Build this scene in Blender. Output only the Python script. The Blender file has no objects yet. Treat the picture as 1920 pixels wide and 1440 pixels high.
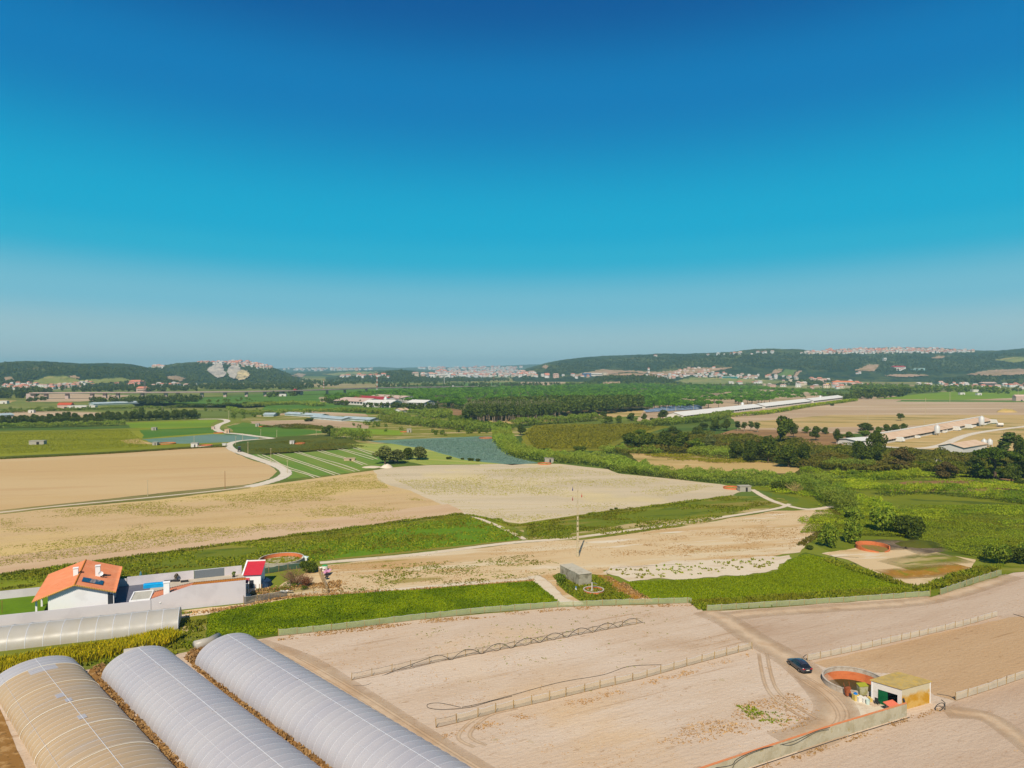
import bpy, math, random
import numpy as np
from mathutils import Vector, Matrix
from mathutils.geometry import tessellate_polygon
R = random.Random(7)
NR = np.random.default_rng(11)
PI = math.pi
SC = bpy.context.scene
COL = SC.collection
# ---------------------------------------------------------------- camera
CH = 52.0                      # height of the drone above the plain
F = 1331.0                     # focal length in photo pixels (1920 wide)
PITCH = math.atan(30.0 / F)
cd = bpy.data.cameras.new('camera'); cam = bpy.data.objects.new('camera', cd); COL.objects.link(cam)
cd.sensor_width = 36; cd.sensor_fit = 'HORIZONTAL'; cd.lens = 36 * F / 1920
cd.clip_start = 1; cd.clip_end = 60000
cam.location = (0, 0, CH); cam.rotation_euler = (PI / 2 - PITCH, 0, 0)
SC.camera = cam
# ---------------------------------------------------------------- light
SUN_EL = math.radians(46); SUN_AZ = math.radians(191)      # compass bearing of the sun, +Y is north
w = bpy.data.worlds.new('World'); SC.world = w; w.use_nodes = True
nt = w.node_tree; nt.nodes.clear()
def srgb(c): return tuple(((v / 255) / 12.92 if v / 255 <= .04045 else ((v / 255 + .055) / 1.055) ** 2.4) for v in c)
out = nt.nodes.new('ShaderNodeOutputWorld'); bg = nt.nodes.new('ShaderNodeBackground')
bg.inputs['Strength'].default_value = 0.1
sky = nt.nodes.new('ShaderNodeTexSky'); sky.sky_type = 'NISHITA'; sky.sun_disc = False
sky.sun_elevation = SUN_EL; sky.sun_rotation = SUN_AZ; sky.altitude = 50; sky.air_density = 1.0; sky.dust_density = .6; sky.ozone_density = 3
tc = nt.nodes.new('ShaderNodeTexCoord'); sx = nt.nodes.new('ShaderNodeSeparateXYZ')
rp = nt.nodes.new('ShaderNodeValToRGB'); rp.color_ramp.interpolation = 'EASE'
nt.links.new(tc.outputs['Generated'], sx.inputs[0]); hx = nt.nodes.new('ShaderNodeMath'); hx.operation = 'MULTIPLY'; nt.links.new(sx.outputs['X'], hx.inputs[0]); nt.links.new(sx.outputs['X'], hx.inputs[1])
hy = nt.nodes.new('ShaderNodeMath'); hy.operation = 'MULTIPLY_ADD'; hy.inputs[1].default_value = -.035; nt.links.new(hx.outputs[0], hy.inputs[0]); nt.links.new(sx.outputs['Z'], hy.inputs[2]); nt.links.new(hy.outputs[0], rp.inputs[0])
SKY = [(0.0, (172, 195, 202)), (.03, (162, 197, 206)), (.085, (116, 188, 210)), (.150, (30, 174, 209)), (.185, (0, 168, 208)), (.35, (0, 122, 184)), (.46, (0, 88, 155)), (.8, (0, 70, 130))]
els = rp.color_ramp.elements
while len(els) < len(SKY): els.new(.5)
for e, (p, c) in zip(els, SKY):
    e.position = p; l = srgb(c); e.color = (l[0] * 8.4, l[1] * 8.4, l[2] * 8.4, 1)
mx = nt.nodes.new('ShaderNodeMix'); mx.data_type = 'RGBA'; mx.inputs[0].default_value = .985
nt.links.new(sky.outputs[0], mx.inputs[6]); nt.links.new(rp.outputs[0], mx.inputs[7])
nt.links.new(mx.outputs[2], bg.inputs['Color']); nt.links.new(bg.outputs[0], out.inputs['Surface'])
sd = bpy.data.lights.new('sun', 'SUN'); sun = bpy.data.objects.new('sun', sd); COL.objects.link(sun)
sd.energy = 4.9; sd.angle = math.radians(.53); sd.color = (1.0, .91, .77)
sv = Vector((math.sin(SUN_AZ) * math.cos(SUN_EL), math.cos(SUN_AZ) * math.cos(SUN_EL), math.sin(SUN_EL)))
sun.rotation_euler = sv.to_track_quat('Z', 'Y').to_euler()
vs = SC.view_settings; vs.view_transform = 'Standard'; vs.look = 'None'; vs.exposure = .25; vs.gamma = 1; vs.use_curve_mapping = False
SC.cycles.use_denoising = True
SC.cycles.max_bounces = 6; SC.cycles.diffuse_bounces = 2; SC.cycles.glossy_bounces = 2; SC.cycles.transparent_max_bounces = 12; SC.cycles.transmission_bounces = 3; SC.cycles.volume_bounces = 0
# ---------------------------------------------------------------- picture <-> ground
cP, sP = math.cos(PITCH), math.sin(PITCH)
def ray(px, py):
    a, b = (px - 960) / F, (720 - py) / F
    return Vector((a, cP + b * sP, -sP + b * cP))
def G(px, py, z=0.0):
    d = ray(px, py); t = (z - CH) / d.z
    return Vector((d.x * t, d.y * t, z))
def AT(px, D, z=0.0): return Vector(((px - 960) / F * D, D, z))
# ---------------------------------------------------------------- noise
_lat = NR.random((256, 256))
def vn(x, y):
    x = np.asarray(x, float); y = np.asarray(y, float)
    xi = np.floor(x).astype(int); yi = np.floor(y).astype(int); fx = x - xi; fy = y - yi
    fx = fx * fx * (3 - 2 * fx); fy = fy * fy * (3 - 2 * fy)
    a = _lat[xi & 255, yi & 255]; b = _lat[(xi + 1) & 255, yi & 255]; c = _lat[xi & 255, (yi + 1) & 255]; d = _lat[(xi + 1) & 255, (yi + 1) & 255]
    return (a * (1 - fx) + b * fx) * (1 - fy) + (c * (1 - fx) + d * fx) * fy
def fbm(x, y, o=4):
    s = 0; a = .5; k = 1.0
    for i in range(o):
        s = s + a * vn(x * k + 17.3 * i, y * k + 9.1 * i); a *= .5; k *= 2.03
    return s / (1 - .5 ** o)
# ---------------------------------------------------------------- tags
def tag(o, label=None, cat=None, group=None, kind=None):
    if label: o['label'] = label
    if cat: o['category'] = cat
    if group: o['group'] = group
    if kind: o['kind'] = kind
    return o
def thing(name, label, cat, loc=(0, 0, 0), rz=0, group=None):
    o = bpy.data.objects.new(name, None); COL.objects.link(o); o.empty_display_size = .5
    o.location = loc; o.rotation_euler = (0, 0, rz)
    return tag(o, label, cat, group)
def mesh_np(name, V, Fc, mats, parent=None, nper=None, midx=None, smooth=False):
    """V (n,3), Fc (m,k) faces all of the same corner count"""
    me = bpy.data.meshes.new(name); V = np.asarray(V, np.float32); Fc = np.asarray(Fc, np.int32); k = Fc.shape[1]
    me.vertices.add(len(V)); me.vertices.foreach_set('co', V.ravel())
    me.loops.add(Fc.size); me.loops.foreach_set('vertex_index', Fc.ravel())
    me.polygons.add(len(Fc)); me.polygons.foreach_set('loop_start', np.arange(0, Fc.size, k, dtype=np.int32))
    if midx is not None: me.polygons.foreach_set('material_index', np.asarray(midx, np.int32))
    me.update(calc_edges=True)
    if smooth: me.polygons.foreach_set('use_smooth', np.ones(len(Fc), bool))
    for m in (mats if isinstance(mats, (list, tuple)) else [mats]): me.materials.append(m)
    o = bpy.data.objects.new(name, me); COL.objects.link(o)
    if parent: o.parent = parent
    return o
class MB:
    def __init__(s): s.v = []; s.f = []; s.m = []
    def add(s, vs, fs, mi=0):
        n = len(s.v); s.v += [tuple(v) for v in vs]; s.f += [tuple(i + n for i in f) for f in fs]; s.m += [mi] * len(fs); return s
    def box(s, c, d, rz=0, mi=0):
        x, y, z = d[0] / 2, d[1] / 2, d[2] / 2; M_ = Matrix.Rotation(rz, 3, 'Z')
        vs = [Vector(c) + M_ @ Vector((a * x, b * y, e * z)) for e in (-1, 1) for a, b in ((-1, -1), (1, -1), (1, 1), (-1, 1))]
        return s.add(vs, [(3, 2, 1, 0), (4, 5, 6, 7), (0, 1, 5, 4), (1, 2, 6, 5), (2, 3, 7, 6), (3, 0, 4, 7)], mi)
    def hexa(s, b4, t4, mi=0): return s.add(list(b4) + list(t4), [(3, 2, 1, 0), (4, 5, 6, 7), (0, 1, 5, 4), (1, 2, 6, 5), (2, 3, 7, 6), (3, 0, 4, 7)], mi)
    def prism(s, poly, z0, z1, mi=0):
        n = len(poly); vs = [(p[0], p[1], z0) for p in poly] + [(p[0], p[1], z1) for p in poly]
        return s.add(vs, [tuple(range(n))[::-1], tuple(range(n, 2 * n))] + [(i, (i + 1) % n, (i + 1) % n + n, i + n) for i in range(n)], mi)
    def tube(s, pts, r, n=6, mi=0, cap=True):
        pts = [Vector(p) for p in pts]; rs = r if isinstance(r, (list, tuple)) else [r] * len(pts); vs = []; u = None
        for i, p in enumerate(pts):
            t = (pts[min(i + 1, len(pts) - 1)] - pts[max(i - 1, 0)]).normalized()
            if u is None: u = t.orthogonal().normalized()
            u = (u - t * u.dot(t)).normalized() if (u - t * u.dot(t)).length > 1e-6 else t.orthogonal().normalized()
            v = t.cross(u)
            for k in range(n): a = 2 * PI * k / n; vs.append(p + (u * math.cos(a) + v * math.sin(a)) * rs[i])
        fs = [(i * n + k, i * n + (k + 1) % n, (i + 1) * n + (k + 1) % n, (i + 1) * n + k) for i in range(len(pts) - 1) for k in range(n)]
        if cap: fs += [tuple(range(n))[::-1], tuple(range((len(pts) - 1) * n, len(pts) * n))]
        return s.add(vs, fs, mi)
    def lathe(s, prof, n=24, c=(0, 0, 0), mi=0, sx=1, sy=1):
        vs = [(c[0] + r * sx * math.cos(2 * PI * k / n), c[1] + r * sy * math.sin(2 * PI * k / n), c[2] + z) for r, z in prof for k in range(n)]
        fs = [(i * n + k, i * n + (k + 1) % n, (i + 1) * n + (k + 1) % n, (i + 1) * n + k) for i in range(len(prof) - 1) for k in range(n)]
        return s.add(vs, fs, mi)
    def build(s, name, mats, parent=None, smooth=False):
        me = bpy.data.meshes.new(name); me.from_pydata(s.v, [], s.f)
        for m in (mats if isinstance(mats, (list, tuple)) else [mats]): me.materials.append(m)
        me.polygons.foreach_set('material_index', s.m)
        if smooth: me.polygons.foreach_set('use_smooth', [True] * len(s.f))
        me.update()
        o = bpy.data.objects.new(name, me); COL.objects.link(o)
        if parent: o.parent = parent
        return o
def copy_tree(o, parent=None):
    c = o.copy(); COL.objects.link(c)
    if parent: c.parent = parent
    for ch in KIDS.get(o.name, ()): copy_tree(ch, c)
    return c
KIDS = {}
def reg(root):
    for ch in [o for o in bpy.data.objects if o.parent is root]:
        KIDS.setdefault(root.name, []).append(ch); reg(ch)
# ---------------------------------------------------------------- materials
def A(r, g, b, k=1.0):
    if g > r * .92 and b < .75 * g and b < r: r, b = min(r * 1.06, 255), b * .8     # leaf greens of this dry season are warm
    return tuple(v / 1.25 * k for v in srgb((r, g, b)))      # albedo of a surface photographed as (r,g,b) in this sun
def nn(t, ty, **kw):
    n = t.nodes.new(ty)
    for k, v in kw.items(): setattr(n, k, v)
    return n
def noise_fac(t, scale, lo, hi, rot=0, st=(1, 1), detail=4, typ='noise', rough=.6):
    g = nn(t, 'ShaderNodeNewGeometry'); mp = nn(t, 'ShaderNodeMapping')
    mp.vector_type = 'TEXTURE'; mp.inputs['Rotation'].default_value = (0, 0, math.radians(rot)); mp.inputs['Scale'].default_value = (st[0] / scale, st[1] / scale, 1 / scale)
    t.links.new(g.outputs['Position'], mp.inputs['Vector'])
    if typ == 'noise':
        n = nn(t, 'ShaderNodeTexNoise'); n.inputs['Scale'].default_value = 1; n.inputs['Detail'].default_value = detail; n.inputs['Roughness'].default_value = rough; o = n.outputs[0]
    elif typ == 'wave':
        n = nn(t, 'ShaderNodeTexWave'); n.bands_direction = 'Y'; n.inputs['Scale'].default_value = 1; n.inputs['Distortion'].default_value = .6; n.inputs['Detail'].default_value = 1; o = n.outputs['Fac']
    elif typ == 'wavex':
        n = nn(t, 'ShaderNodeTexWave'); n.bands_direction = 'X'; n.inputs['Scale'].default_value = 1; n.inputs['Distortion'].default_value = .1; o = n.outputs['Fac']
    t.links.new(mp.outputs[0], n.inputs['Vector'])
    mr = nn(t, 'ShaderNodeMapRange', interpolation_type='SMOOTHSTEP'); mr.inputs['From Min'].default_value = lo; mr.inputs['From Max'].default_value = hi
    t.links.new(o, mr.inputs['Value']); return mr.outputs[0]
def mixc(t, fac, a, b, blend='MIX'):
    m = nn(t, 'ShaderNodeMix', data_type='RGBA', blend_type=blend)
    for s, v in ((m.inputs[0], fac), (m.inputs[6], a), (m.inputs[7], b)):
        if hasattr(v, 'links') or hasattr(v, 'is_linked'): t.links.new(v, s)
        elif isinstance(v, tuple): s.default_value = (*v[:3], 1)
        else: s.default_value = v
    return m.outputs[2]
def mul(t, a, k):
    m = nn(t, 'ShaderNodeMath', operation='MULTIPLY'); t.links.new(a, m.inputs[0]); m.inputs[1].default_value = k; return m.outputs[0]
def M(name, base, layers=(), rough=.92, bump=None, spec=.15, metal=0, alpha=None, coat=0):
    m = bpy.data.materials.new(name); m.use_nodes = True; t = m.node_tree; b = t.nodes['Principled BSDF']
    c = base
    for L in layers:
        col, scale, lo, hi, amt = L[:5]; kw = L[5] if len(L) > 5 else {}
        f = mul(t, noise_fac(t, scale, lo, hi, **kw), amt); c = mixc(t, f, c, col)
    if isinstance(c, tuple): b.inputs['Base Color'].default_value = (*c[:3], 1)
    else: t.links.new(c, b.inputs['Base Color'])
    b.inputs['Roughness'].default_value = rough; b.inputs['Specular IOR Level'].default_value = spec; b.inputs['Metallic'].default_value = metal
    if coat: b.inputs['Coat Weight'].default_value = coat
    if alpha is not None: b.inputs['Alpha'].default_value = alpha
    if bump:
        sc, st, dist, kw = bump
        bn = nn(t, 'ShaderNodeBump'); bn.inputs['Strength'].default_value = st; bn.inputs['Distance'].default_value = dist
        t.links.new(noise_fac(t, sc, 0, 1, **kw), bn.inputs['Height']); t.links.new(bn.outputs[0], b.inputs['Normal'])
    return m
def LEAF(name, c1, c2, c3=None, rough=.75, lf=.05):
    """foliage: every leaf clump its own shade between c1 and c2, drifting slowly towards c3"""
    m = bpy.data.materials.new(name); m.use_nodes = True; t = m.node_tree; b = t.nodes['Principled BSDF']
    g = nn(t, 'ShaderNodeNewGeometry'); oi = nn(t, 'ShaderNodeObjectInfo')
    c = mixc(t, g.outputs['Random Per Island'], c1, c2)
    if c3: c = mixc(t, mul(t, noise_fac(t, lf, .4, .65), .8), c, c3)
    mm = nn(t, 'ShaderNodeMapRange'); mm.inputs['To Min'].default_value = .78; mm.inputs['To Max'].default_value = 1.1
    t.links.new(oi.outputs['Random'], mm.inputs[0])
    vm = nn(t, 'ShaderNodeVectorMath', operation='SCALE'); t.links.new(c, vm.inputs[0]); t.links.new(mm.outputs[0], vm.inputs['Scale'])
    t.links.new(vm.outputs[0], b.inputs['Base Color']); b.inputs['Roughness'].default_value = rough; b.inputs['Specular IOR Level'].default_value = .12
    tr = nn(t, 'ShaderNodeBsdfTranslucent'); t.links.new(vm.outputs[0], tr.inputs['Color'])
    ms = nn(t, 'ShaderNodeMixShader'); ms.inputs[0].default_value = .22
    t.links.new(b.outputs[0], ms.inputs[1]); t.links.new(tr.outputs[0], ms.inputs[2]); t.links.new(ms.outputs[0], t.nodes['Material Output'].inputs['Surface'])
    return m
ROWS = 26.6
# ================================================================ sheets of land
MT = {}
ROT = dict(rot=ROWS, st=(9, 1))
def SOIL(name, base, lite, dark, brown, warm=None, k=1.0, weeds=None):
    L = [(lite, .05, .46, .62, .55 * k, dict(rot=ROWS, st=(3, 1), detail=8)), (dark, .11, .50, .68, .5 * k, dict(rot=ROWS, st=(5, 1), detail=8)),
         (lite, .32, .5, .70, .22 * k, dict(rot=ROWS, st=(7, .8), detail=7)), (dark, .35, .52, .70, .28 * k, dict(rot=ROWS + 1.5, st=(9, .7), detail=8)),
         (brown, .9, .60, .70, .5, dict(rot=ROWS, st=(2.5, 1), detail=6)), (brown, .03, .58, .70, .35, dict(rot=ROWS, st=(2, 1), detail=8)), (brown, 3.2, .62, .72, .6, dict(detail=3)), (lite, 2.0, .56, .72, .4, dict(detail=3)), (dark, 5.0, .52, .66, .5, dict(detail=2)), (brown, .22, .62, .68, .5, dict(rot=ROWS, st=(14, .35), detail=7))]
    if warm: L.insert(0, (warm, .014, .50, .64, .8, dict(detail=5)))
    if weeds: L.append((weeds, .16, .66, .74, .5, dict(detail=8)))
    return M(name, base, L, bump=(1.6, .5, .2, dict(rot=ROWS, st=(2.2, .9), detail=8)))
MT['sand_near'] = SOIL('pale sandy soil', A(208, 184, 158), A(222, 204, 184), A(196, 166, 134), A(160, 120, 76), A(218, 184, 140), weeds=A(140, 130, 60))
MT['sand_brown'] = SOIL('tilled brown soil', A(194, 160, 120), A(208, 178, 142), A(178, 142, 104), A(150, 112, 74))
MT['sand_grey'] = SOIL('grey pink soil', A(196, 170, 144), A(210, 188, 164), A(180, 150, 122), A(160, 122, 88))
MT['track'] = M('packed track soil', A(206, 178, 146), [(A(214, 188, 156), .5, .45, .62, .7, dict(detail=7)), (A(184, 148, 110), 1.4, .56, .7, .5, dict(detail=7)), (A(190, 154, 116), .12, .45, .6, .6, dict(detail=7))], bump=(2, .4, .1, {}))
MT['pale_sand'] = M('trampled pale sand', A(222, 206, 180), [(A(204, 180, 148), .3, .45, .62, .8, dict(detail=8)), (A(176, 142, 100), 1.2, .62, .72, .5, dict(detail=5))], bump=(2, .4, .1, {}))
MT['white_road'] = M('white gravel road', A(222, 208, 186), [(A(200, 180, 150), .2, .5, .7, .6, {})])
MT['white_sand'] = M('white sand', A(222, 204, 176), [(A(200, 172, 134), .25, .5, .66, .5, dict(rot=10, st=(3, 1))), (A(206, 178, 140), 1.2, .55, .7, .5, {}), (A(130, 140, 40), .5, .64, .7, .5, {})])
MT['stubble_l'] = M('stubble tan', A(206, 174, 126), [(A(216, 186, 120), .02, .4, .6, .8, dict(rot=18, st=(4, 1))), (A(192, 158, 108), .12, .5, .66, .6, dict(rot=18, st=(6, 1))), (A(160, 140, 50), .9, .62, .68, .55, dict(detail=2)), (A(214, 192, 150), .5, .6, .75, .5, dict(rot=18, st=(20, .7)))])
MT['stubble_r'] = M('stubble pale', A(212, 192, 158), [(A(192, 174, 142), .05, .45, .62, .6, dict(rot=5, st=(8, 1))), (A(222, 200, 140), .02, .52, .66, .5, {}), (A(140, 140, 60), .9, .64, .70, .5, dict(detail=2)), (A(200, 178, 132), .3, .5, .66, .5, dict(rot=5, st=(10, .8)))])
MT['border'] = M('bare field border', A(210, 178, 140), [(A(196, 160, 118), .1, .45, .62, .5, dict(rot=18, st=(8, 1)))])
MT['plow'] = M('smooth tan plough land', A(204, 170, 118), [(A(210, 180, 132), .02, .4, .6, .7, dict(rot=12, st=(6, 1))), (A(194, 154, 104), .08, .5, .7, .5, dict(rot=12, st=(9, 1))), (A(180, 138, 88), .35, .62, .72, .35, dict(rot=12, st=(14, .6)))])
MT['grass_strip'] = M('weedy grass strip', A(104, 120, 26), [(A(150, 132, 60), .07, .48, .58, .75, dict(rot=17, st=(5, 1), detail=6)), (A(74, 96, 18), .2, .52, .64, .7, dict(rot=17, st=(3, 1))), (A(128, 146, 20), .035, .54, .66, .7, dict(rot=17, st=(4, 1))), (A(180, 150, 100), .6, .64, .72, .5, {})])
MT['mix_weed'] = M('patchy weeds on sand', A(120, 126, 40), [(A(196, 170, 120), .09, .48, .6, .9, dict(rot=14, st=(5, 1), detail=7)), (A(84, 108, 24), .25, .52, .62, .7, dict(rot=14, st=(3, 1), detail=5))])
MT['dry'] = M('dry sandy ground', A(214, 186, 142), [(A(192, 150, 92), .05, .48, .62, .75, dict(rot=14, st=(5, 1), detail=7)), (A(220, 200, 164), .11, .52, .62, .8, dict(rot=14, st=(6, 1), detail=6)), (A(134, 130, 54), .09, .58, .66, .65, dict(rot=14, st=(4, 1), detail=8)), (A(232, 220, 198), .16, .58, .68, .7, dict(rot=14, st=(5, 1), detail=7)), (A(180, 136, 84), .8, .62, .74, .4, dict(rot=14, st=(3, 1)))], bump=(1, .4, .2, dict(rot=14, st=(3, 1))))
MT['marsh'] = M('rank green meadow', A(104, 120, 22), [(A(170, 156, 84), .045, .56, .66, .75, dict(rot=-5, st=(3, 1), detail=8)), (A(116, 126, 28), .03, .44, .6, .8, dict(rot=0, st=(2.5, 1), detail=6)), (A(58, 80, 14), .1, .5, .62, .7, dict(rot=-20, st=(3, 1), detail=6)), (A(134, 128, 60), .2, .60, .7, .4, {})])
MT['dark_scrub'] = M('dark scrub ground', A(74, 84, 18), [(A(96, 88, 34), .03, .46, .6, .8, dict(detail=6)), (A(50, 62, 14), .1, .5, .62, .8, dict(detail=6))])
MT['bright'] = M('bright green crop', A(122, 152, 26), [(A(100, 134, 22), .02, .4, .62, .8, dict(rot=5, st=(6, 1))), (A(130, 168, 36), .1, .55, .7, .4, dict(rot=5, st=(9, 1)))])
MT['green2'] = M('deep green crop', A(76, 118, 30), [(A(96, 128, 34), .02, .4, .62, .8, dict(rot=5, st=(6, 1)))])
MT['olive'] = M('olive green crop', A(124, 134, 12), [(A(140, 148, 16), .012, .4, .6, .8, dict(rot=3, st=(5, 1))), (A(100, 108, 16), .05, .5, .66, .6, dict(rot=3, st=(7, 1), detail=6)), (A(98, 104, 24), .5, .5, .7, .4, {})])
MT['olive_dk'] = M('dark olive slope', A(82, 94, 26), [(A(98, 106, 26), .02, .45, .6, .8, {}), (A(66, 80, 22), .1, .5, .66, .7, {})])
MT['vine'] = M('yellow green crop', A(116, 120, 26), [(A(132, 132, 30), .015, .4, .6, .8, {}), (A(90, 104, 22), .25, .5, .62, .7, dict(rot=8, st=(2, 1), detail=5))])
MT['cabbage'] = M('blue grey cabbage', A(112, 138, 124), [(A(100, 132, 104), .03, .4, .62, .8, dict(rot=-30, st=(6, 1))), (A(112, 140, 124), .2, .5, .7, .6, dict(rot=-30, st=(8, .6))), (A(110, 128, 90), .6, .6, .7, .3, {})])
MT['pale_green'] = M('pale green rows', A(138, 160, 84), [(A(170, 174, 112), .12, .45, .6, .7, dict(rot=-30, st=(12, .6)))])
MT['rowed'] = M('young crop in rows', A(98, 136, 54), [(A(126, 146, 74), .05, .45, .62, .7, dict(rot=-58, st=(8, 1))), (A(160, 158, 96), .3, .55, .68, .5, dict(rot=-58, st=(20, .5)))])
MT['tan_far'] = M('distant bare soil', A(196, 166, 130), [(A(176, 146, 112), .01, .45, .6, .7, dict(rot=2, st=(6, 1))), (A(212, 188, 154), .03, .5, .64, .7, dict(rot=2, st=(8, 1))), (A(150, 146, 76), .012, .58, .66, .5, dict(rot=2, st=(8, 1)))])
MT['tan_gold'] = M('dry gold grass', A(196, 164, 104), [(A(140, 128, 56), .03, .48, .6, .8, dict(rot=-8, st=(5, 1), detail=6)), (A(216, 188, 136), .08, .55, .66, .6, dict(rot=-8, st=(4, 1)))])
MT['mix_far'] = M('distant mixed ground', A(104, 122, 52), [(A(130, 136, 72), .01, .45, .58, .8, dict(rot=3, st=(5, 1), detail=8)), (A(176, 152, 112), .014, .60, .68, .8, dict(rot=3, st=(6, 1), detail=8)), (A(60, 84, 32), .03, .54, .62, .8, dict(rot=3, st=(3, 1), detail=8))])
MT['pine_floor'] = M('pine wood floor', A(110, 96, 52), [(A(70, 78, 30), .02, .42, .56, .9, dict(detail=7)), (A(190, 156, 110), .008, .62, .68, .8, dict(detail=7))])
MT['mulch'] = M('dark mulch', A(124, 106, 84), [(A(90, 78, 62), .3, .45, .6, .8, dict(detail=7)), (A(170, 150, 120), .5, .58, .68, .7, dict(detail=6))])
MT['brown'] = M('red brown soil', A(146, 110, 70), [(A(166, 126, 80), .05, .45, .62, .8, dict(rot=5, st=(7, 1))), (A(116, 96, 48), .2, .55, .68, .6, {})])
MT['lawn'] = M('mown lawn', A(96, 134, 14), [(A(84, 120, 12), .3, .4, .62, .6, {})])
MT['paving'] = M('pale concrete paving', A(204, 190, 168), [(A(186, 172, 150), .5, .45, .65, .6, {})], rough=.8)
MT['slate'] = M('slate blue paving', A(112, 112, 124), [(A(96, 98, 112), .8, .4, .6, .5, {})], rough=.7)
MT['crop_soil'] = M('crop ground', A(84, 104, 16), [(A(96, 90, 40), .5, .55, .7, .5, {})])
MT['dryweed'] = M('dead grass ground', A(150, 108, 54), [(A(186, 146, 92), .5, .48, .62, .8, {}), (A(110, 80, 40), 1.2, .55, .66, .6, {})])
MT['orange_weed'] = M('rusty dry weeds', A(168, 120, 40), [(A(120, 128, 24), .2, .5, .6, .8, dict(detail=6)), (A(200, 160, 90), .6, .55, .66, .6, {})])
# base ground : a patchwork of plots far off, rough grass
gm = bpy.data.materials.new('countryside'); gm.use_nodes = True; t = gm.node_tree; pb = t.nodes['Principled BSDF']
geo = nn(t, 'ShaderNodeNewGeometry'); mp = nn(t, 'ShaderNodeMapping'); mp.inputs['Scale'].default_value = (1 / 420, 1 / 150, 1); mp.inputs['Rotation'].default_value = (0, 0, .12)
t.links.new(geo.outputs['Position'], mp.inputs[0]); vo = nn(t, 'ShaderNodeTexVoronoi', voronoi_dimensions='2D', distance='MANHATTAN'); vo.inputs['Scale'].default_value = 1; vo.inputs['Randomness'].default_value = .8
t.links.new(mp.outputs[0], vo.inputs['Vector']); sp = nn(t, 'ShaderNodeSeparateColor'); t.links.new(vo.outputs['Color'], sp.inputs[0])
cr = nn(t, 'ShaderNodeValToRGB'); cr.color_ramp.interpolation = 'CONSTANT'
cols = [A(88, 112, 40), A(120, 134, 52), A(176, 152, 104), A(76, 104, 44), A(104, 124, 44), A(152, 146, 84), A(66, 92, 40), A(190, 168, 128), A(96, 120, 60)]
while len(cr.color_ramp.elements) < len(cols): cr.color_ramp.elements.new(.5)
for i, (e, c) in enumerate(zip(cr.color_ramp.elements, cols)): e.position = i / len(cols); e.color = (*c, 1)
t.links.new(sp.outputs[0], cr.inputs[0])
c = mixc(t, mul(t, noise_fac(t, .012, .42, .6, rot=4, st=(6, 1), detail=7), .6), cr.outputs[0], A(74, 96, 36))
c = mixc(t, mul(t, noise_fac(t, .05, .5, .66, rot=4, st=(5, 1), detail=6), .5), c, A(120, 122, 60))
t.links.new(c, pb.inputs['Base Color']); pb.inputs['Roughness'].default_value = .95; pb.inputs['Specular IOR Level'].default_value = .1
MT['ground'] = gm

WELL_C = Vector((56.3, 115.6)); WELL_R = 4.9
HOLE = [(WELL_C.x + (WELL_R - .1) * math.cos(2 * PI * k / 48), WELL_C.y + (WELL_R - .1) * math.sin(2 * PI * k / 48)) for k in range(48)]
def inpoly(x, y, P):
    x = np.asarray(x); y = np.asarray(y); c = np.zeros(x.shape, bool); n = len(P)
    for i in range(n):
        x1, y1 = P[i][0], P[i][1]; x2, y2 = P[i - 1][0], P[i - 1][1]
        if y1 != y2: c ^= ((y1 > y) != (y2 > y)) & (x < (x2 - x1) * (y - y1) / (y2 - y1) + x1)
    return c
def sheet(name, P, mat, layer, label, cat='field', jit=.35, world=False, hole=False):
    W = [Vector((p[0], p[1], 0)) for p in P] if world else [G(*p) for p in P]
    pts = []
    for i in range(len(W)):
        a, b = W[i], W[(i + 1) % len(W)]; L = (b - a).length; D = max(100, min(a.y, b.y)); st = max(1.2, D / 110, L / 160)
        n = max(1, int(L / st)); nv = Vector((-(b - a).y, (b - a).x, 0)); nv = nv.normalized() if nv.length > 0 else nv
        for k in range(n):
            p = a.lerp(b, k / n)
            if k and jit:
                s_ = 6 * D / 150
                j = (float(fbm(p.x / s_, p.y / s_, 4)) - .5) * 2 * jit * 2.2 * (D / 150) + R.uniform(-.3, .3) * jit
                j *= min(1, min(k, n - k) / 3); p = p + nv * j
            pts.append(p)
    z = layer * .005
    loops = [[Vector((p.x, p.y, 0)) for p in pts]]
    if hole: loops.append([Vector((x, y, 0)) for x, y in HOLE])
    tri = tessellate_polygon(loops); allv = [v for l in loops for v in l]
    fs = []
    for a, b, c in tri:
        va, vb, vc = allv[a], allv[b], allv[c]
        cr_ = (vb.x - va.x) * (vc.y - va.y) - (vb.y - va.y) * (vc.x - va.x)
        if abs(cr_) > 1e-9: fs.append((a, b, c) if cr_ > 0 else (a, c, b))
    o = mesh_np(name, [(v.x, v.y, z) for v in allv], fs, MT[mat] if isinstance(mat, str) else mat)
    return tag(o, label, cat, kind='structure')
def spline(P, n=10, closed=False):
    out_ = []; m = len(P)
    for i in range(m - 1):
        p0, p1, p2, p3 = P[max(i - 1, 0)], P[i], P[i + 1], P[min(i + 2, m - 1)]
        for k in range(n):
            t_ = k / n; t2, t3 = t_ * t_, t_ ** 3
            out_.append(p1 * (-1.5 * -1) * 0 + .5 * ((2 * p1) + (p2 - p0) * t_ + (2 * p0 - 5 * p1 + 4 * p2 - p3) * t2 + (3 * p1 - p0 - 3 * p2 + p3) * t3))
    out_.append(P[-1]); return out_
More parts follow.
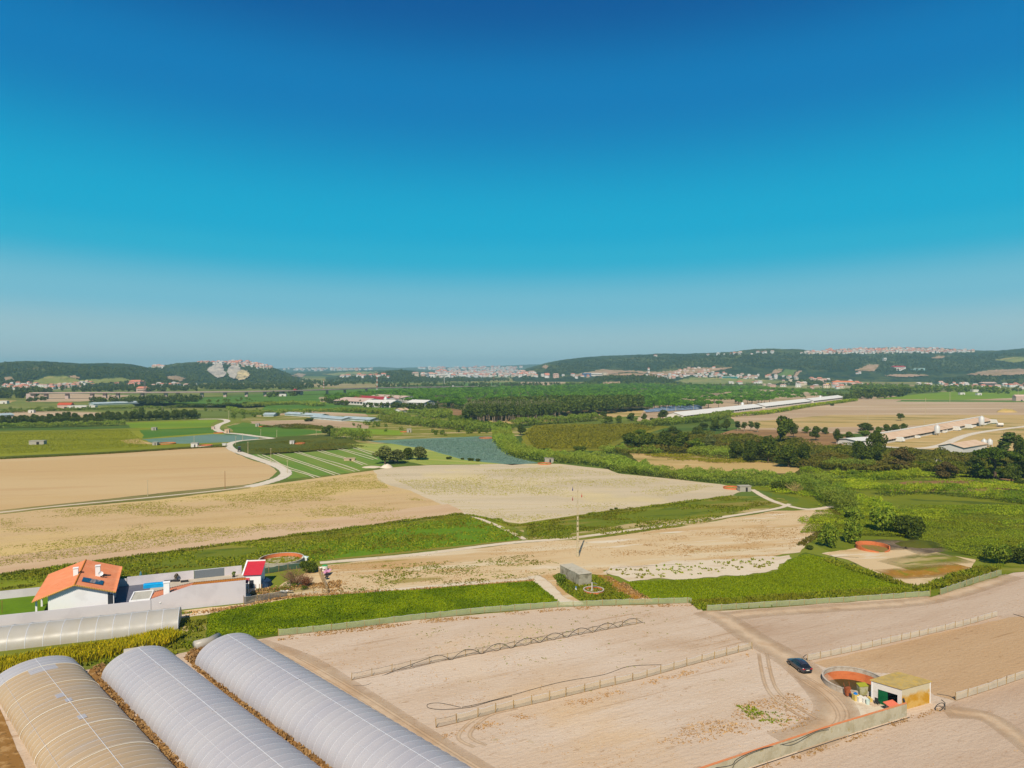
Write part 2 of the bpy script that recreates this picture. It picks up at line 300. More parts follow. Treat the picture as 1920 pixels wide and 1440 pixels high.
def EDGE(src, soft=.5, sc=.8):
    """copy of a soil material whose strip fades raggedly into the ground at its borders"""
    m = src.copy(); t = m.node_tree; b = t.nodes['Principled BSDF']; at = nn(t, 'ShaderNodeAttribute', attribute_name='edge')
    f = noise_fac(t, sc, 0, 1, detail=5); s_ = nn(t, 'ShaderNodeMath', operation='MULTIPLY_ADD'); t.links.new(at.outputs['Fac'], s_.inputs[0]); s_.inputs[1].default_value = 1.3; t.links.new(f, s_.inputs[2])
    mr = nn(t, 'ShaderNodeMapRange'); mr.inputs['From Min'].default_value = .85 - soft * .35; mr.inputs['From Max'].default_value = .85 + soft * .35; t.links.new(s_.outputs[0], mr.inputs[0])
    t.links.new(mr.outputs[0], b.inputs['Alpha']); return m
MT['track_e'] = EDGE(MT['track'], 2.2, .35); MT['road_e'] = EDGE(MT['white_road'], .5, .5); MT['border_e'] = EDGE(MT['border'], 1, .3); MT['white_e'] = EDGE(MT['white_sand'], .8, .5)
MT['weed_e'] = EDGE(MT['grass_strip'], .8, .3)
SN = [0]
def strip(name, P, width, mat, layer, label, cat='path', world=False):
    SN[0] += 1; layer = layer + (SN[0] % 40) * .024 - .5
    W = [Vector((p[0], p[1], 0)) for p in P] if world else [G(*p) for p in P]
    W = spline(W, 12); vs = []; ed = []
    for i, p in enumerate(W):
        t_ = (W[min(i + 1, len(W) - 1)] - W[max(i - 1, 0)]); t_.z = 0; t_.normalize(); nv = Vector((-t_.y, t_.x, 0))
        wd = width if not isinstance(width, (list, tuple)) else width[0] + (width[1] - width[0]) * i / (len(W) - 1)
        k6 = .8 if mat in ('road_e', 'white_e') else .42
        for s_, e in ((-1, 0), (-.6, k6), (0, 1), (.6, k6), (1, 0)):
            q = p + nv * (s_ * wd / 2); vs.append((q.x, q.y, layer * .005)); ed.append(e if 3 < i < len(W) - 4 or mat == 'road_e' else e * .6)
    fs = [(i * 5 + k + 1, i * 5 + k, (i + 1) * 5 + k, (i + 1) * 5 + k + 1) for i in range(len(W) - 1) for k in range(4)]
    o = mesh_np(name, vs, fs, MT[mat]); a = o.data.attributes.new('edge', 'FLOAT', 'POINT'); a.data.foreach_set('value', ed)
    return tag(o, label, cat, kind='structure')

E = 14000.0
gnd = sheet('ground', [(-E, -600), (E, -600), (E, E), (-E, E)], 'ground', 0, 'wide flat farming plain reaching to the hills', 'ground', jit=0, world=True, hole=True)
# --- far plots (painter order: layer grows towards special ones)
S = sheet
S('field', [(-420, 760), (-420, 727), (240, 724), (500, 722), (650, 728), (470, 742), (240, 752), (0, 760)], 'mix_far', 1, 'mixed green ground around the viaduct')
S('field', [(48, 754), (62, 740), (130, 738), (245, 741), (205, 749), (150, 753)], 'tan_far', 2, 'tan bare plot under the viaduct')
S('field', [(-100, 752), (0, 750), (32, 751), (20, 755), (-100, 757)], 'tan_gold', 2, 'gold plot at the left edge')
S('field', [(250, 752), (470, 740), (760, 722), (980, 716), (900, 734), (600, 744), (600, 756), (470, 765), (250, 764)], 'green2', 2, 'dark green plot between viaduct and pine wood')
S('field', [(-420, 778), (-420, 762), (120, 757), (300, 755), (480, 759), (620, 758), (640, 776), (420, 780), (180, 786), (0, 788)], 'mix_far', 2, 'pale green meadow behind the dark tree row')
S('field', [(-420, 800), (-300, 776), (0, 771), (180, 773), (230, 778), (120, 785), (0, 790)], 'tan_far', 3, 'tan bare plot behind the dark tree row')
S('field', [(480, 778), (760, 776), (860, 790), (930, 800), (1080, 806), (930, 822), (700, 832), (520, 822), (430, 812), (420, 800)], 'mix_weed', 3, 'rough weedy ground around the little tanks')
S('field', [(470, 790), (610, 786), (690, 794), (690, 804), (560, 800), (480, 806)], 'tan_far', 4, 'sandy yard below the glasshouses')
S('field', [(500, 757), (620, 755), (650, 762), (760, 766), (750, 775), (610, 778), (490, 768)], 'green2', 4, 'dark green plot left of the white factory')
S('field', [(480, 782), (560, 770), (685, 776), (690, 781), (600, 779), (540, 777)], 'tan_far', 5, 'tan strip behind the glasshouses')
S('field', [(790, 770), (870, 765), (930, 768), (900, 785), (850, 778), (795, 776)], 'brown', 4, 'red brown plot beside the eucalyptus stand')
S('field', [(860, 792), (880, 770), (1215, 768), (1230, 778), (1030, 790), (960, 795)], 'tan_gold', 3, 'bare ground in front of the eucalyptus stand')
S('field', [(1190, 790), (1210, 768), (1430, 756), (1590, 742), (1640, 742), (1370, 782), (1290, 790)], 'tan_far', 4, 'sandy yard along the long white sheds')
S('field', [(1370, 782), (1420, 771), (1600, 747), (1640, 742), (1800, 744), (2400, 744), (2400, 790), (1920, 789), (1660, 812), (1540, 815), (1390, 806)], 'tan_far', 5, 'wide tan field beyond the long chicken sheds')
S('field', [(1400, 792), (1560, 778), (1920, 778), (2400, 778), (2400, 792), (1920, 792), (1640, 800), (1420, 803)], 'tan_gold', 6, 'yellow green stubble band across the tan field')
S('field', [(1640, 748), (1700, 741), (1800, 733), (1920, 731), (2400, 731), (2400, 746), (1920, 746), (1800, 750)], 'bright', 6, 'bright green plot below the wooded hill')
S('field', [(1690, 750), (1920, 751), (2400, 752), (2400, 755), (1900, 754), (1680, 753)], 'green2', 7, 'narrow green strip below the bright plot')
# --- left mid distance
S('field', [(-420, 870), (-420, 806), (0, 809), (245, 803), (405, 800), (440, 833), (360, 840), (200, 849), (0, 860)], 'olive', 6, 'large olive green field with a small grey shed')
S('field', [(-420, 884), (-420, 868), (0, 856), (200, 847), (360, 837), (426, 832), (430, 838), (200, 851), (0, 861)], 'olive_dk', 7, 'dark green verge above the tan ploughed field')
S('field', [(235, 793), (407, 787), (392, 800), (300, 803), (245, 802)], 'bright', 7, 'light green strip below the dark tree row')
S('field', [(262, 806), (395, 801), (408, 811), (340, 816), (268, 822)], 'green2', 8, 'deep green triangle above the grey cabbage strip')
S('field', [(266, 824), (400, 814), (486, 817), (486, 824), (430, 829), (345, 832), (288, 831)], 'cabbage', 8, 'blue grey cabbage strip by the white road')
S('field', [(225, 826), (262, 822), (288, 833), (240, 832)], 'tan_gold', 9, 'dry patch beside a small round tank')
S('field', [(425, 800), (455, 792), (560, 803), (615, 810), (515, 822), (440, 811)], 'green2', 7, 'green crop right of the white road bend')
S('field', [(640, 801), (690, 804), (760, 808), (750, 816), (690, 814), (640, 808)], 'bright', 7, 'bright green patch behind the lone tree')
S('field', [(440, 834), (520, 819), (600, 815), (650, 820), (690, 838), (640, 843), (500, 853), (462, 850)], 'olive_dk', 8, 'dark olive slope with a tiny white hut')
S('field', [(462, 853), (560, 846), (690, 838), (730, 848), (720, 872), (660, 886), (540, 898), (535, 880)], 'rowed', 8, 'green field ruled with pale double tracks')
S('field', [(650, 832), (745, 832), (880, 858), (975, 869), (800, 873), (700, 850)], 'pale_green', 9, 'pale green strip below the cabbage field')
S('field', [(690, 827), (780, 823), (935, 817), (940, 840), (965, 858), (1010, 868), (960, 872), (870, 862), (800, 842), (735, 832)], 'cabbage', 10, 'large blue grey cabbage field')
S('field', [(980, 812), (1000, 796), (1180, 794), (1260, 800), (1180, 822), (1140, 845), (1000, 846), (978, 830)], 'vine', 8, 'yellow green vineyard field inside the reed belt')
S('field', [(-420, 1040), (-420, 880), (0, 860), (200, 850), (360, 840), (425, 838), (460, 858), (505, 872), (520, 884), (505, 898), (470, 908), (250, 930), (0, 957)], 'plow', 9, 'smooth tan ploughed field left of the white road')
# --- right mid
S('field', [(1130, 880), (1180, 842), (1300, 820), (1480, 820), (1660, 836), (1920, 850), (2400, 850), (2400, 920), (1920, 905), (1700, 885), (1500, 893), (1250, 900)], 'dark_scrub', 4, 'dark scrubby ground under the riverside trees')
S('field', [(1180, 850), (1330, 852), (1450, 868), (1500, 878), (1490, 888), (1380, 888), (1270, 884), (1200, 872)], 'tan_gold', 6, 'dry golden meadow between reed belts')
S('field', [(1600, 832), (1640, 828), (1700, 812), (1865, 795), (1920, 790), (2400, 790), (2400, 835), (1900, 845), (1800, 846), (1700, 840)], 'tan_gold', 8, 'dusty yard in front of the long sheds')
strip('road', [(1600, 832), (1700, 840), (1760, 836), (1830, 812), (1960, 795)], 7, 'road_e', 10, 'pale gravel drive in the farm yard', 'road')
S('field', [(1330, 818), (1380, 805), (1440, 806), (1560, 812), (1620, 830), (1560, 838), (1470, 826), (1400, 830)], 'brown', 6, 'red brown clearing among the trees')
S('field', [(1480, 1000), (1500, 925), (1640, 915), (1920, 925), (2400, 930), (2400, 1060), (1920, 1045), (1850, 1055), (1700, 1035), (1560, 1035)], 'marsh', 5, 'rank green meadow behind the concrete fence')
S('field', [(1400, 915), (1530, 890), (1640, 880), (1830, 885), (2400, 890), (2400, 935), (1920, 925), (1640, 915), (1500, 935)], 'marsh', 4, 'green ground between the reed belts')
S('field', [(1620, 912), (1700, 903), (1830, 900), (1920, 895), (2000, 896), (2000, 912), (1850, 920), (1680, 922)], 'brown', 7, 'red brown strip above the bright reeds')
# --- middle
S('field', [(-420, 1030), (-420, 1000), (0, 962), (300, 937), (540, 904), (700, 882), (740, 876), (760, 905), (868, 962), (0, 1078), (-420, 1135)], 'stubble_l', 9, 'long yellowish stubble field')
S('field', [(740, 876), (810, 872), (940, 870), (1050, 870), (1140, 880), (1160, 888), (1350, 908), (1400, 917), (1372, 930), (1130, 960), (975, 984), (868, 962), (770, 920), (715, 905), (700, 882)], 'stubble_r', 10, 'pale stubble field in the middle')
S('field', [(-420, 1140), (-420, 1090), (0, 1044), (500, 985), (840, 945), (872, 962), (0, 1078), (-420, 1150)], 'border', 11, 'bare sandy border of the stubble field')
S('field', [(-420, 1190), (-420, 1135), (0, 1076), (500, 1010), (870, 962), (930, 975), (980, 1000), (975, 1014), (620, 1052), (500, 1062), (250, 1085), (0, 1108)], 'grass_strip', 12, 'green weedy strip behind the walled house')
S('field', [(500, 1045), (640, 1010), (870, 968), (975, 1001), (972, 1012), (700, 1040), (590, 1052)], 'lawn', 13, 'brighter grass at the end of the weedy strip')
S('field', [(940, 978), (975, 982), (1130, 959), (1375, 929), (1470, 935), (1480, 945), (1300, 985), (1100, 1012), (985, 1014), (985, 1000)], 'mix_weed', 12, 'patchy weeds below the pale stubble')
S('field', [(1375, 931), (1440, 930), (1480, 940), (1400, 955), (1200, 980), (1060, 1002), (985, 1008), (975, 985), (1130, 962)], 'grass_strip', 13, 'thin green strip below the pale stubble')
S('field', [(610, 1060), (985, 1018), (1100, 1012), (1300, 984), (1450, 958), (1555, 955), (1578, 972), (1512, 1020), (1500, 1036), (1440, 1045), (1130, 1070), (1200, 1128), (1050, 1136), (1000, 1093), (560, 1122), (440, 1142), (330, 1165), (300, 1150), (456, 1133), (560, 1080)], 'dry', 14, 'dry sandy ground around the utility pole')
S('field', [(1130, 1074), (1146, 1061), (1300, 1051), (1480, 1041), (1490, 1050), (1458, 1068), (1400, 1080), (1300, 1086), (1180, 1091)], 'white_sand', 15, 'white sandy patch above the dark green crop', jit=1.1)
S('field', [(1540, 1038), (1640, 1022), (1720, 1030), (1830, 1050), (1822, 1066), (1750, 1102), (1720, 1110), (1640, 1072), (1590, 1050)], 'dry', 13, 'dry grass plot beside the ruined tank')
MT['mixw_e'] = EDGE(MT['mix_weed'], 1.6, .3); MT['oran_e'] = EDGE(MT['orange_weed'], 1.6, .3); MT['mulch_e'] = EDGE(MT['mulch'], 1.2, .3)
strip('path', [(1680, 1062), (1740, 1050), (1800, 1046)], 11, 'mixw_e', 15, 'green weeds in the middle of the dry plot', 'field')
strip('path', [(1660, 1078), (1740, 1072), (1810, 1062)], 9, 'oran_e', 14, 'rusty weeds at the lower end of the dry plot', 'field')
strip('path', [(1640, 1022), (1700, 1022), (1756, 1036)], 13, 'mulch_e', 16, 'dark patch of mulch behind the ruined tank', 'field')
S('field', [(1165, 1092), (1300, 1087), (1400, 1080), (1455, 1072), (1476, 1050), (1510, 1036), (1570, 1050), (1660, 1082), (1745, 1112), (1610, 1125), (1440, 1140), (1318, 1146), (1296, 1126), (1215, 1132)], 'crop_soil', 16, 'low dark green crop in rows')
S('field', [(1712, 1112), (1740, 1096), (1830, 1064), (1850, 1054), (1900, 1062), (1920, 1062), (2050, 1060), (1900, 1074), (1770, 1112), (1746, 1120)], 'marsh', 17, 'grassy bank behind the fence at the bend')
S('field', [(390, 1152), (480, 1134), (560, 1121), (1003, 1090), (1052, 1131), (1046, 1138), (780, 1160), (520, 1192), (385, 1202)], 'crop_soil', 16, 'bright green crop bed by the greenhouses')
S('field', [(1035, 1080), (1060, 1072), (1120, 1078), (1200, 1128), (1100, 1136), (1060, 1110)], 'marsh', 17, 'grass around the concrete hut')
S('field', [(1115, 1078), (1140, 1078), (1225, 1130), (1185, 1133)], 'orange_weed', 18, 'rusty dry weeds beside the small round tank')
# --- foreground
S('field', [(440, 1206), (520, 1193), (660, 1179), (780, 1163), (1045, 1139), (1297, 1131), (1340, 1146), (1500, 1136), (1745, 1118), (1770, 1116), (1900, 1074), (2300, 1040), (2600, 1500), (1300, 2200), (-200, 2200), (-600, 1500), (-60, 1260), (200, 1250)], 'sand_near', 6, 'wide pale sandy fields in the foreground', jit=.15, hole=True)
S('field', [(1340, 1149), (1500, 1137), (1745, 1120), (1770, 1118), (1890, 1082), (2300, 1045), (2400, 1120), (1880, 1165), (1700, 1205), (1530, 1244), (1440, 1210)], 'sand_grey', 8, 'grey pink tilled plot at the upper right', jit=.3)
S('field', [(1525, 1243), (1700, 1203), (1890, 1158), (2400, 1130), (2400, 1210), (1920, 1270), (1790, 1314), (1752, 1304), (1700, 1264), (1560, 1256)], 'sand_brown', 9, 'brown tilled plot behind the pump house', jit=.3)
S('field', [(1700, 1345), (1760, 1328), (1790, 1315), (1920, 1268), (2500, 1230), (2600, 1700), (1100, 1700), (1330, 1470), (1560, 1390)], 'sand_grey', 9, 'grey pink plot below the long wall', jit=.1)
S('field', [(350, 1238), (372, 1212), (398, 1206), (470, 1207), (380, 1238), (640, 1450), (580, 1450)], 'dryweed', 12, 'dry weeds between the two right greenhouses', jit=.1)
S('field', [(170, 1252), (190, 1240), (215, 1240), (188, 1272), (370, 1470), (300, 1470), (150, 1300)], 'dryweed', 13, 'dry weeds between the two left greenhouses', jit=.1)
S('field', [(-150, 1300), (0, 1330), (60, 1470), (-100, 1700)], 'dryweed', 14, 'brown weeds left of the tan greenhouse', jit=.1)
S('field', [(330, 1146), (360, 1148), (400, 1160), (385, 1206), (345, 1220), (200, 1250), (-60, 1290), (-60, 1252), (330, 1190)], 'mix_weed', 15, 'weedy sand between crop bed and greenhouses', jit=.2)
strip('path', [(325, 1158), (456, 1140), (620, 1118), (860, 1096), (1010, 1084)], 2.6, 'white_e', 19, 'sandy lane behind the bright crop bed')
strip('path', [(600, 1056), (780, 1040), (960, 1018), (1080, 1008), (1300, 978), (1450, 955), (1480, 945)], [3.2, 2.2], 'white_e', 19, 'pale farm track running right past the utility pole')
strip('path', [(868, 962), (930, 985), (985, 1012)], 2.0, 'white_e', 20, 'short pale track between two grass strips')
strip('path', [(1000, 1080), (1025, 1100), (1050, 1125), (1090, 1134)], 4, 'white_e', 20, 'sandy track between crop bed and concrete hut')
strip('path', [(1410, 918), (1450, 940), (1510, 955), (1560, 950)], 3, 'white_e', 20, 'pale footpath along the reeds')
strip('path', [(1318, 1146), (1365, 1165), (1410, 1195), (1460, 1224), (1500, 1250), (1550, 1300), (1568, 1340), (1530, 1375), (1470, 1395)], 6.5, 'track_e', 12, 'worn vehicle track running to the parked car')
strip('path', [(1340, 1160), (1420, 1150), (1560, 1140), (1740, 1125), (1900, 1080)], 5, 'track_e', 11, 'worn track along the green netting')
strip('path', [(470, 1208), (560, 1240), (640, 1290), (760, 1370), (900, 1460), (960, 1500)], 6, 'track_e', 11, 'worn track beside the right greenhouse')
for P_, lb in (([(545, 1232), (600, 1262), (680, 1310), (760, 1362), (850, 1420), (930, 1470)], 'faint wheel rut beside the right greenhouse'), ([(1430, 1225), (1446, 1290), (1490, 1330), (1530, 1352)], 'faint wheel rut curving below the car'), ([(1500, 1268), (1556, 1306), (1580, 1345), (1545, 1376), (1480, 1398)], 'faint wheel rut turning before the pump house'),
 ([(900, 1400), (870, 1380), (905, 1345), (960, 1330)], 'faint wheel rut at the end of the netting')):
    W0 = [G(*p) for p in P_]
    for q in (-.8, .8): strip('path', [p + Vector((q, q * .3, 0)) for p in W0], .7, 'track_e', 13 if q < 0 else 14, lb, world=True)
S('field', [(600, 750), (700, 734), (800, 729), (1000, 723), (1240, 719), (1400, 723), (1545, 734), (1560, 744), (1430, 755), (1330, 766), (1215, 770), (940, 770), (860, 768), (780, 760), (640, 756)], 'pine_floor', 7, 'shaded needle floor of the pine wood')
S('field', [(1215, 770), (1240, 748), (1330, 738), (1420, 730), (1545, 736), (1560, 744), (1430, 755), (1330, 766)], 'tan_far', 8, 'sandy ground showing between the last umbrella pines')
strip('path', [(1770, 1335), (1850, 1345), (1930, 1400), (1990, 1450)], 4, 'track_e', 14, 'worn track right of the pump house')
S('field', [(1505, 1275), (1560, 1296), (1640, 1326), (1696, 1318), (1700, 1330), (1600, 1362), (1520, 1384), (1460, 1392), (1530, 1350), (1550, 1316)], 'pale_sand', 10, 'pale trampled sand before the pump house', jit=.5)
strip('road', [(372, 786), (415, 786), (426, 790), (410, 797), (406, 805), (420, 811), (450, 814), (480, 818), (512, 822)], [7, 6], 'road_e', 14, 'white gravel road in the distance', 'road')
strip('road', [(512, 822), (480, 824), (448, 827), (430, 833), (436, 843), (470, 856), (510, 870), (534, 882), (532, 893), (500, 905), (465, 913)], [5, 7], 'road_e', 14, 'white gravel road curving round the ploughed field', 'road')
strip('path', [(465, 913), (390, 922), (250, 936), (100, 950), (0, 961), (-200, 980)], 2.4, 'white_e', 15, 'narrow pale lane along the ploughed field')
strip('path', [(470, 915), (390, 925), (250, 939), (100, 953), (0, 964), (-200, 984)], 1.6, 'weed_e', 16, 'thin grassy bank beside the narrow lane')
strip('path', [(535, 902), (640, 889), (720, 878), (800, 872), (900, 872)], 2.0, 'weed_e', 16, 'thin grassy bank above the pale stubble field')
# pale double tracks in the ruled field
for x0, y0, x1, y1 in [(483, 853, 540, 880), (512, 851, 628, 891), (552, 848, 665, 884), (595, 845, 680, 872), (633, 842, 700, 862), (662, 840, 712, 856), (540, 880, 590, 896)]:
    for q in (0, 2.6):
        a, b = G(x0, y0), G(x1, y1); n_ = Vector((-(b - a).y, (b - a).x, 0)).normalized() * q
        strip('path', [a + n_, a.lerp(b, .3) + n_ + Vector((R.uniform(-1, 1), .6, 0)), a.lerp(b, .7) + n_ + Vector((R.uniform(-1.5, 1.5), .6, 0)), b + n_], .95, 'white_e', 17, 'pale wheel rut across the ruled green field', world=True)
# compound ground
FA = Vector((-59, 156.2, 0)); FD = Vector((-.938, -.347, 0)); BA = Vector((-68.2, 178, 0)); BD = Vector((-.922, -.389, 0))
S('lawn', [FA + FD * 50, FA + FD * 30, BA + BD * 32, BA + BD * 60], 'lawn', 20, 'green lawn left of the house', 'lawn', jit=0, world=True)
S('paving', [FA + FD * 34, FA + FD * .2, Vector((-60, 166, 0)), BA + BD * .2, BA + BD * 34], 'paving', 21, 'pale concrete yard inside the white walls', 'paving', jit=0, world=True)
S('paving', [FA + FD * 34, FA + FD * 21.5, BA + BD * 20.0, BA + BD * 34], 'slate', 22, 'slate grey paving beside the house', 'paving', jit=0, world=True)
# ================================================================ hills (each a real relief at its own distance)
def HM(name, base, l):
    return M(name, base, l, rough=1, spec=.05)
hillm = HM('wooded hillside', A(42, 62, 34), [(A(96, 108, 62), .004, .50, .62, .8, dict(detail=8)), (A(70, 84, 44), .012, .45, .6, .8, dict(detail=8)), (A(26, 44, 28), .03, .5, .6, .9, dict(detail=8)), (A(110, 104, 62), .006, .62, .70, .75, dict(detail=7)), (A(20, 34, 22), .12, .56, .66, .7, dict(detail=5)), (A(86, 96, 46), .10, .6, .68, .6, dict(detail=5))])
hillf = HM('distant hillside', A(58, 78, 52), [(A(96, 104, 66), .002, .5, .6, .8, dict(detail=8)), (A(34, 52, 40), .006, .5, .62, .8, dict(detail=8)), (A(150, 140, 104), .003, .62, .7, .7, dict(detail=8))])
HILLS = []
def hill(label, prof, dr, df, mat, back=None, rough=3.5, gully=.3, rows=110, step=2.0):
    X = np.array([p[0] for p in prof], float); Y = np.array([p[1] for p in prof], float)
    px = np.arange(X[0], X[-1] + .1, step); top = np.interp(px, X, Y)
    zt = np.maximum(CH + (690 - top) / F * dr, 0) ; fade = np.clip(np.minimum(px - X[0], X[-1] - px) / 25, 0, 1); zt = zt * fade
    back = back or dr * 1.25
    d = np.concatenate([np.linspace(df, dr, rows), np.linspace(dr, back, max(12, rows // 5))[1:]])
    U, D_ = np.meshgrid(px, d); ZT = np.tile(zt, (len(d), 1))
    t_ = np.clip((D_ - df) / (dr - df), 0, 1); prof_ = np.where(D_ <= dr, t_ ** 1.15 * (2.2 - 1.2 * t_ ** 1.15) / 1.0, 1 - np.clip((D_ - dr) / (back - dr), 0, 1) ** 2)
    prof_ = np.clip(prof_, 0, 1)
    XW = (U - 960) / F * D_; sc_ = (dr - df) / 4
    g = (fbm(XW / sc_ + 5, D_ / sc_ * .6, 5) - .5) * 2 * gully
    env = np.clip(np.minimum(t_ * 3, 1), 0, 1) * np.where(D_ <= dr, 1 - t_ ** 6 * .85, .3)
    Z = ZT * np.clip(prof_ + g * env, 0, 1.0)
    cn = (fbm(XW / 14, D_ / 14, 3) - .45) * 2 * rough * np.clip(Z / 8, 0, 1)
    Zm = Z + cn - .6 * (1 - np.clip(Z / 2, 0, 1))
    V = np.stack([XW, D_, Zm], -1).reshape(-1, 3); nc = len(px); nr = len(d)
    i = (np.arange(nr - 1)[:, None] * nc + np.arange(nc - 1)[None]).ravel()
    o = mesh_np('hill', V, np.stack([i, i + 1, i + nc + 1, i + nc], 1), mat, smooth=True)
    tag(o, label, 'hill', kind='structure'); HILLS.append((px, d, Zm)); return o
hill('low wooded hill behind the left village', [(-420, 690), (-200, 684), (0, 681), (40, 678.5), (78, 679), (120, 681), (150, 683), (200, 681.5), (245, 684), (290, 692), (330, 702), (370, 712), (420, 722)], 2900, 1950, hillm)
hill('steep wooded hill with the rock quarry', [(230, 706), (262, 692), (290, 687), (330, 681.5), (370, 679.5), (430, 679), (480, 682.5), (505, 688), (522, 693), (545, 703), (570, 712), (600, 719)], 3500, 2500, hillm, rows=120, step=1.5)
hill('small wooded knoll beyond the viaduct', [(590, 712), (640, 706), (690, 703), (725, 696), (752, 693.5), (775, 696), (800, 703), (850, 708), (950, 710), (1000, 714)], 3500, 2700, hillm, step=1.5)
hill('long low forest ridge in the distance', [(420, 702), (520, 700), (560, 697.5), (640, 696), (700, 694.5), (760, 694), (830, 697), (900, 699), (1000, 700)], 6000, 4600, hillf)
hill('far pale ridge along the horizon', [(430, 694), (520, 691), (560, 690), (600, 688.5), (640, 690.5), (690, 689), (710, 688), (745, 690), (800, 688.5), (860, 689), (930, 686.5), (1000, 683), (1100, 684), (1300, 684)], 10500, 7600, hillf, back=13500)
hill('broad wooded hill on the right', [(960, 700), (985, 692), (1010, 685), (1030, 680), (1060, 675), (1100, 671), (1160, 668.5), (1230, 666.5), (1260, 665.5), (1330, 664), (1400, 661), (1440, 659.5), (1530, 659.5), (1580, 656), (1650, 654), (1720, 653.5), (1770, 655), (1810, 658), (1860, 659.5), (1920, 658.5), (2100, 662), (2400, 668)], 4500, 2650, hillm, rows=170, gully=.38, rough=4)
hill('dark wooded spur in front of the right hill', [(1085, 722), (1110, 713), (1140, 704), (1180, 700), (1225, 704), (1262, 712), (1290, 722)], 2500, 2150, hillm, rough=3, step=1.5)
hill('low wooded rise behind the pine forest', [(1430, 722), (1470, 714), (1520, 712), (1560, 716), (1600, 724)], 2400, 2100, hillm, rough=3, step=1.5)
hill('brushy slope at the far right edge', [(1740, 716), (1800, 705), (1860, 700), (1920, 696), (2100, 690), (2400, 690)], 2700, 2250, hillm, rough=3)
def zat(x, y):
    """height of the land under (x, y)"""
    z = 0.0; u = 960 + F * x / y
    for px, d, Z in HILLS:
        if px[0] <= u <= px[-1] and d[0] <= y <= d[-1]:
            i = min(int((u - px[0]) / (px[1] - px[0])), len(px) - 1); j = min(int(np.searchsorted(d, y)), len(d) - 1); z = max(z, float(Z[j, i]))
    return z
def HIT(px, py):
    """first land met by the view ray through photo pixel (px, py)"""
    best = G(px, py) if py > 691.5 else None
    for X, d, Z in HILLS:
        if X[0] <= px <= X[-1]:
            i = min(int(round((px - X[0]) / (X[1] - X[0]))), len(X) - 1); zr = CH - (py - 690) / F * d
            k = np.nonzero(Z[:, i] >= zr)[0]
            if len(k) and k[0] > 0 or (len(k) and Z[0, i] >= zr[0]):
                dd = float(d[k[0]])
                if best is None or dd < best.y: best = Vector(((px - 960) / F * dd, dd, float(Z[k[0], i])))
    return best
DR = []
def drape(name, P, mat, label, step=1.6, lift=5, jag=0.0, cat='clearing'):
    DR.append(P)
    xs = [p[0] for p in P]; ys = [p[1] for p in P]; gx = np.arange(min(xs), max(xs) + step, step); gy = np.arange(min(ys), max(ys) + step * .6, step * .6)
    idx = {}; V = []; Fc = []
    for j, y in enumerate(gy):
        for i, x in enumerate(gx):
            xx = x + (float(vn(x * .3, y * .3)) - .5) * 2.5; yy = y + (float(vn(x * .3 + 9, y * .3)) - .5) * .9
            if inpoly(np.array([xx]), np.array([yy]), P)[0]:
                h = HIT(x, y)
                if h is not None:
                    idx[i, j] = len(V); k = 1 - lift / h.y; V.append((h.x * k, h.y * k, h.z + lift * .35 + (R.random() - .5) * jag))
    for (i, j) in list(idx):
        q = [(i, j), (i, j + 1), (i + 1, j + 1), (i + 1, j)]
        if all(k in idx for k in q):
            ys_ = [V[idx[k]][1] for k in q]
            if max(ys_) - min(ys_) < 500: Fc.append([idx[k] for k in q])
    if not Fc: return
    return tag(mesh_np(name, V, Fc, mat), label, cat, kind='structure')
rock = M('quarry rock', A(192, 180, 164), [(A(146, 138, 134), .02, .46, .62, .8, dict(detail=8)), (A(190, 178, 156), .012, .55, .66, .6, {}), (A(96, 104, 84), .03, .6, .68, .7, dict(detail=7))])
rock2 = M('yellow quarry rock', A(208, 186, 138), [(A(160, 146, 116), .03, .48, .62, .8, dict(detail=7))])
soilr = M('bare hillside soil', A(178, 146, 116), [(A(130, 120, 84), .02, .45, .62, .7, dict(detail=7))])
soilg = M('hillside meadow', A(128, 138, 84), [(A(160, 152, 110), .01, .48, .62, .8, dict(detail=7)), (A(92, 110, 60), .03, .5, .62, .7, dict(detail=7))])
vineg = M('hillside vineyard', A(92, 122, 64), [(A(120, 128, 76), .03, .48, .6, .7, {})])
drape('quarry', [(386, 695), (402, 684), (413, 681.5), (419, 687), (421, 697), (427, 700), (421, 708), (408, 711), (395, 704)], rock, 'grey rock face of the quarry, left half', lift=12, jag=2)
drape('quarry', [(427, 691), (434, 686.5), (446, 686), (453, 694), (445, 705), (440, 714), (429, 709), (425, 700)], rock, 'grey rock face of the quarry, middle', lift=12, jag=2)
drape('quarry', [(447, 696), (456, 694), (467, 700), (471, 706), (461, 713), (448, 716), (440, 712)], rock2, 'yellow rock face of the quarry, right half', lift=12, jag=4)
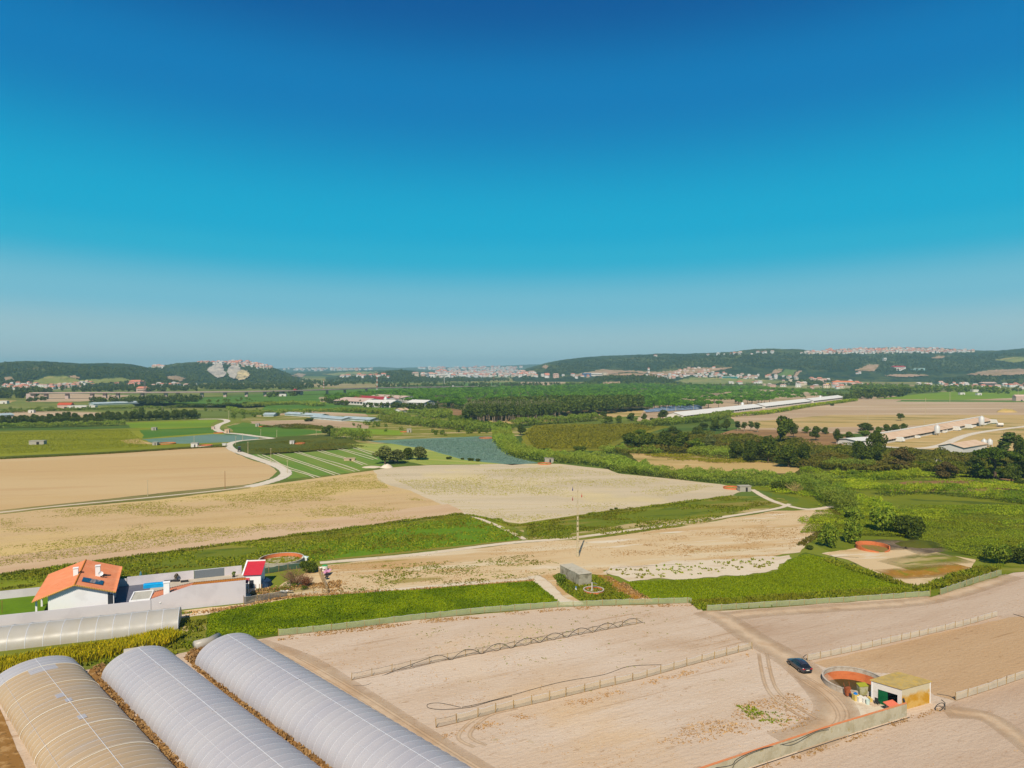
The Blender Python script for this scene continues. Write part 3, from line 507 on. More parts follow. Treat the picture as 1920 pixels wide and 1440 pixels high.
for nm, P, m_, lb in [
    ('clearing', [(306, 707), (330, 705), (350, 710), (340, 717), (322, 715)], soilr, 'red brown clearing below the quarry hill'),
    ('clearing', [(125, 706), (140, 704), (155, 711), (140, 713)], soilr, 'tan scar on the left hill'), ('clearing', [(5, 708), (20, 707), (28, 714), (10, 715)], soilr, 'red scar at the left end of the hill'),
    ('clearing', [(60, 716), (90, 706), (125, 707), (150, 714), (230, 709), (250, 716), (180, 722), (60, 722)], soilg, 'grassy slope below the left hill'),
    ('clearing', [(1014, 689), (1022, 684), (1030, 687), (1024, 694)], soilr, 'tan rock scar at the tip of the right hill'),
    ('clearing', [(1060, 706), (1130, 693), (1240, 698), (1300, 690), (1380, 690), (1330, 700), (1250, 705), (1130, 706)], soilr, 'terraced tan slope behind the town'),
    ('clearing', [(1440, 705), (1452, 694), (1470, 692), (1462, 701)], soilr, 'bare strip left of the hillside vineyard'), ('clearing', [(1455, 706), (1472, 693), (1496, 695), (1484, 708)], vineg, 'green vineyard square on the right hill'),
    ('clearing', [(1484, 708), (1497, 695), (1505, 696), (1492, 709)], soilr, 'bare strip right of the hillside vineyard'),
    ('clearing', [(1600, 697), (1626, 684), (1650, 684), (1645, 692), (1640, 698)], soilr, 'brown ploughed patch on the right hill'),
    ('clearing', [(1650, 706), (1680, 702), (1735, 703), (1745, 706), (1700, 709)], soilr, 'pale bare terrace on the right hill'),
    ('clearing', [(1740, 672), (1760, 668), (1775, 669), (1765, 674)], soilr, 'small brown clearing near the hill top'), ('clearing', [(1860, 676), (1900, 670), (1960, 672), (1900, 682)], soilg, 'grass clearing at the far right of the hill'),
    ('clearing', [(1805, 704), (1850, 695), (1920, 692), (2000, 694), (1960, 702), (1860, 706)], soilr, 'eroded tan slope at the far right'),
    ('clearing', [(1260, 716), (1300, 708), (1420, 712), (1500, 717), (1440, 722), (1300, 722)], soilg, 'green meadow below the town'),
    ('clearing', [(1120, 722), (1135, 717), (1166, 716), (1164, 721)], soilr, 'tan mound beside the dark spur'),
    ('clearing', [(600, 702), (660, 697), (720, 697), (700, 704), (640, 707)], soilg, 'pale fields on the distant rise'), ('clearing', [(540, 706), (560, 699), (576, 702), (566, 709)], soilr, 'brown field beside the quarry hill')]:
    drape(nm, P, m_, lb)
S('field', [(965, 722), (985, 709), (1050, 710), (1060, 718), (1040, 722)], 'tan_far', 2, 'pale quarry floor near the highway')
S('field', [(840, 714), (960, 710), (1090, 712), (1120, 722), (960, 724)], 'mix_weed', 1, 'mixed scrub beyond the pine forest')
# ================================================================ haze
hz = MB(); X0 = E + 60; hz.v = [(x, y, z) for z in (-6, 215) for x, y in ((-X0, -700), (X0, -700), (X0, E + 60), (-X0, E + 60))]
hz.f = [(3, 2, 1, 0), (4, 5, 6, 7), (0, 1, 5, 4), (1, 2, 6, 5), (2, 3, 7, 6), (3, 0, 4, 7)]; hz.m = [0] * 6
hm = bpy.data.materials.new('haze'); hm.use_nodes = True; t = hm.node_tree; t.nodes.clear(); o_ = nn(t, 'ShaderNodeOutputMaterial'); v_ = nn(t, 'ShaderNodeVolumePrincipled')
v_.inputs['Color'].default_value = (.42, .76, .86, 1); v_.inputs['Density'].default_value = 1.05e-4; v_.inputs['Anisotropy'].default_value = .0
t.links.new(v_.outputs[0], o_.inputs['Volume'])
tag(hz.build('haze', hm), 'thin bluish haze over the plain', 'haze', kind='stuff')
# ================================================================ plants
LF = {
 'broad': LEAF('dark evergreen leaves', A(44, 62, 16, 1.5), A(84, 98, 28, 1.5)),
 'broad2': LEAF('mid green leaves', A(60, 88, 16, 1.4), A(112, 132, 36, 1.3)),
 'olive': LEAF('olive leaves', A(66, 80, 42, 1.5), A(120, 130, 84, 1.3)),
 'pine': LEAF('umbrella pine needles', A(56, 98, 12, 1.7), A(104, 146, 28, 1.6), A(36, 66, 10, 1.3), lf=.06),
 'pine_dk': LEAF('old pine needles', A(40, 66, 14, 1.4), A(84, 104, 26, 1.4)),
 'euc': LEAF('eucalyptus leaves', A(54, 78, 26, 1.4), A(100, 118, 56, 1.3)),
 'brownleaf': LEAF('brownish shrub leaves', A(74, 66, 30, 1.2), A(112, 94, 46, 1.2)),
 'reed': LEAF('reed leaves', A(90, 124, 42, 1.4), A(142, 164, 72, 1.35), A(124, 138, 56, 1.3), lf=.03),
 'reed_y': LEAF('bright reed leaves', A(118, 148, 24, 1.4), A(172, 186, 50, 1.3), A(90, 124, 30, 1.3), lf=.06),
 'crop': LEAF('crop leaves', A(90, 122, 4, 1.35), A(138, 156, 12, 1.3), A(84, 112, 4, 1.25), lf=.12),
 'crop_dk': LEAF('dark crop leaves', A(88, 120, 6, 1.35), A(138, 154, 18, 1.35), A(112, 132, 12, 1.3), lf=.06),
 'corn': LEAF('corn leaves', A(112, 128, 8, 1.3), A(214, 186, 24, 1.2), A(150, 146, 14, 1.2), lf=.4),
 'marshw': LEAF('meadow leaves', A(96, 124, 16, 1.4), A(136, 154, 38, 1.35), A(112, 118, 28, 1.3), lf=.04), 'scrub': LEAF('scrub leaves', A(66, 84, 16, 1.35), A(112, 118, 34, 1.3), A(116, 100, 40, 1.1), lf=.02), 'vine': LEAF('vine leaves', A(104, 112, 18, 1.3), A(150, 148, 40, 1.2), A(116, 120, 30, 1.2), lf=.02),
 'gbush': LEAF('bright shrub leaves', A(72, 104, 22, 1.35), A(130, 148, 54, 1.3)), 'cab': LEAF('cabbage leaves', A(98, 128, 108, 1.2), A(134, 152, 140, 1.2)), 'oliv': LEAF('olive crop leaves', A(116, 130, 8, 1.2), A(152, 160, 18, 1.2)),
 'weed': LEAF('weed leaves', A(84, 110, 16, 1.3), A(140, 150, 40, 1.3), A(110, 110, 30, 1.2), lf=.08),
 'stub': LEAF('stubble sprouts', A(140, 150, 50, 1.2), A(196, 180, 90, 1.1)),
 'dryw': LEAF('dead weeds', A(166, 124, 70, 1.1), A(214, 176, 120, 1.1), A(186, 140, 84), lf=.3)}
BARK = M('bark', A(110, 92, 72), [(A(80, 66, 52), 2, .45, .6, .7, {})]); BARKP = M('pale eucalyptus bark', A(176, 160, 134), [(A(120, 100, 80), 1.5, .5, .62, .7, {})])
def blob_leaves(blobs, n, size, rg):
    """leaf clumps spread through ellipsoids: returns quads"""
    w_ = np.array([b[3] * b[4] for b in blobs]); w_ = w_ / w_.sum(); bi = rg.choice(len(blobs), n, p=w_); B = np.array(blobs, float)[bi]
    d = rg.normal(size=(n, 3)); d /= np.linalg.norm(d, axis=1)[:, None]; r = rg.uniform(.62, 1.06, n) ** .8
    C = B[:, :3] + d * B[:, 3:6] * r[:, None]
    nrm = d + rg.normal(size=(n, 3)) * .75; nrm[:, 2] += .3; nrm /= np.linalg.norm(nrm, axis=1)[:, None]
    a = np.cross(nrm, rg.normal(size=(n, 3))); a /= np.linalg.norm(a, axis=1)[:, None]; b = np.cross(nrm, a)
    s = size * rg.uniform(.6, 1.35, n)[:, None]; a = a * s; b = b * s * rg.uniform(.5, 1, n)[:, None]
    return np.stack([C - a, C - b * .9, C + a, C + b], 1).reshape(-1, 3)
def quads(n): return np.arange(n * 4).reshape(-1, 4)
def trunk_mb(h, r, limbs=4, spread=1.5, rg=R, lean=0):
    m = MB(); top = Vector((lean, 0, h)); mid = Vector((lean * .4 + rg.uniform(-.2, .2), rg.uniform(-.2, .2), h * .5))
    m.tube([(0, 0, -.3), mid, top], [r, r * .75, r * .5], 6)
    for k in range(limbs):
        a = 2 * PI * k / limbs + rg.uniform(-.4, .4); s0 = mid.lerp(top, rg.uniform(.2, .9)); e = s0 + Vector((math.cos(a) * spread, math.sin(a) * spread, h * rg.uniform(.25, .5)))
        m.tube([s0, s0.lerp(e, .5) + Vector((0, 0, .2)), e], [r * .45, r * .3, r * .12], 4)
    return m
def tree_proto(kind, var):
    rg = np.random.default_rng(hash((kind, var)) % 1000 if False else sum(map(ord, kind)) * 7 + var); rr = random.Random(var * 13 + len(kind))
    nm, tm = kind, BARK
    if kind in ('broadleaf_tree', 'leafy_tree', 'olive_tree', 'brown_shrub'):
        H = 10.0; bl = []
        for k in range(11 if kind != 'brown_shrub' else 7):
            a = rr.uniform(0, 2 * PI); q = rr.uniform(0, 3.1); z = rr.uniform(3.2, 8.0) - q * .35; s = rr.uniform(1.3, 2.3)
            bl.append((q * math.cos(a), q * math.sin(a), z, s * 1.1, s * 1.1, s * .85))
        bl.append((0, 0, 7.6, 2, 2, 1.8))
        lv = blob_leaves(bl, 2600, .36, rg); mt = LF[{'broadleaf_tree': 'broad', 'leafy_tree': 'broad2', 'olive_tree': 'olive', 'brown_shrub': 'brownleaf'}[kind]]; tk = trunk_mb(5.5, .32, 5, 2.0, rr)
    elif kind == 'umbrella_pine':
        H = 10.0; bl = []
        for k in range(14):
            a = rr.uniform(0, 2 * PI); q = 4.3 * math.sqrt(rr.random()); bl.append((q * math.cos(a), q * math.sin(a), 7.8 - q * q * .09 + rr.uniform(-.2, .3), 1.6, 1.6, 1.35))
        lv = blob_leaves(bl, 1500, .42, rg); mt = LF['pine']; tk = trunk_mb(7.2, .3, 6, 2.6, rr)
    elif kind == 'old_pine':
        H = 10.0; bl = []
        for k in range(22):
            a = rr.uniform(0, 2 * PI); q = 5.2 * math.sqrt(rr.random()); bl.append((q * math.cos(a), q * math.sin(a), 8.3 - q * q * .07 + rr.uniform(-.9, .3), 1.5, 1.5, .8))
        for k in range(8):
            a = rr.uniform(0, 2 * PI); bl.append((4 * math.cos(a), 4 * math.sin(a), rr.uniform(2, 5), 1.5, 1.5, .9))
        lv = blob_leaves(bl, 5200, .30, rg); mt = LF['pine_dk']; tk = trunk_mb(7, .45, 7, 3, rr)
    elif kind == 'eucalyptus':
        H = 10.0; bl = [(rr.uniform(-.5, .5), rr.uniform(-.5, .5), z, 1.0, 1.0, 1.1) for z in np.linspace(4.6, 9.2, 7)] + [(rr.uniform(-.9, .9), rr.uniform(-.9, .9), rr.uniform(4, 8), .7, .7, .7) for _ in range(4)]
        lv = blob_leaves(bl, 620, .36, rg); mt = LF['euc']; tk = trunk_mb(9, .16, 4, .8, rr); tm = BARKP
    elif kind == 'lean_tree':
        H = 10.0; bl = [(rr.uniform(-3, 3), rr.uniform(-2, 2), rr.uniform(5, 8.6), 2, 1.8, 1.5) for _ in range(6)] + [(3, 0, 4.5, 1.8, 1.5, 1.6)]
        lv = blob_leaves(bl, 1500, .42, rg); mt = LF['broad']; tk = trunk_mb(6, .3, 4, 2, rr, 1.0)
    elif kind == 'bush':
        H = 10.0; bl = [(rr.uniform(-4, 4), rr.uniform(-4, 4), rr.uniform(2.5, 6.5), 3.2, 3.2, 2.8) for _ in range(9)]
        lv = blob_leaves(bl, 2600, .55, rg); mt = LF['broad']; tk = None
    elif kind == 'green_bush':
        H = 10.0; bl = [(rr.uniform(-4, 4), rr.uniform(-4, 4), rr.uniform(2.5, 6.5), 3.2, 3.2, 2.8) for _ in range(9)]
        lv = blob_leaves(bl, 2200, .6, rg); mt = LF['gbush']; tk = None
    return lv, mt, tk, tm
PROTO = {}; PLANT_N = [0]
def plant(kind, loc, h, wd=None, label='', cat='tree', group=None, rz=None, var=None):
    """one plant standing at loc: h metres tall, wd metres across (the prototypes are 10 tall)"""
    var = (PLANT_N[0] % 4 if var is None else var); PLANT_N[0] += 1
    base_w = {'umbrella_pine': 11.2, 'old_pine': 12.5, 'eucalyptus': 2.8, 'bush': 12.5, 'green_bush': 12.5}.get(kind, 9.4)
    if (kind, var) not in PROTO:
        lv, mt, tk, tm = tree_proto(kind, var)
        if tk is None:
            cr_ = mesh_np(kind, lv, quads(len(lv) // 4), mt); PROTO[kind, var] = cr_; r = cr_
        else:
            r = bpy.data.objects.new(kind, None); COL.objects.link(r); mesh_np('crown', lv, quads(len(lv) // 4), mt, r); tk.build('trunk', tm, r); PROTO[kind, var] = r; reg(r)
    else: r = copy_tree(PROTO[kind, var])
    k = h / 10.0; s = (wd or h * base_w / 10) / base_w
    r.location = loc; r.rotation_euler = (0, 0, R.uniform(0, 6.28) if rz is None else rz); r.scale = (s, s, k)
    tag(r, label, cat, group); return r
def plant_px(kind, px, py, hpx, wpx, label, cat='tree', group=None, **kw):
    g = G(px, py); s = F / g.y; return plant(kind, g, hpx / s * 1.02, wpx / s, label, cat, group, **kw)
def stuff_trees(name, pts, kind, hs, label, cat='wood', nleaf=150, size=.75, mats=None, trunks=False):
    """many far trees as one mass"""
    L_ = []; T = MB()
    protos = []
    for v in range(4):
        rg = np.random.default_rng(v + 5); rr = random.Random(v)
        if kind == 'pine': bl = [(q * math.cos(a), q * math.sin(a), 8.1 - q * q * .11, 1.7, 1.7, 1.35) for a, q in [(a * 1.1, 4.6 * math.sqrt((a + .5) / 13)) for a in range(13)]]
        elif kind == 'euc': bl = [(0, 0, z, 1.1, 1.1, 1.3) for z in (5, 6.5, 8, 9)]
        else: bl = [(rr.uniform(-2.5, 2.5), rr.uniform(-2.5, 2.5), rr.uniform(3, 7.5), 2.3, 2.3, 2.2) for _ in range(6)]
        protos.append(blob_leaves(bl, nleaf, size, rg))
    for i, (x, y, z, h) in enumerate(pts):
        p = protos[i % 4]; k = h / 10; a = R.uniform(0, 6.28); ca, sa = math.cos(a) * k, math.sin(a) * k; wk = R.uniform(.8, 1.05)
        L_.append(np.stack([(p[:, 0] * ca - p[:, 1] * sa) * wk + x, (p[:, 0] * sa + p[:, 1] * ca) * wk + y, p[:, 2] * k + z], 1))
    V = np.concatenate(L_); return tag(mesh_np(name, V, quads(len(V) // 4), mats), label, cat, kind='stuff')
def scatter_pts(W, n, dens=None, sc_=20.0):
    x0, x1 = min(p[0] for p in W), max(p[0] for p in W); y0, y1 = min(p[1] for p in W), max(p[1] for p in W)
    O = []; c = 0; it = 0
    while c < n and it < 60:
        it += 1; x = NR.uniform(x0, x1, n * 2); y = NR.uniform(y0, y1, n * 2); k = inpoly(x, y, W)
        if dens is not None: k &= NR.random(n * 2) < np.clip((fbm(x / sc_, y / (sc_ * .5), 4) - dens[0]) / (dens[1] - dens[0]), dens[2] if len(dens) > 2 else 0, 1)
        O.append(np.stack([x[k], y[k]], 1)); c += k.sum()
    return np.concatenate(O)[:n]
def poly_area(W): return abs(sum(W[i - 1][0] * W[i][1] - W[i][0] * W[i - 1][1] for i in range(len(W)))) / 2
def tufts(name, P, per_m2, h, wd, mat, label, blades=3, lean=.5, dens=None, sc_=20.0, world=False, cat='plants', hn=.5, cap=90000, fat=1.0, rows=None, z0=0.0):
    W = [(p[0], p[1]) for p in P] if world else [tuple(G(*p)[:2]) for p in P]
    n = min(cap, max(4, int(poly_area(W) * per_m2))); C = scatter_pts(W, n, dens, sc_)
    if rows:
        sp, ang, th = rows; ca, sa = math.cos(ang), math.sin(ang); q = -C[:, 0] * sa + C[:, 1] * ca; u = C[:, 0] * ca + C[:, 1] * sa; q = (np.round(q / sp) + NR.uniform(-th, th, len(q))) * sp
        C = np.stack([u * ca - q * sa, u * sa + q * ca], 1)
    n = len(C); C = np.repeat(C, blades, 0) + NR.normal(size=(n * blades, 2)) * wd * .6; N = len(C)
    hh = h * (1 - hn + 2 * hn * fbm(C[:, 0] / (h * 3 + 2), C[:, 1] / (h * 3 + 2), 3)) * NR.uniform(.6, 1.15, N)
    a = NR.uniform(0, 2 * PI, N); b = NR.uniform(0, 2 * PI, N); l = NR.uniform(0, lean, N) * hh
    B = np.concatenate([C, np.full((N, 1), z0)], 1); dx = np.stack([np.cos(a), np.sin(a), np.zeros(N)], 1) * wd * .5 * NR.uniform(.6, 1.3, N)[:, None]
    ld = np.stack([np.cos(b) * l, np.sin(b) * l, hh], 1); mid = B + ld * .55 + np.stack([np.zeros(N), np.zeros(N), hh * .08], 1); tip = B + ld; tip[:, 2] -= l * .35
    V = np.stack([B - dx * .5, B + dx * .5, mid + dx * fat, tip + dx * .15, tip - dx * .15, mid - dx * fat], 1).reshape(-1, 3)
    i = np.arange(N)[:, None] * 6; Fq = np.concatenate([i + np.array([[0, 1, 2, 5]]), i + np.array([[5, 2, 3, 4]])], 0)
    return tag(mesh_np(name, V, Fq, LF[mat]), label, cat, kind='stuff')
def canopy(name, P, per_m2, h, size, mat, label, world=False, cat='plants', hn=.5, cap=90000, lump=4.0, asp=2.2, dens=None, sc_=20, z0=0.0, up=.5, skirt=.45):
    """a low mass of leaves: lumpy top, leaves hanging down to the ground"""
    W = [(p[0], p[1]) for p in P] if world else [tuple(G(*p)[:2]) for p in P]
    n = min(cap, max(8, int(poly_area(W) * per_m2))); C = scatter_pts(W, n, dens, sc_); n = len(C)
    Hh = h * (1 - hn + 2 * hn * np.clip(fbm(C[:, 0] / lump, C[:, 1] / lump, 3) * 1.6 - .3, 0, 1)); u = NR.random(n); z = Hh * (1 - skirt * u * u * 2.0 * NR.random(n)) + z0
    z = np.maximum(z, .1 * h)
    P3 = np.stack([C[:, 0], C[:, 1], z], 1); a = NR.normal(size=(n, 3)); a[:, 2] = np.abs(a[:, 2]) * up * 2; a /= np.linalg.norm(a, axis=1)[:, None]
    b = np.cross(a, NR.normal(size=(n, 3))); b /= np.linalg.norm(b, axis=1)[:, None]; s_ = size * NR.uniform(.6, 1.4, n)[:, None]; a = a * s_; b = b * s_ / asp
    V = np.stack([P3 - a, P3 - b, P3 + a, P3 + b], 1).reshape(-1, 3)
    return tag(mesh_np(name, V, quads(n), LF[mat]), label, cat, kind='stuff')
def belt(P, width, h, mat, label, per_m2=.55, wd=.7, blades=5, lean=.55, name='reed_bed', hn=.45, world=False, cap=60000):
    W = spline([Vector((p[0], p[1], 0)) for p in P] if world else [G(*p) for p in P], 6); Lp, Rp = [], []
    for i, p in enumerate(W):
        t_ = (W[min(i + 1, len(W) - 1)] - W[max(i - 1, 0)]).normalized(); nv = Vector((-t_.y, t_.x, 0)); wdl = (width if not isinstance(width, (list, tuple)) else width[0] + (width[1] - width[0]) * i / len(W)) / 2 * (.75 + .5 * float(vn(p.x / 15, p.y / 15)))
        Lp.append(p + nv * wdl); Rp.append(p - nv * wdl)
    D = W[len(W) // 2].y; sz = max(.34, D / 1000)
    return canopy(name, Lp + Rp[::-1], min(16, 3.2 / sz ** 2), h * .9, sz, mat, label, world=True, cat='reeds', hn=hn * 1.1, cap=int(cap * 3.4), lump=2.6 + D / 260, asp=2.6, up=.9, skirt=.6)
# ---- crops and weeds
tufts('crop', [(394, 1153), (480, 1136), (560, 1123), (1000, 1092), (1048, 1130), (1042, 1136), (780, 1158), (522, 1189), (390, 1199)], 42, .5, .2, 'crop', 'dense bright green leafy crop by the greenhouses', 2, .6, fat=1.3, cap=90000, hn=.35)
tufts('crop', [(1172, 1094), (1300, 1088), (1400, 1081), (1456, 1074), (1480, 1052), (1510, 1040), (1560, 1050), (1650, 1084), (1735, 1112), (1600, 1122), (1440, 1136), (1320, 1141), (1298, 1124), (1222, 1128)], 34, .36, .2, 'crop_dk', 'dark green crop growing in rows', 2, .6, fat=1.2, cap=90000, hn=.3, rows=(1.1, math.radians(8), .27))
tufts('tall_grass', [(1300, 1128), (1440, 1118), (1600, 1108), (1690, 1102), (1742, 1112), (1600, 1124), (1440, 1138), (1330, 1145)], 12, .7, .3, 'weed', 'rank grass along the concrete fence', 2, .7)
tufts('corn_row', [(-60, 1268), (0, 1250), (170, 1219), (320, 1192), (338, 1200), (320, 1212), (180, 1240), (0, 1272), (-60, 1288)], 16, 1.8, .26, 'corn', 'yellowing corn in front of the long greenhouse', 5, .5, cat='corn', fat=.9, hn=.25)
canopy('weeds', [(1500, 1000), (1530, 960), (1700, 950), (1920, 950), (2000, 960), (2000, 1050), (1920, 1040), (1840, 1050), (1700, 1010)], 14, .8, .22, 'marshw', 'rough tall weeds of the green meadow', dens=(.3, .62, .1), cap=170000, lump=9, hn=.6)
tufts('weeds', [(0, 1080), (500, 1014), (870, 966), (980, 1001), (972, 1012), (620, 1050), (500, 1060), (250, 1083), (0, 1104)], 2.4, .5, .4, 'weed', 'low weeds on the green strip', 2, .8, dens=(.38, .55), cap=40000)
tufts('weeds', [(985, 985), (1375, 931), (1470, 937), (1300, 985), (1100, 1010), (990, 1012)], 1.2, .5, .45, 'weed', 'low weeds below the pale stubble field', 2, .8, dens=(.42, .6), sc_=12)
tufts('weeds', [(620, 1060), (985, 1020), (1450, 960), (1550, 960), (1510, 1020), (1440, 1044), (1130, 1068), (1000, 1090), (620, 1112)], .6, .2, .24, 'dryw', 'dry tufts around the utility pole', 2, .8, dens=(.45, .6), sc_=12)
tufts('weeds', [(1140, 1068), (1460, 1046), (1440, 1064), (1200, 1088)], .3, .5, .4, 'weed', 'scattered green tufts on the white sand', 6, .8)
tufts('weeds', [(1040, 1084), (1120, 1080), (1190, 1128), (1100, 1133), (1064, 1112)], 6, .55, .4, 'weed', 'grass around the concrete hut', 2, .8)
tufts('weeds', [(1118, 1080), (1140, 1080), (1222, 1129), (1188, 1131)], 4, .35, .35, 'dryw', 'rusty dry weeds beside the small tank', 2, .8)
tufts('stubble_plants', [(0, 965), (300, 940), (540, 908), (700, 888), (735, 920), (868, 960), (600, 990), (0, 1062)], 1.6, .22, .3, 'stub', 'yellow green sprouts of the long stubble field', 2, .9, dens=(.4, .6), sc_=30)
tufts('stubble_plants', [(720, 890), (1050, 875), (1340, 912), (1130, 956), (975, 980), (870, 960)], 1.0, .22, .3, 'stub', 'sparse sprouts of the pale stubble field', 2, .9, dens=(.4, .62), sc_=40)
tufts('weeds', [(345, 1232), (372, 1214), (640, 1452), (575, 1452)], 8, .5, .35, 'dryw', 'dead weeds between the two right greenhouses', 3, .9)
tufts('weeds', [(172, 1252), (190, 1244), (372, 1470), (310, 1470)], 8, .4, .35, 'dryw', 'dead weeds between the two left greenhouses', 3, .9)
tufts('weeds', [(300, 1200), (345, 1165), (385, 1165), (382, 1204), (330, 1228), (150, 1252), (90, 1262)], 2.5, .7, .4, 'weed', 'green weeds behind the greenhouses', 3, .8, dens=(.42, .55), sc_=6)
tufts('weeds', [(1800, 1100), (1700, 1110), (1740, 1096), (1830, 1066), (1880, 1062), (1860, 1078)], 6, 1.0, .4, 'weed', 'grassy bank behind the fence bend', 3, .8)
tufts('weeds', [(1400, 1340), (1470, 1325), (1500, 1350), (1430, 1372)], 1.2, .2, .3, 'weed', 'small green tufts in the sand', 2, 1, dens=(.5, .6), sc_=4)
tufts('weeds', [(760, 1180), (1200, 1140), (1300, 1170), (1100, 1330), (800, 1260)], .10, .15, .3, 'weed', 'scattered seedlings in the sand', 3, 1, dens=(.5, .65), sc_=14)
tufts('weeds', [(818, 1372), (1000, 1334), (1400, 1226), (1405, 1232), (1010, 1345), (830, 1385)], 2.5, .14, .35, 'dryw', 'dry stalks along the netting', 3, 1.2, dens=(.45, .6), sc_=3)
tufts('weeds', [(340, 1150), (456, 1136), (460, 1140), (345, 1158)], 4, .4, .3, 'dryw', 'dry grass at the foot of the white wall', 2, .8)
tufts('weeds', [(470, 1112), (520, 1100), (640, 1090), (640, 1110), (480, 1128)], 2, .6, .4, 'dryw', 'dry weeds behind the dark netting', 3, .9, dens=(.4, .6), sc_=6)
canopy('scrub', [(1150, 855), (1180, 830), (1300, 815), (1480, 830), (1660, 850), (1900, 860), (2000, 900), (1700, 888), (1500, 880), (1330, 850)], 3, 3.0, .6, 'scrub', 'low scrub under the riverside trees', dens=(.35, .6, .25), sc_=30, cap=130000, lump=9, hn=.8)
canopy('vine_rows', [(985, 815), (1005, 800), (1200, 797), (1230, 804), (1160, 825), (1130, 842), (1000, 842)], 1.6, 1.5, .6, 'vine', 'leafy rows of the yellow green field', cap=90000, lump=5, hn=.6)
# ---- reed belts
belt([(940, 812), (945, 830), (965, 850), (1010, 862), (1060, 866), (1120, 872), (1165, 880), (1210, 888)], [16, 14], 5, 'reed', 'broad reed belt curving round the yellow green field', cap=26000)
belt([(1160, 886), (1240, 893), (1320, 902), (1400, 908), (1450, 912), (1500, 916)], [10, 9], 4, 'reed', 'reed belt along the pale stubble field', cap=16000)
belt([(1270, 893), (1400, 898), (1480, 905), (1560, 905)], [6, 14], 4, 'reed', 'reed belt behind the golden meadow', cap=14000)
belt([(1470, 915), (1540, 928), (1570, 945), (1590, 965)], [14, 8], 5, 'reed', 'tall reeds leaning over the end of the sandy field', per_m2=1, cap=14000)
belt([(1500, 892), (1600, 898), (1680, 900), (1720, 893)], [7, 6], 3.5, 'reed_y', 'bright yellow green reeds below the hollow', cap=12000)
belt([(1650, 930), (1720, 925), (1800, 930), (1860, 936), (1930, 944), (2050, 950)], [8, 10], 3.6, 'reed_y', 'long bright reed belt at the right edge', per_m2=.9, cap=20000)
belt([(1540, 935), (1600, 945), (1640, 952), (1660, 965)], [10, 7], 2.6, 'reed_y', 'low yellow reeds left of the meadow', cap=9000)
belt([(730, 790), (780, 797), (840, 803), (900, 808), (950, 806)], [22, 16], 6, 'reed', 'reed belt along the ditch below the factory', per_m2=.16, wd=1.5, cap=14000)
belt([(795, 778), (815, 780), (825, 785)], 26, 6, 'reed', 'clump of reeds by the brown plot', per_m2=.2, wd=1.5)
belt([(965, 800), (1000, 797), (1060, 793), (1120, 788)], [14, 14], 6, 'reed', 'reeds at the foot of the eucalyptus stand', per_m2=.16, wd=1.5, cap=9000)
belt([(620, 822), (650, 822), (688, 828)], 9, 6, 'reed', 'reed hedge beside the lone tree', per_m2=.7, wd=1)
belt([(1200, 800), (1260, 795), (1330, 788), (1360, 780)], [16, 22], 5, 'reed', 'pale reeds before the long white sheds', per_m2=.16, wd=1.6, cap=9000)
belt([(1300, 852), (1350, 858), (1400, 862)], [12, 10], 5, 'reed', 'reeds under the dark trees', per_m2=.5, wd=1)
belt([(1130, 850), (1170, 848), (1240, 852)], [9, 8], 4, 'reed', 'grey green reeds left of the dark trees', per_m2=.5, wd=1)
belt([(1540, 878), (1600, 876), (1640, 880)], 8, 4, 'reed', 'blue green reeds in the hollow', per_m2=.6, wd=1)
belt([(-200, 812), (0, 803), (120, 801), (235, 797)], 9, 4, 'reed', 'green bushes along the edge of the olive field', per_m2=.3, wd=1.2, cap=9000)
belt([(460, 762), (560, 758), (600, 762)], 20, 4, 'reed', 'tall green crop left of the factory', per_m2=.1, wd=1.8)
belt([(1350, 783), (1440, 776), (1520, 763), (1605, 752)], 7, 4, 'reed_y', 'clipped hedge along the long white sheds', per_m2=.5, wd=1.1, name='hedge', hn=.15)
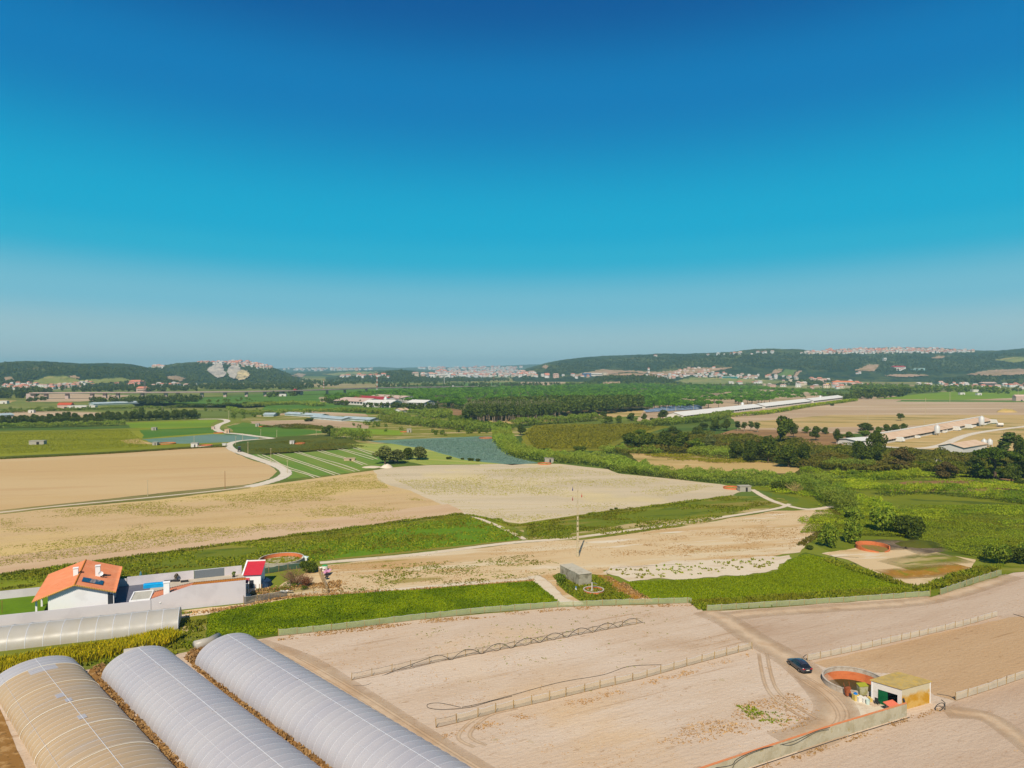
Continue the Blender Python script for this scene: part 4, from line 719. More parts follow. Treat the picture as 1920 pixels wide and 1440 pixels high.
# ---- single trees, from the photograph
T_ = [('olive_tree', 722, 870, 36, 52, 'big grey green tree beside the pile of stones'), ('olive_tree', 745, 869, 28, 42, 'second olive tree from the left of its clump'), ('broadleaf_tree', 765, 862, 24, 30, 'round tree in the middle of the clump'),
 ('olive_tree', 786, 862, 26, 38, 'rightmost round tree of the clump by the pale strip'), ('bush', 842, 861, 6, 11, 'small round bush nearest the tree clump'), ('bush', 867, 862, 4, 6, 'tiny bush on the sandy strip'), ('bush', 882, 864, 6, 11, 'second round bush on the sandy strip'), ('bush', 896, 865, 6, 11, 'last round bush before the cabbage field'),
 ('broadleaf_tree', 618, 817, 21, 34, 'lone dark tree beside the reed hedge'), ('bush', 580, 790, 7, 16, 'dark bush on the sandy yard'), ('bush', 575, 746 + 44, 5, 9, 'small dark bush on the sandy yard'),
 ('broadleaf_tree', 976, 816, 22, 22, 'dark tree at the start of the reed belt'), ('bush', 1018, 846, 7, 20, 'dark bush by the reeds at the vineyard edge'), ('bush', 1087, 845, 9, 22, 'round dark bush at the foot of the vineyard'),
 ('broadleaf_tree', 1185, 789, 16, 22, 'dark tree behind the vineyard, left one'), ('broadleaf_tree', 1208, 789, 15, 14, 'dark tree behind the vineyard, right one'), ('broadleaf_tree', 1243, 786, 19, 24, 'dark tree in front of the solar panels'), ('broadleaf_tree', 1131, 784, 14, 16, 'small tree at the end of the eucalyptus stand'), ('leafy_tree', 1138, 794, 15, 24, 'rounded tree at the corner of the vineyard'), ('leafy_tree', 1160, 793, 15, 18, 'small tree beside the vineyard corner'), ('bush', 1224, 790, 8, 10, 'bush by the reeds under the solar panels'),
 ('broadleaf_tree', 1182, 846, 36, 44, 'leftmost dark tree of the riverside clump'), ('broadleaf_tree', 1216, 847, 38, 46, 'wide dark tree in the riverside clump'), ('broadleaf_tree', 1246, 845, 40, 50, 'tallest dark tree of the riverside clump'), ('broadleaf_tree', 1278, 846, 38, 46, 'right dark tree of the riverside clump'), ('leafy_tree', 1306, 850, 30, 36, 'lighter tree at the right of the riverside clump'), ('leafy_tree', 1200, 822, 18, 30, 'small tree behind the riverside clump'), ('broadleaf_tree', 1262, 818, 20, 32, 'round tree behind the riverside clump'), ('broadleaf_tree', 1310, 822, 24, 32, 'tree between clump and clearing'),
 ('olive_tree', 1330, 842, 28, 30, 'grey green tree before the clearing'), ('broadleaf_tree', 1341, 808, 23, 28, 'open dark tree with a bare trunk at the field edge'), ('broadleaf_tree', 1362, 808, 24, 22, 'neighbour of the open dark tree at the field edge'), ('broadleaf_tree', 1318, 806, 14, 26, 'low dark tree at the field edge'), ('eucalyptus', 1383, 808, 18, 12, 'slim young eucalyptus left of the tall tree'), ('eucalyptus', 1396, 809, 17, 12, 'second slim eucalyptus left of the tall tree'), ('eucalyptus', 1408, 808, 18, 12, 'third slim eucalyptus left of the tall tree'), ('eucalyptus', 1420, 810, 18, 12, 'fourth slim eucalyptus left of the tall tree'),
 ('broadleaf_tree', 1380, 862, 36, 40, 'dark tree at the left foot of the tall tree'), ('broadleaf_tree', 1408, 866, 44, 46, 'dense dark tree left of the tall tree'), ('broadleaf_tree', 1440, 868, 54, 54, 'dense dark tree under the tall tree'), ('lean_tree', 1464, 838, 62, 54, 'tallest tree, ragged top rising above the tan field'), ('broadleaf_tree', 1488, 820, 28, 18, 'narrow dark tree right of the tallest tree'), ('broadleaf_tree', 1478, 876, 44, 52, 'dark tree at the right foot of the tallest tree'), ('broadleaf_tree', 1506, 872, 42, 44, 'round dark tree at the edge of the reeds'),
 ('leafy_tree', 1512, 812, 14, 18, 'small green tree on the clearing edge'), ('broadleaf_tree', 1530, 826, 28, 26, 'round tree on the red brown clearing'), ('broadleaf_tree', 1548, 814, 14, 18, 'bushy tree right of the clearing'), ('broadleaf_tree', 1570, 832, 30, 22, 'upright dark tree near the shed wall'), ('leafy_tree', 1592, 826, 18, 24, 'bushy tree left of the white shed wall'),
 ('broadleaf_tree', 1622, 812, 20, 34, 'big dark tree of the short tree row'), ('leafy_tree', 1646, 814, 15, 18, 'pale tree in the short tree row'), ('broadleaf_tree', 1662, 812, 18, 20, 'third dark tree of the short tree row'), ('broadleaf_tree', 1679, 811, 17, 20, 'fourth dark tree of the short tree row'), ('broadleaf_tree', 1694, 809, 16, 16, 'last dark tree of the short tree row'), ('leafy_tree', 1625, 822, 16, 26, 'low tree in front of the short tree row'),
 ('lean_tree', 1689, 789, 14, 16, 'lone leaning tree out on the tan field'), ('bush', 1561, 761, 6, 8, 'lone round bush on the tan field'), ('broadleaf_tree', 1643, 862, 56, 40, 'tall ragged tree in front of the shed end'), ('broadleaf_tree', 1610, 868, 44, 46, 'dark tree left of the shed end'), ('broadleaf_tree', 1640, 872, 40, 50, 'dense low tree before the long shed'), ('brown_shrub', 1690, 882, 44, 56, 'wide brownish green tree before the yard'), ('brown_shrub', 1774, 896, 32, 42, 'rust brown shrub beside the old pine'), ('leafy_tree', 1730, 882, 18, 40, 'low green scrub tree by the white block'),
 ('old_pine', 1866, 898, 66, 84, 'large old pine with dark spreading crown'), ('broadleaf_tree', 1826, 884, 30, 34, 'dark tree left of the old pine'), ('eucalyptus', 1886, 862, 50, 28, 'tall thin tree behind the old pine, left'), ('broadleaf_tree', 1908, 868, 56, 36, 'tall dark tree behind the old pine'), ('broadleaf_tree', 1928, 898, 78, 60, 'dense dark tree at the right edge'), ('broadleaf_tree', 1896, 905, 34, 40, 'dark undergrowth tree at the foot of the pine'), ('bush', 1915, 912, 14, 20, 'green bush at the right edge under the pine'),
 ('green_bush', 1552, 1026, 46, 34, 'leftmost bright rounded bush of the ditch'), ('green_bush', 1599, 1018, 52, 40, 'bright bush leaning right beside the ruined tank'), ('green_bush', 1650, 1000, 54, 48, 'large bright bush at the end of the reeds'), ('bush', 1702, 1008, 44, 50, 'very dark round bush behind the earth heap'), ('green_bush', 1605, 975, 26, 40, 'green bush at the start of the meadow'), ('bush', 1520, 1030, 8, 18, 'low shrub at the field corner'),
 ('green_bush', 1870, 1058, 40, 44, 'yellowish bush at the right edge of the meadow'), ('bush', 1905, 1056, 34, 44, 'dark bush at the right edge of the meadow'), ('green_bush', 1935, 1050, 36, 40, 'rounded bush cut by the right edge'), ('bush', 1465, 918, 18, 34, 'dark shrub in the middle of the reeds'),
 ('bush', 578, 1073, 23, 32, 'dark clipped bush beside the green netting'), ('green_bush', 1052, 1093, 20, 20, 'shrub against the concrete hut'), ('bush', 570, 1106, 8, 14, 'small green shrub below the bare bush'), ('bush', 330, 1160, 9, 20, 'dark weedy bush at the end of the long greenhouse'),
 ('bush', 1147, 958, 5, 7, 'small bush on the edge of the pale stubble, left'), ('bush', 1155, 957, 6, 7, 'small bush on the edge of the pale stubble, right')]
for k_, px, py, h_, w_, lb in T_:
    plant_px(k_, px, py, h_, w_, lb, 'bush' if 'bush' in k_ or 'shrub' in k_ else 'tree')
# tree row left
for i in range(34):
    px = 4 + i * 11 + R.uniform(-3, 3); py = 798 - px * .035 + R.uniform(-.8, .8)
    plant_px('broadleaf_tree', px, py, R.uniform(15, 21) + (6 if 190 < px < 300 else 0) * R.random(), R.uniform(15, 22), 'dark tree in the long row left of the white road', group='dark tree row along the green plots')
for i in range(14):
    px = -10 - i * 14; plant_px('broadleaf_tree', px, 799, R.uniform(15, 21), 19, 'dark tree in the long row left of the white road', group='dark tree row along the green plots')
for px, py, h_ in [(8, 792, 12), (44, 789, 11), (65, 790, 15), (93, 790, 15), (108, 789, 15), (124, 788, 16), (138, 787, 14), (168, 787, 12)]:
    plant_px('lean_tree', px, py, h_, h_ * 1.1, 'open crowned tree standing above the dark row', group='open trees behind the dark row')
# umbrella pine wood
PW = [(612, 744), (700, 736), (800, 731), (900, 728), (1000, 725), (1100, 722), (1240, 721), (1400, 725), (1540, 735), (1560, 742), (1430, 753), (1330, 764), (1215, 767), (1100, 764), (940, 764), (870, 764), (800, 756), (700, 748), (620, 752)]
PWw = [tuple(G(px, py + 4)[:2]) for px, py in PW]
pts = []; cell = 14.5
for y in np.arange(min(p[1] for p in PWw), max(p[1] for p in PWw), cell):
    for x in np.arange(min(p[0] for p in PWw), max(p[0] for p in PWw), cell):
        X_, Y_ = x + R.uniform(-3.5, 3.5), y + R.uniform(-3.5, 3.5)
        if inpoly(np.array([X_]), np.array([Y_]), PWw)[0] and float(fbm(X_ / 60, Y_ / 60, 3)) > (.32 if 960 + F * X_ / Y_ < 1190 else .43): pts.append((X_, Y_, 0, R.uniform(9, 12)))
pts.sort(key=lambda p: p[1] / 1.0)
for x, y, z, h_ in pts[:300]:
    plant('umbrella_pine', (x, y, 0), h_, h_ * R.uniform(1.15, 1.4), 'round topped umbrella pine of the large pine wood', group='umbrella pines of the large wood')
pts2 = [p for p in pts[300:]]
stuff_trees('pine_wood', pts2, 'pine', 0, 'bright green umbrella pine wood stretching to the hills', nleaf=230, size=.62, mats=LF['pine'])
# eucalyptus stand
EW = [tuple(G(*p)[:2]) for p in [(866, 800), (885, 792), (1000, 790), (1060, 783), (1120, 778), (1208, 770), (1205, 767), (1100, 768), (960, 772), (880, 782)]]
epts = [tuple(p) for p in scatter_pts(EW, 1500)]; epts.sort(key=lambda p: p[1])
for x, y in epts[:300]:
    plant('eucalyptus', (x, y, 0), R.uniform(13, 18), R.uniform(4.2, 5.6), 'slender eucalyptus with a pale bare trunk in the dense stand', group='eucalyptus stand before the pine wood')
stuff_trees('eucalyptus_wood', [(x, y, 0, R.uniform(14, 19)) for x, y in epts[300:]], 'euc', 0, 'back of the dense eucalyptus stand', nleaf=110, size=.8, mats=LF['euc'])
belt([(855, 790), (880, 800), (920, 804), (960, 806)], [20, 16], 5, 'broad2' if 'broad2' in LF else 'reed', 'dark green undergrowth before the eucalyptus stand', per_m2=.25, wd=1.8, name='undergrowth', cap=9000)
# distant woods
DRB = [(min(p[0] for p in D_), max(p[0] for p in D_), min(p[1] for p in D_), max(p[1] for p in D_), D_) for D_ in DR]
def indr(px, py): return any(b[0] <= px <= b[1] and b[2] - 2.5 <= py <= b[3] + 1.5 and any(inpoly(np.array([px]), np.array([py + q]), b[4])[0] for q in (-1.5, 0, 2.5)) for b in DRB)
def wood(P, n, h0, h1, label, mat='broad', kind='round', onhill=False, size=1.2, nleaf=90):
    O = []
    xs = [p[0] for p in P]; ys = [p[1] for p in P]; k = 0
    while len(O) < n and k < n * 30:
        k += 1; px, py = R.uniform(min(xs), max(xs)), R.uniform(min(ys), max(ys))
        if inpoly(np.array([px]), np.array([py]), P)[0] and not indr(px, py):
            h = HIT(px, py)
            if h is not None: O.append((h.x, h.y, h.z - 1, R.uniform(h0, h1)))
    if O: stuff_trees('wood', O, kind, 0, label, nleaf=nleaf, size=size, mats=LF[mat])
wood([(-200, 748), (-200, 732), (90, 731), (100, 738), (50, 748)], 260, 10, 15, 'dark wood left of the viaduct')
wood([(95, 730), (180, 724), (260, 722), (420, 724), (470, 730), (300, 736), (130, 735)], 260, 9, 14, 'dark tree belt behind the viaduct')
wood([(170, 755), (270, 750), (375, 747), (380, 753), (290, 758), (180, 757)], 130, 8, 12, 'trees below the viaduct')
wood([(45, 752), (90, 748), (92, 750), (50, 754)], 14, 6, 9, 'bushes under the viaduct end')
wood([(380, 722), (600, 718), (640, 722), (560, 732), (400, 730)], 260, 9, 14, 'dark trees at the foot of the quarry hill')
wood([(500, 745), (520, 738), (570, 735), (560, 743)], 30, 8, 12, 'trees left of the pine wood')
wood([(600, 752), (640, 750), (660, 756), (700, 762), (790, 764), (900, 764), (960, 768), (880, 770), (780, 768), (640, 762)], 90, 7, 10, 'shrubs around the white factory')
wood([(1595, 748), (1620, 738), (1700, 738), (1830, 736), (1900, 740), (1830, 728), (1600, 726)], 240, 10, 17, 'green tree belt behind the tan field', 'broad2')
wood([(1600, 750), (1640, 748), (1690, 746), (1720, 740), (1600, 742)], 60, 12, 18, 'dark trees at the corner of the tan field')
wood([(1540, 740), (1600, 744), (1600, 752), (1545, 746)], 30, 8, 12, 'trees at the end of the long white sheds')
wood([(1780, 735), (2100, 735), (2100, 725), (1780, 726)], 80, 8, 12, 'tree line at the right below the hill')
wood([(700, 724), (960, 720), (1100, 722), (1100, 726), (960, 728), (700, 730)], 220, 9, 13, 'dark shrubs beyond the pine wood')
wood([(1060, 722), (1300, 722), (1420, 718), (1420, 724), (1300, 727), (1080, 727)], 180, 9, 13, 'tree line between spur and pine wood', 'broad2')
wood([(560, 716), (700, 712), (960, 708), (1000, 712), (900, 718), (600, 722)], 260, 9, 14, 'scattered woods on the far plain', size=1.6, nleaf=60)
for P, n, lb in [([(0, 682), (290, 694), (400, 716), (260, 722), (-100, 722), (-100, 690)], 1100, 'woodland covering the left hill'), ([(290, 690), (370, 682), (480, 684), (540, 702), (590, 716), (420, 720), (300, 712)], 800, 'woodland covering the quarry hill'),
                 ([(1010, 688), (1160, 672), (1440, 663), (1700, 662), (1920, 664), (2050, 670), (2050, 700), (1700, 700), (1400, 690), (1240, 694), (1040, 704)], 2600, 'woodland covering the right hill'), ([(1090, 722), (1140, 705), (1180, 701), (1230, 706), (1280, 721)], 420, 'woodland on the dark spur'),
                 ([(620, 712), (700, 704), (750, 695), (790, 704), (960, 712), (800, 716)], 420, 'woodland on the small knoll'), ([(1740, 718), (1840, 704), (1920, 700), (2050, 700), (2050, 718), (1800, 722)], 260, 'bushes on the far right slope'), ([(1430, 722), (1470, 715), (1560, 717), (1600, 724)], 160, 'trees on the low rise')]:
    wood(P, n, 8, 13, lb, size=1.7, nleaf=48)

for P, n, lb in [([(380, 752), (470, 748), (480, 752), (390, 756)], 26, 'bushes in the green plots left of the factory'), ([(0, 770), (190, 764), (200, 767), (0, 774)], 26, 'bushes below the viaduct fields'), ([(250, 770), (420, 768), (430, 772), (250, 774)], 16, 'bushes scattered on the pale meadow'),
                 ([(430, 772), (560, 768), (600, 780), (430, 786)], 26, 'bushes along the far field borders'), ([(560, 800), (700, 796), (760, 806), (700, 812), (580, 806)], 14, 'low bushes around the bright patch'), ([(800, 812), (930, 806), (930, 812), (820, 818)], 16, 'low bushes above the cabbage field'), ([(1100, 700 + 22), (1600, 728), (1600, 736), (1500, 733), (1200, 724)], 60, 'trees behind the pine wood')]:
    wood(P, n, 3, 7, lb, mat='broad2', size=1.0, nleaf=90)
belt([(0, 775), (120, 770), (240, 767), (330, 766)], 6, 3, 'reed', 'reed line behind the tan plot', per_m2=.3, cap=5000)
belt([(330, 765), (450, 760), (560, 757)], 9, 3.5, 'broad2', 'leafy hedge across the far green plots', per_m2=.3, cap=5000, name='hedge')
belt([(430, 768), (470, 776), (560, 774), (640, 772), (720, 772), (790, 774)], 8, 3.5, 'reed', 'reed line below the factory', per_m2=.3, cap=6000)
belt([(640, 771), (720, 776), (760, 784)], 16, 4, 'reed', 'reed thicket below the tan shed', per_m2=.3, cap=6000)
canopy('scrub', [(480, 800), (560, 797), (640, 803), (560, 806)], 2, 1.2, .6, 'scrub', 'dry scrub on the sandy yard', dens=(.45, .6), sc_=20)
canopy('field_weeds', [(440, 836), (600, 818), (690, 838), (640, 842), (500, 851)], 1.2, .3, .34, 'scrub', 'weeds on the dark olive slope', dens=(.4, .6), sc_=25, cap=30000)
canopy('cabbages', [(735, 829), (930, 819), (938, 840), (963, 858), (1000, 866), (965, 870), (870, 860), (800, 841)], 2.6, .3, .3, 'cab', 'blue grey leaves of the cabbage field', cap=50000, lump=3)
canopy('field_weeds', [(0, 812), (240, 805), (262, 822), (280, 838), (0, 852)], 1.6, .22, .3, 'oliv', 'low olive green crop around the grey shed', cap=50000, lump=12)

belt([(-200, 799), (0, 798), (120, 795), (240, 790), (376, 785)], 7, 5.5, 'broad', 'dense low foliage under the dark tree row', per_m2=.3, name='undergrowth', cap=14000, hn=.35)
tufts('dry_speckles', [(700, 1190), (1290, 1140), (1500, 1230), (1560, 1370), (1360, 1440), (900, 1440), (640, 1300), (560, 1220)], .5, .1, .22, 'dryw', 'dry brown speckles on the near sand', 2, 1.5, dens=(.42, .6, .03), sc_=9, cap=14000)
tufts('dry_speckles', [(1340, 1330), (1480, 1300), (1560, 1330), (1500, 1370), (1360, 1380), (1240, 1420), (1220, 1400)], 3, .16, .26, 'dryw', 'patches of brown dead weeds near the long wall', 3, 1.3, dens=(.42, .56), sc_=6, cap=20000)
tufts('dry_speckles', [(1350, 1150), (1880, 1090), (2100, 1180), (1900, 1440), (1500, 1440), (1720, 1340), (1780, 1300)], .3, .1, .22, 'dryw', 'dry brown speckles on the right fields', 2, 1.5, dens=(.42, .62, .02), sc_=10, cap=12000)
tufts('weeds', [(1380, 1325), (1470, 1320), (1520, 1345), (1440, 1372)], 2.5, .22, .25, 'crop', 'green weed patch on the sand left of the wall', 3, 1, dens=(.5, .6), sc_=5)
tufts('weeds', [(860, 1180), (1000, 1165), (1100, 1185), (960, 1215), (820, 1225)], .3, .14, .22, 'crop', 'green seedlings behind the thin netting', 3, 1, dens=(.46, .6), sc_=8)

for P_, w_, h_, mt_, lb in [([(870, 966), (930, 976), (978, 986), (1130, 962), (1260, 946), (1372, 931)], 1.6, .5, 'weed', 'weedy margin below the pale stubble field'), ([(0, 1080), (250, 1045), (500, 1012), (868, 964)], 2.2, .45, 'weed', 'weedy upper margin of the green strip'), ([(0, 1106), (60, 1100)], 1.5, .5, 'weed', 'weeds behind the lawn wall'),
                       ([(395, 1150), (480, 1133), (560, 1120), (800, 1106), (1003, 1089)], 1.2, .35, 'dryw', 'dry margin of the bright crop bed'), ([(1163, 1094), (1220, 1130)], 1.5, .4, 'dryw', 'dry margin of the dark crop'),
                       ([(1296, 1128), (1318, 1145)], 2, .5, 'weed', 'grass between the two netting fences'), ([(1545, 1050), (1640, 1082), (1740, 1110)], 3, .8, 'weed', 'weedy bank between crop and dry plot'), ([(1500, 1024), (1570, 978), (1560, 956)], 2.5, .7, 'scrub', 'scrubby margin at the end of the sandy ground'), ([(0, 861), (200, 851), (360, 841), (425, 838)], 3, .6, 'scrub', 'scrubby bank above the ploughed field')]:
    belt(P_, w_, h_, mt_, lb, name='margin', cap=9000, hn=.6)

tufts('weeds', [(1764, 1328), (1700, 1346), (1560, 1392), (1400, 1446), (1400, 1456), (1564, 1402), (1702, 1354), (1770, 1334)], 6, .2, .2, 'dryw', 'dry weeds at the foot of the concrete wall', 3, 1, dens=(.4, .55), sc_=3)
tufts('weeds', [(522, 1193), (780, 1164), (1045, 1140), (1297, 1132), (1297, 1137), (1045, 1146), (780, 1172), (522, 1202)], 5, .22, .2, 'dryw', 'dry weeds at the foot of the long netting', 3, 1, dens=(.42, .55), sc_=4)

canopy('meadow_reeds', [(1420, 915), (1530, 893), (1640, 884), (1830, 890), (1960, 897), (1960, 928), (1640, 918), (1500, 936)], 5, 1.1, .32, 'reed_y', 'loose yellow green reeds on the ground between the belts', dens=(.42, .58), sc_=22, cap=60000, lump=6)
canopy('meadow_reeds', [(1480, 1000), (1520, 950), (1640, 948), (1920, 952), (1960, 1000), (1700, 975), (1560, 990)], 5, 1.0, .26, 'reed_y', 'pale grass heads on the green meadow', dens=(.48, .62), sc_=18, cap=50000, lump=6)
tufts('weeds', [(620, 1092), (700, 1062), (1000, 1040), (1060, 1060), (1000, 1086), (640, 1114)], 1.4, .3, .26, 'weed', 'green weeds on the dry ground left of the pole', 3, .9, dens=(.46, .58), sc_=14, cap=20000)
tufts('weeds', [(1100, 1040), (1300, 1000), (1540, 965), (1500, 1025), (1300, 1045)], .8, .22, .24, 'dryw', 'brown dry grass right of the pole', 3, 1, dens=(.48, .58), sc_=12, cap=12000)
canopy('scrub', [(1200, 852), (1300, 854), (1420, 864), (1450, 868), (1380, 872), (1260, 866)], 3, .9, .4, 'vine', 'olive brown grass on the golden meadow', dens=(.44, .56), sc_=16, cap=16000)
# ================================================================ greenhouses
def film_mat(name, col, tint, amt, transp=.12, rot=-45):
    m = M(name, col, [(tint, .12, .42, .6, amt, dict(rot=rot, st=(1, 3))), (A(206, 206, 210), .5, .55, .7, .25, dict(rot=rot + 90, st=(5, .6)))], rough=.38, spec=.45)
    t = m.node_tree; b = t.nodes['Principled BSDF']; tr = nn(t, 'ShaderNodeBsdfTranslucent'); tr.inputs[0].default_value = (*col, 1); tp = nn(t, 'ShaderNodeBsdfTransparent')
    m1 = nn(t, 'ShaderNodeMixShader'); m1.inputs[0].default_value = .3; m2 = nn(t, 'ShaderNodeMixShader'); m2.inputs[0].default_value = transp
    t.links.new(b.outputs[0], m1.inputs[1]); t.links.new(tr.outputs[0], m1.inputs[2]); t.links.new(m1.outputs[0], m2.inputs[1]); t.links.new(tp.outputs[0], m2.inputs[2])
    t.links.new(m2.outputs[0], t.nodes['Material Output'].inputs['Surface']); return m
FILM = film_mat('blue grey plastic film', A(218, 214, 216), A(204, 202, 210), .5, .05); FILMT = film_mat('tan shaded plastic film', A(226, 196, 154), A(214, 188, 152), .6, .03)
FILMW = film_mat('grey white plastic film', A(212, 202, 184), A(222, 216, 206), .6, .08, 20)
PIPE = M('galvanised pipe', A(222, 222, 226), rough=.4, spec=.5); BAND = M('white strap', A(244, 234, 214), rough=.5)
def tunnel(label, x0, y0, ang, length, wd, h, film, ribs, name='greenhouse', bands=0, patch=None, purl=(.2, .5, .8), zw=1.1, vents=(), hr=.016):
    """arched film tunnel: starts at (x0,y0) (middle of its end), runs along ang"""
    r = thing(name, label, 'greenhouse', (x0, y0, 0), ang)
    def arc(u, k=1.0):
        a = PI * u; c = math.cos(a); s_ = math.sin(a)
        return Vector((0, -c * wd / 2 * (.93 + .07 * s_ ** .5) * k if False else -math.copysign(abs(c) ** 1.05, c) * wd / 2, h * s_ ** .9))
    NA = 28; seg = length / ribs; xs = []; 
    for i in range(ribs):
        for q in (0, .25, .5, .75): xs.append((i + q) * seg)
    xs.append(length); V = []
    for x in xs:
        f = (x / seg) % 1; sag = .045 * math.sin(PI * f) if 0 < f < 1 else 0
        for j in range(NA + 1):
            p = arc(j / NA); w_ = (float(vn(x * .8, j * .6)) - .5) * .03; V.append((x, p.y * (1 - sag * .12) , p.z * (1 - sag * .12) - sag + w_ * (0 < f)))
    Fq = [(i * (NA + 1) + j, i * (NA + 1) + j + 1, (i + 1) * (NA + 1) + j + 1, (i + 1) * (NA + 1) + j) for i in range(len(xs) - 1) for j in range(NA)]
    mid = None
    if patch is not None: mid = [patch(xs[i] + seg * .1, j / NA) for i in range(len(xs) - 1) for j in range(NA)]
    mesh_np('cover', V, Fq, [film, FILM], r, midx=mid, smooth=True)
    hm_ = MB(); hm_.tube([arc(j / 28) * .9995 for j in range(29)], hr, 5); hp = hm_.build('hoop', PIPE, r)
    for i in range(1, ribs + 1):
        if i >= 96: break
        c_ = hp.copy(); COL.objects.link(c_); c_.parent = r; c_.location = (i * seg, 0, 0)
    if bands:
        bm_ = MB(); bm_.tube([arc(j / 20) * 1.012 for j in range(21)], .042, 6); 
        for i in range(bands):
            b_ = bm_.build('strap', BAND, r) if i == 0 else b0.copy()
            if i == 0: b0 = b_
            else: COL.objects.link(b_); b_.parent = r
            b_.location = (4.4 + i * 8.9, 0, 0)
    for u in purl:
        p = arc(u); m = MB(); m.tube([(0, p.y * 1.006, p.z * 1.01), (length, p.y * 1.006, p.z * 1.01)], .018 if u != .5 else .035, 5); m.build('purlin', PIPE, r)
    for x in (0, length):
        e = MB(); pts = [(x, arc(j / NA).y, arc(j / NA).z) for j in range(NA + 1)]; e.add(pts + [(x, 0, 0)], [(j, j + 1, NA + 1) for j in range(NA)]); e.build('end_panel', FILMW, r)
    for (vx, u, sx_, sy_) in vents:
        m = MB(); a_, b_ = arc(u - sy_), arc(u + sy_); k = 1.012
        m.add([(vx, a_.y * k, a_.z * k), (vx + sx_, a_.y * k, a_.z * k), (vx + sx_, b_.y * k, b_.z * k), (vx, b_.y * k, b_.z * k)], [(0, 1, 2, 3)]); m.build('film_patch', FILM, r)
    return r
s2 = math.sqrt(2)
def TN(n, t): return ((n + t) / s2, (n - t) / s2)
def pt1(x, u): return 1 if x < 4.4 or (x < 6.5 and .36 < u < .6) else 0
x_, y_ = TN(27.0, -140.5); tunnel('tan coloured plastic greenhouse tunnel with white straps, nearest the left edge', x_, y_, -PI / 4, 88, 12.4, 3.1, FILMT, 60, bands=9, patch=pt1, purl=(.2, .5), vents=((17.8, .47, 1.5, .03), (20.4, .5, 1.3, .025), (27.5, .5, 1.4, .03)))
x_, y_ = TN(40.3, -131.7); tunnel('blue grey plastic greenhouse tunnel between the other two big ones', x_, y_, -PI / 4, 88, 11.4, 3.7, FILM, 50, purl=(.3, .5), vents=((9, .5, 2, .02), (19, .5, 2, .02), (30, .5, 2, .02)))
x_, y_ = TN(53.4, -126); tunnel('blue grey plastic greenhouse tunnel standing rightmost, beside the open sand', x_, y_, -PI / 4, 88, 11.4, 4.0, FILM, 50, purl=(.3, .5), vents=((12, .5, 2, .02), (24, .5, 2, .02)))
ang4 = math.atan2(9.9, 27.2)
e4 = Vector((-66.1, 139.3, 0)) + Vector((-math.sin(ang4), math.cos(ang4), 0)) * 3.9
tunnel('long low grey white greenhouse behind the corn, in front of the white wall', e4.x, e4.y, ang4 + PI, 66, 7.8, 3.3, FILMW, 23, name='low_greenhouse', purl=(.5,), bands=0, hr=.055)
for q, (a, b, c) in enumerate([((392, 1248), (420, 1234), (432, 1212)), ((178, 1240), (250, 1226), (228, 1212))]):
    pass
for nm, P, lb in [('film_roll', [G(232, 1232), G(262, 1226), G(292, 1206), G(306, 1206)], 'loose plastic film lying behind the middle greenhouse'), ('film_roll', [G(365, 1216), G(392, 1208), G(410, 1198)], 'loose plastic film lying behind the right greenhouse')]:
    m = MB(); m.tube([p + Vector((0, 0, .5)) for p in P], [.9, .8, .7, .5][:len(P)], 10); tag(m.build(nm, FILMW, smooth=True), lb, 'film')
# ================================================================ the walled house
WHITE = M('white render wall', (.78, .76, .74), [(A(220, 214, 210), .3, .5, .7, .35, {})], rough=.85); GREYW = M('grey white wall', A(216, 208, 210), [(A(198, 190, 192), .25, .45, .65, .5, dict(st=(1, 3)))], rough=.85)
TILE = M('orange roof tile', A(226, 140, 96), [(A(210, 118, 76), 1.2, .5, .66, .6, {}), (A(234, 158, 116), .3, .5, .65, .5, {})], rough=.75, spec=.25); TILE2 = M('golden roof tile', A(212, 130, 36), [(A(180, 100, 24), 1.5, .5, .62, .6, {})], rough=.75)
VERGE = M('pale verge tile', A(236, 190, 90), rough=.7); GLASSD = M('dark window', (.03, .035, .045), rough=.1, spec=.6); SOLAR = M('solar panel glass', (.012, .016, .05), [(A(60, 66, 110), 6, .5, .6, .3, {})], rough=.08, spec=.6); SILV = M('silver frame', (.5, .5, .52), rough=.35, metal=.8)
ha = math.radians(25.5); ho = Vector((-93.2, 150.2, 0))
H = thing('house', 'white one storey house with orange tiled gable roof, chimneys and solar panels', 'house', ho, ha)
RW, EZ, RZ, HL = 7.7, 3.2, 5.8, 22.0
def rz_(x): return RZ - (RZ - EZ) * abs(x) / RW
m = MB(); m.add([(-4.9, .7, 0), (6.1, .7, 0), (6.1, .7, rz_(6.1) - .2), (0, .7, RZ - .2), (-4.9, .7, rz_(4.9) - .2), (-4.9, 21.2, 0), (6.1, 21.2, 0), (6.1, 21.2, rz_(6.1) - .2), (0, 21.2, RZ - .2), (-4.9, 21.2, rz_(4.9) - .2)],
    [(0, 1, 2, 3, 4), (9, 8, 7, 6, 5), (1, 6, 7, 2), (5, 0, 4, 9)]); m.build('wall', WHITE, H)
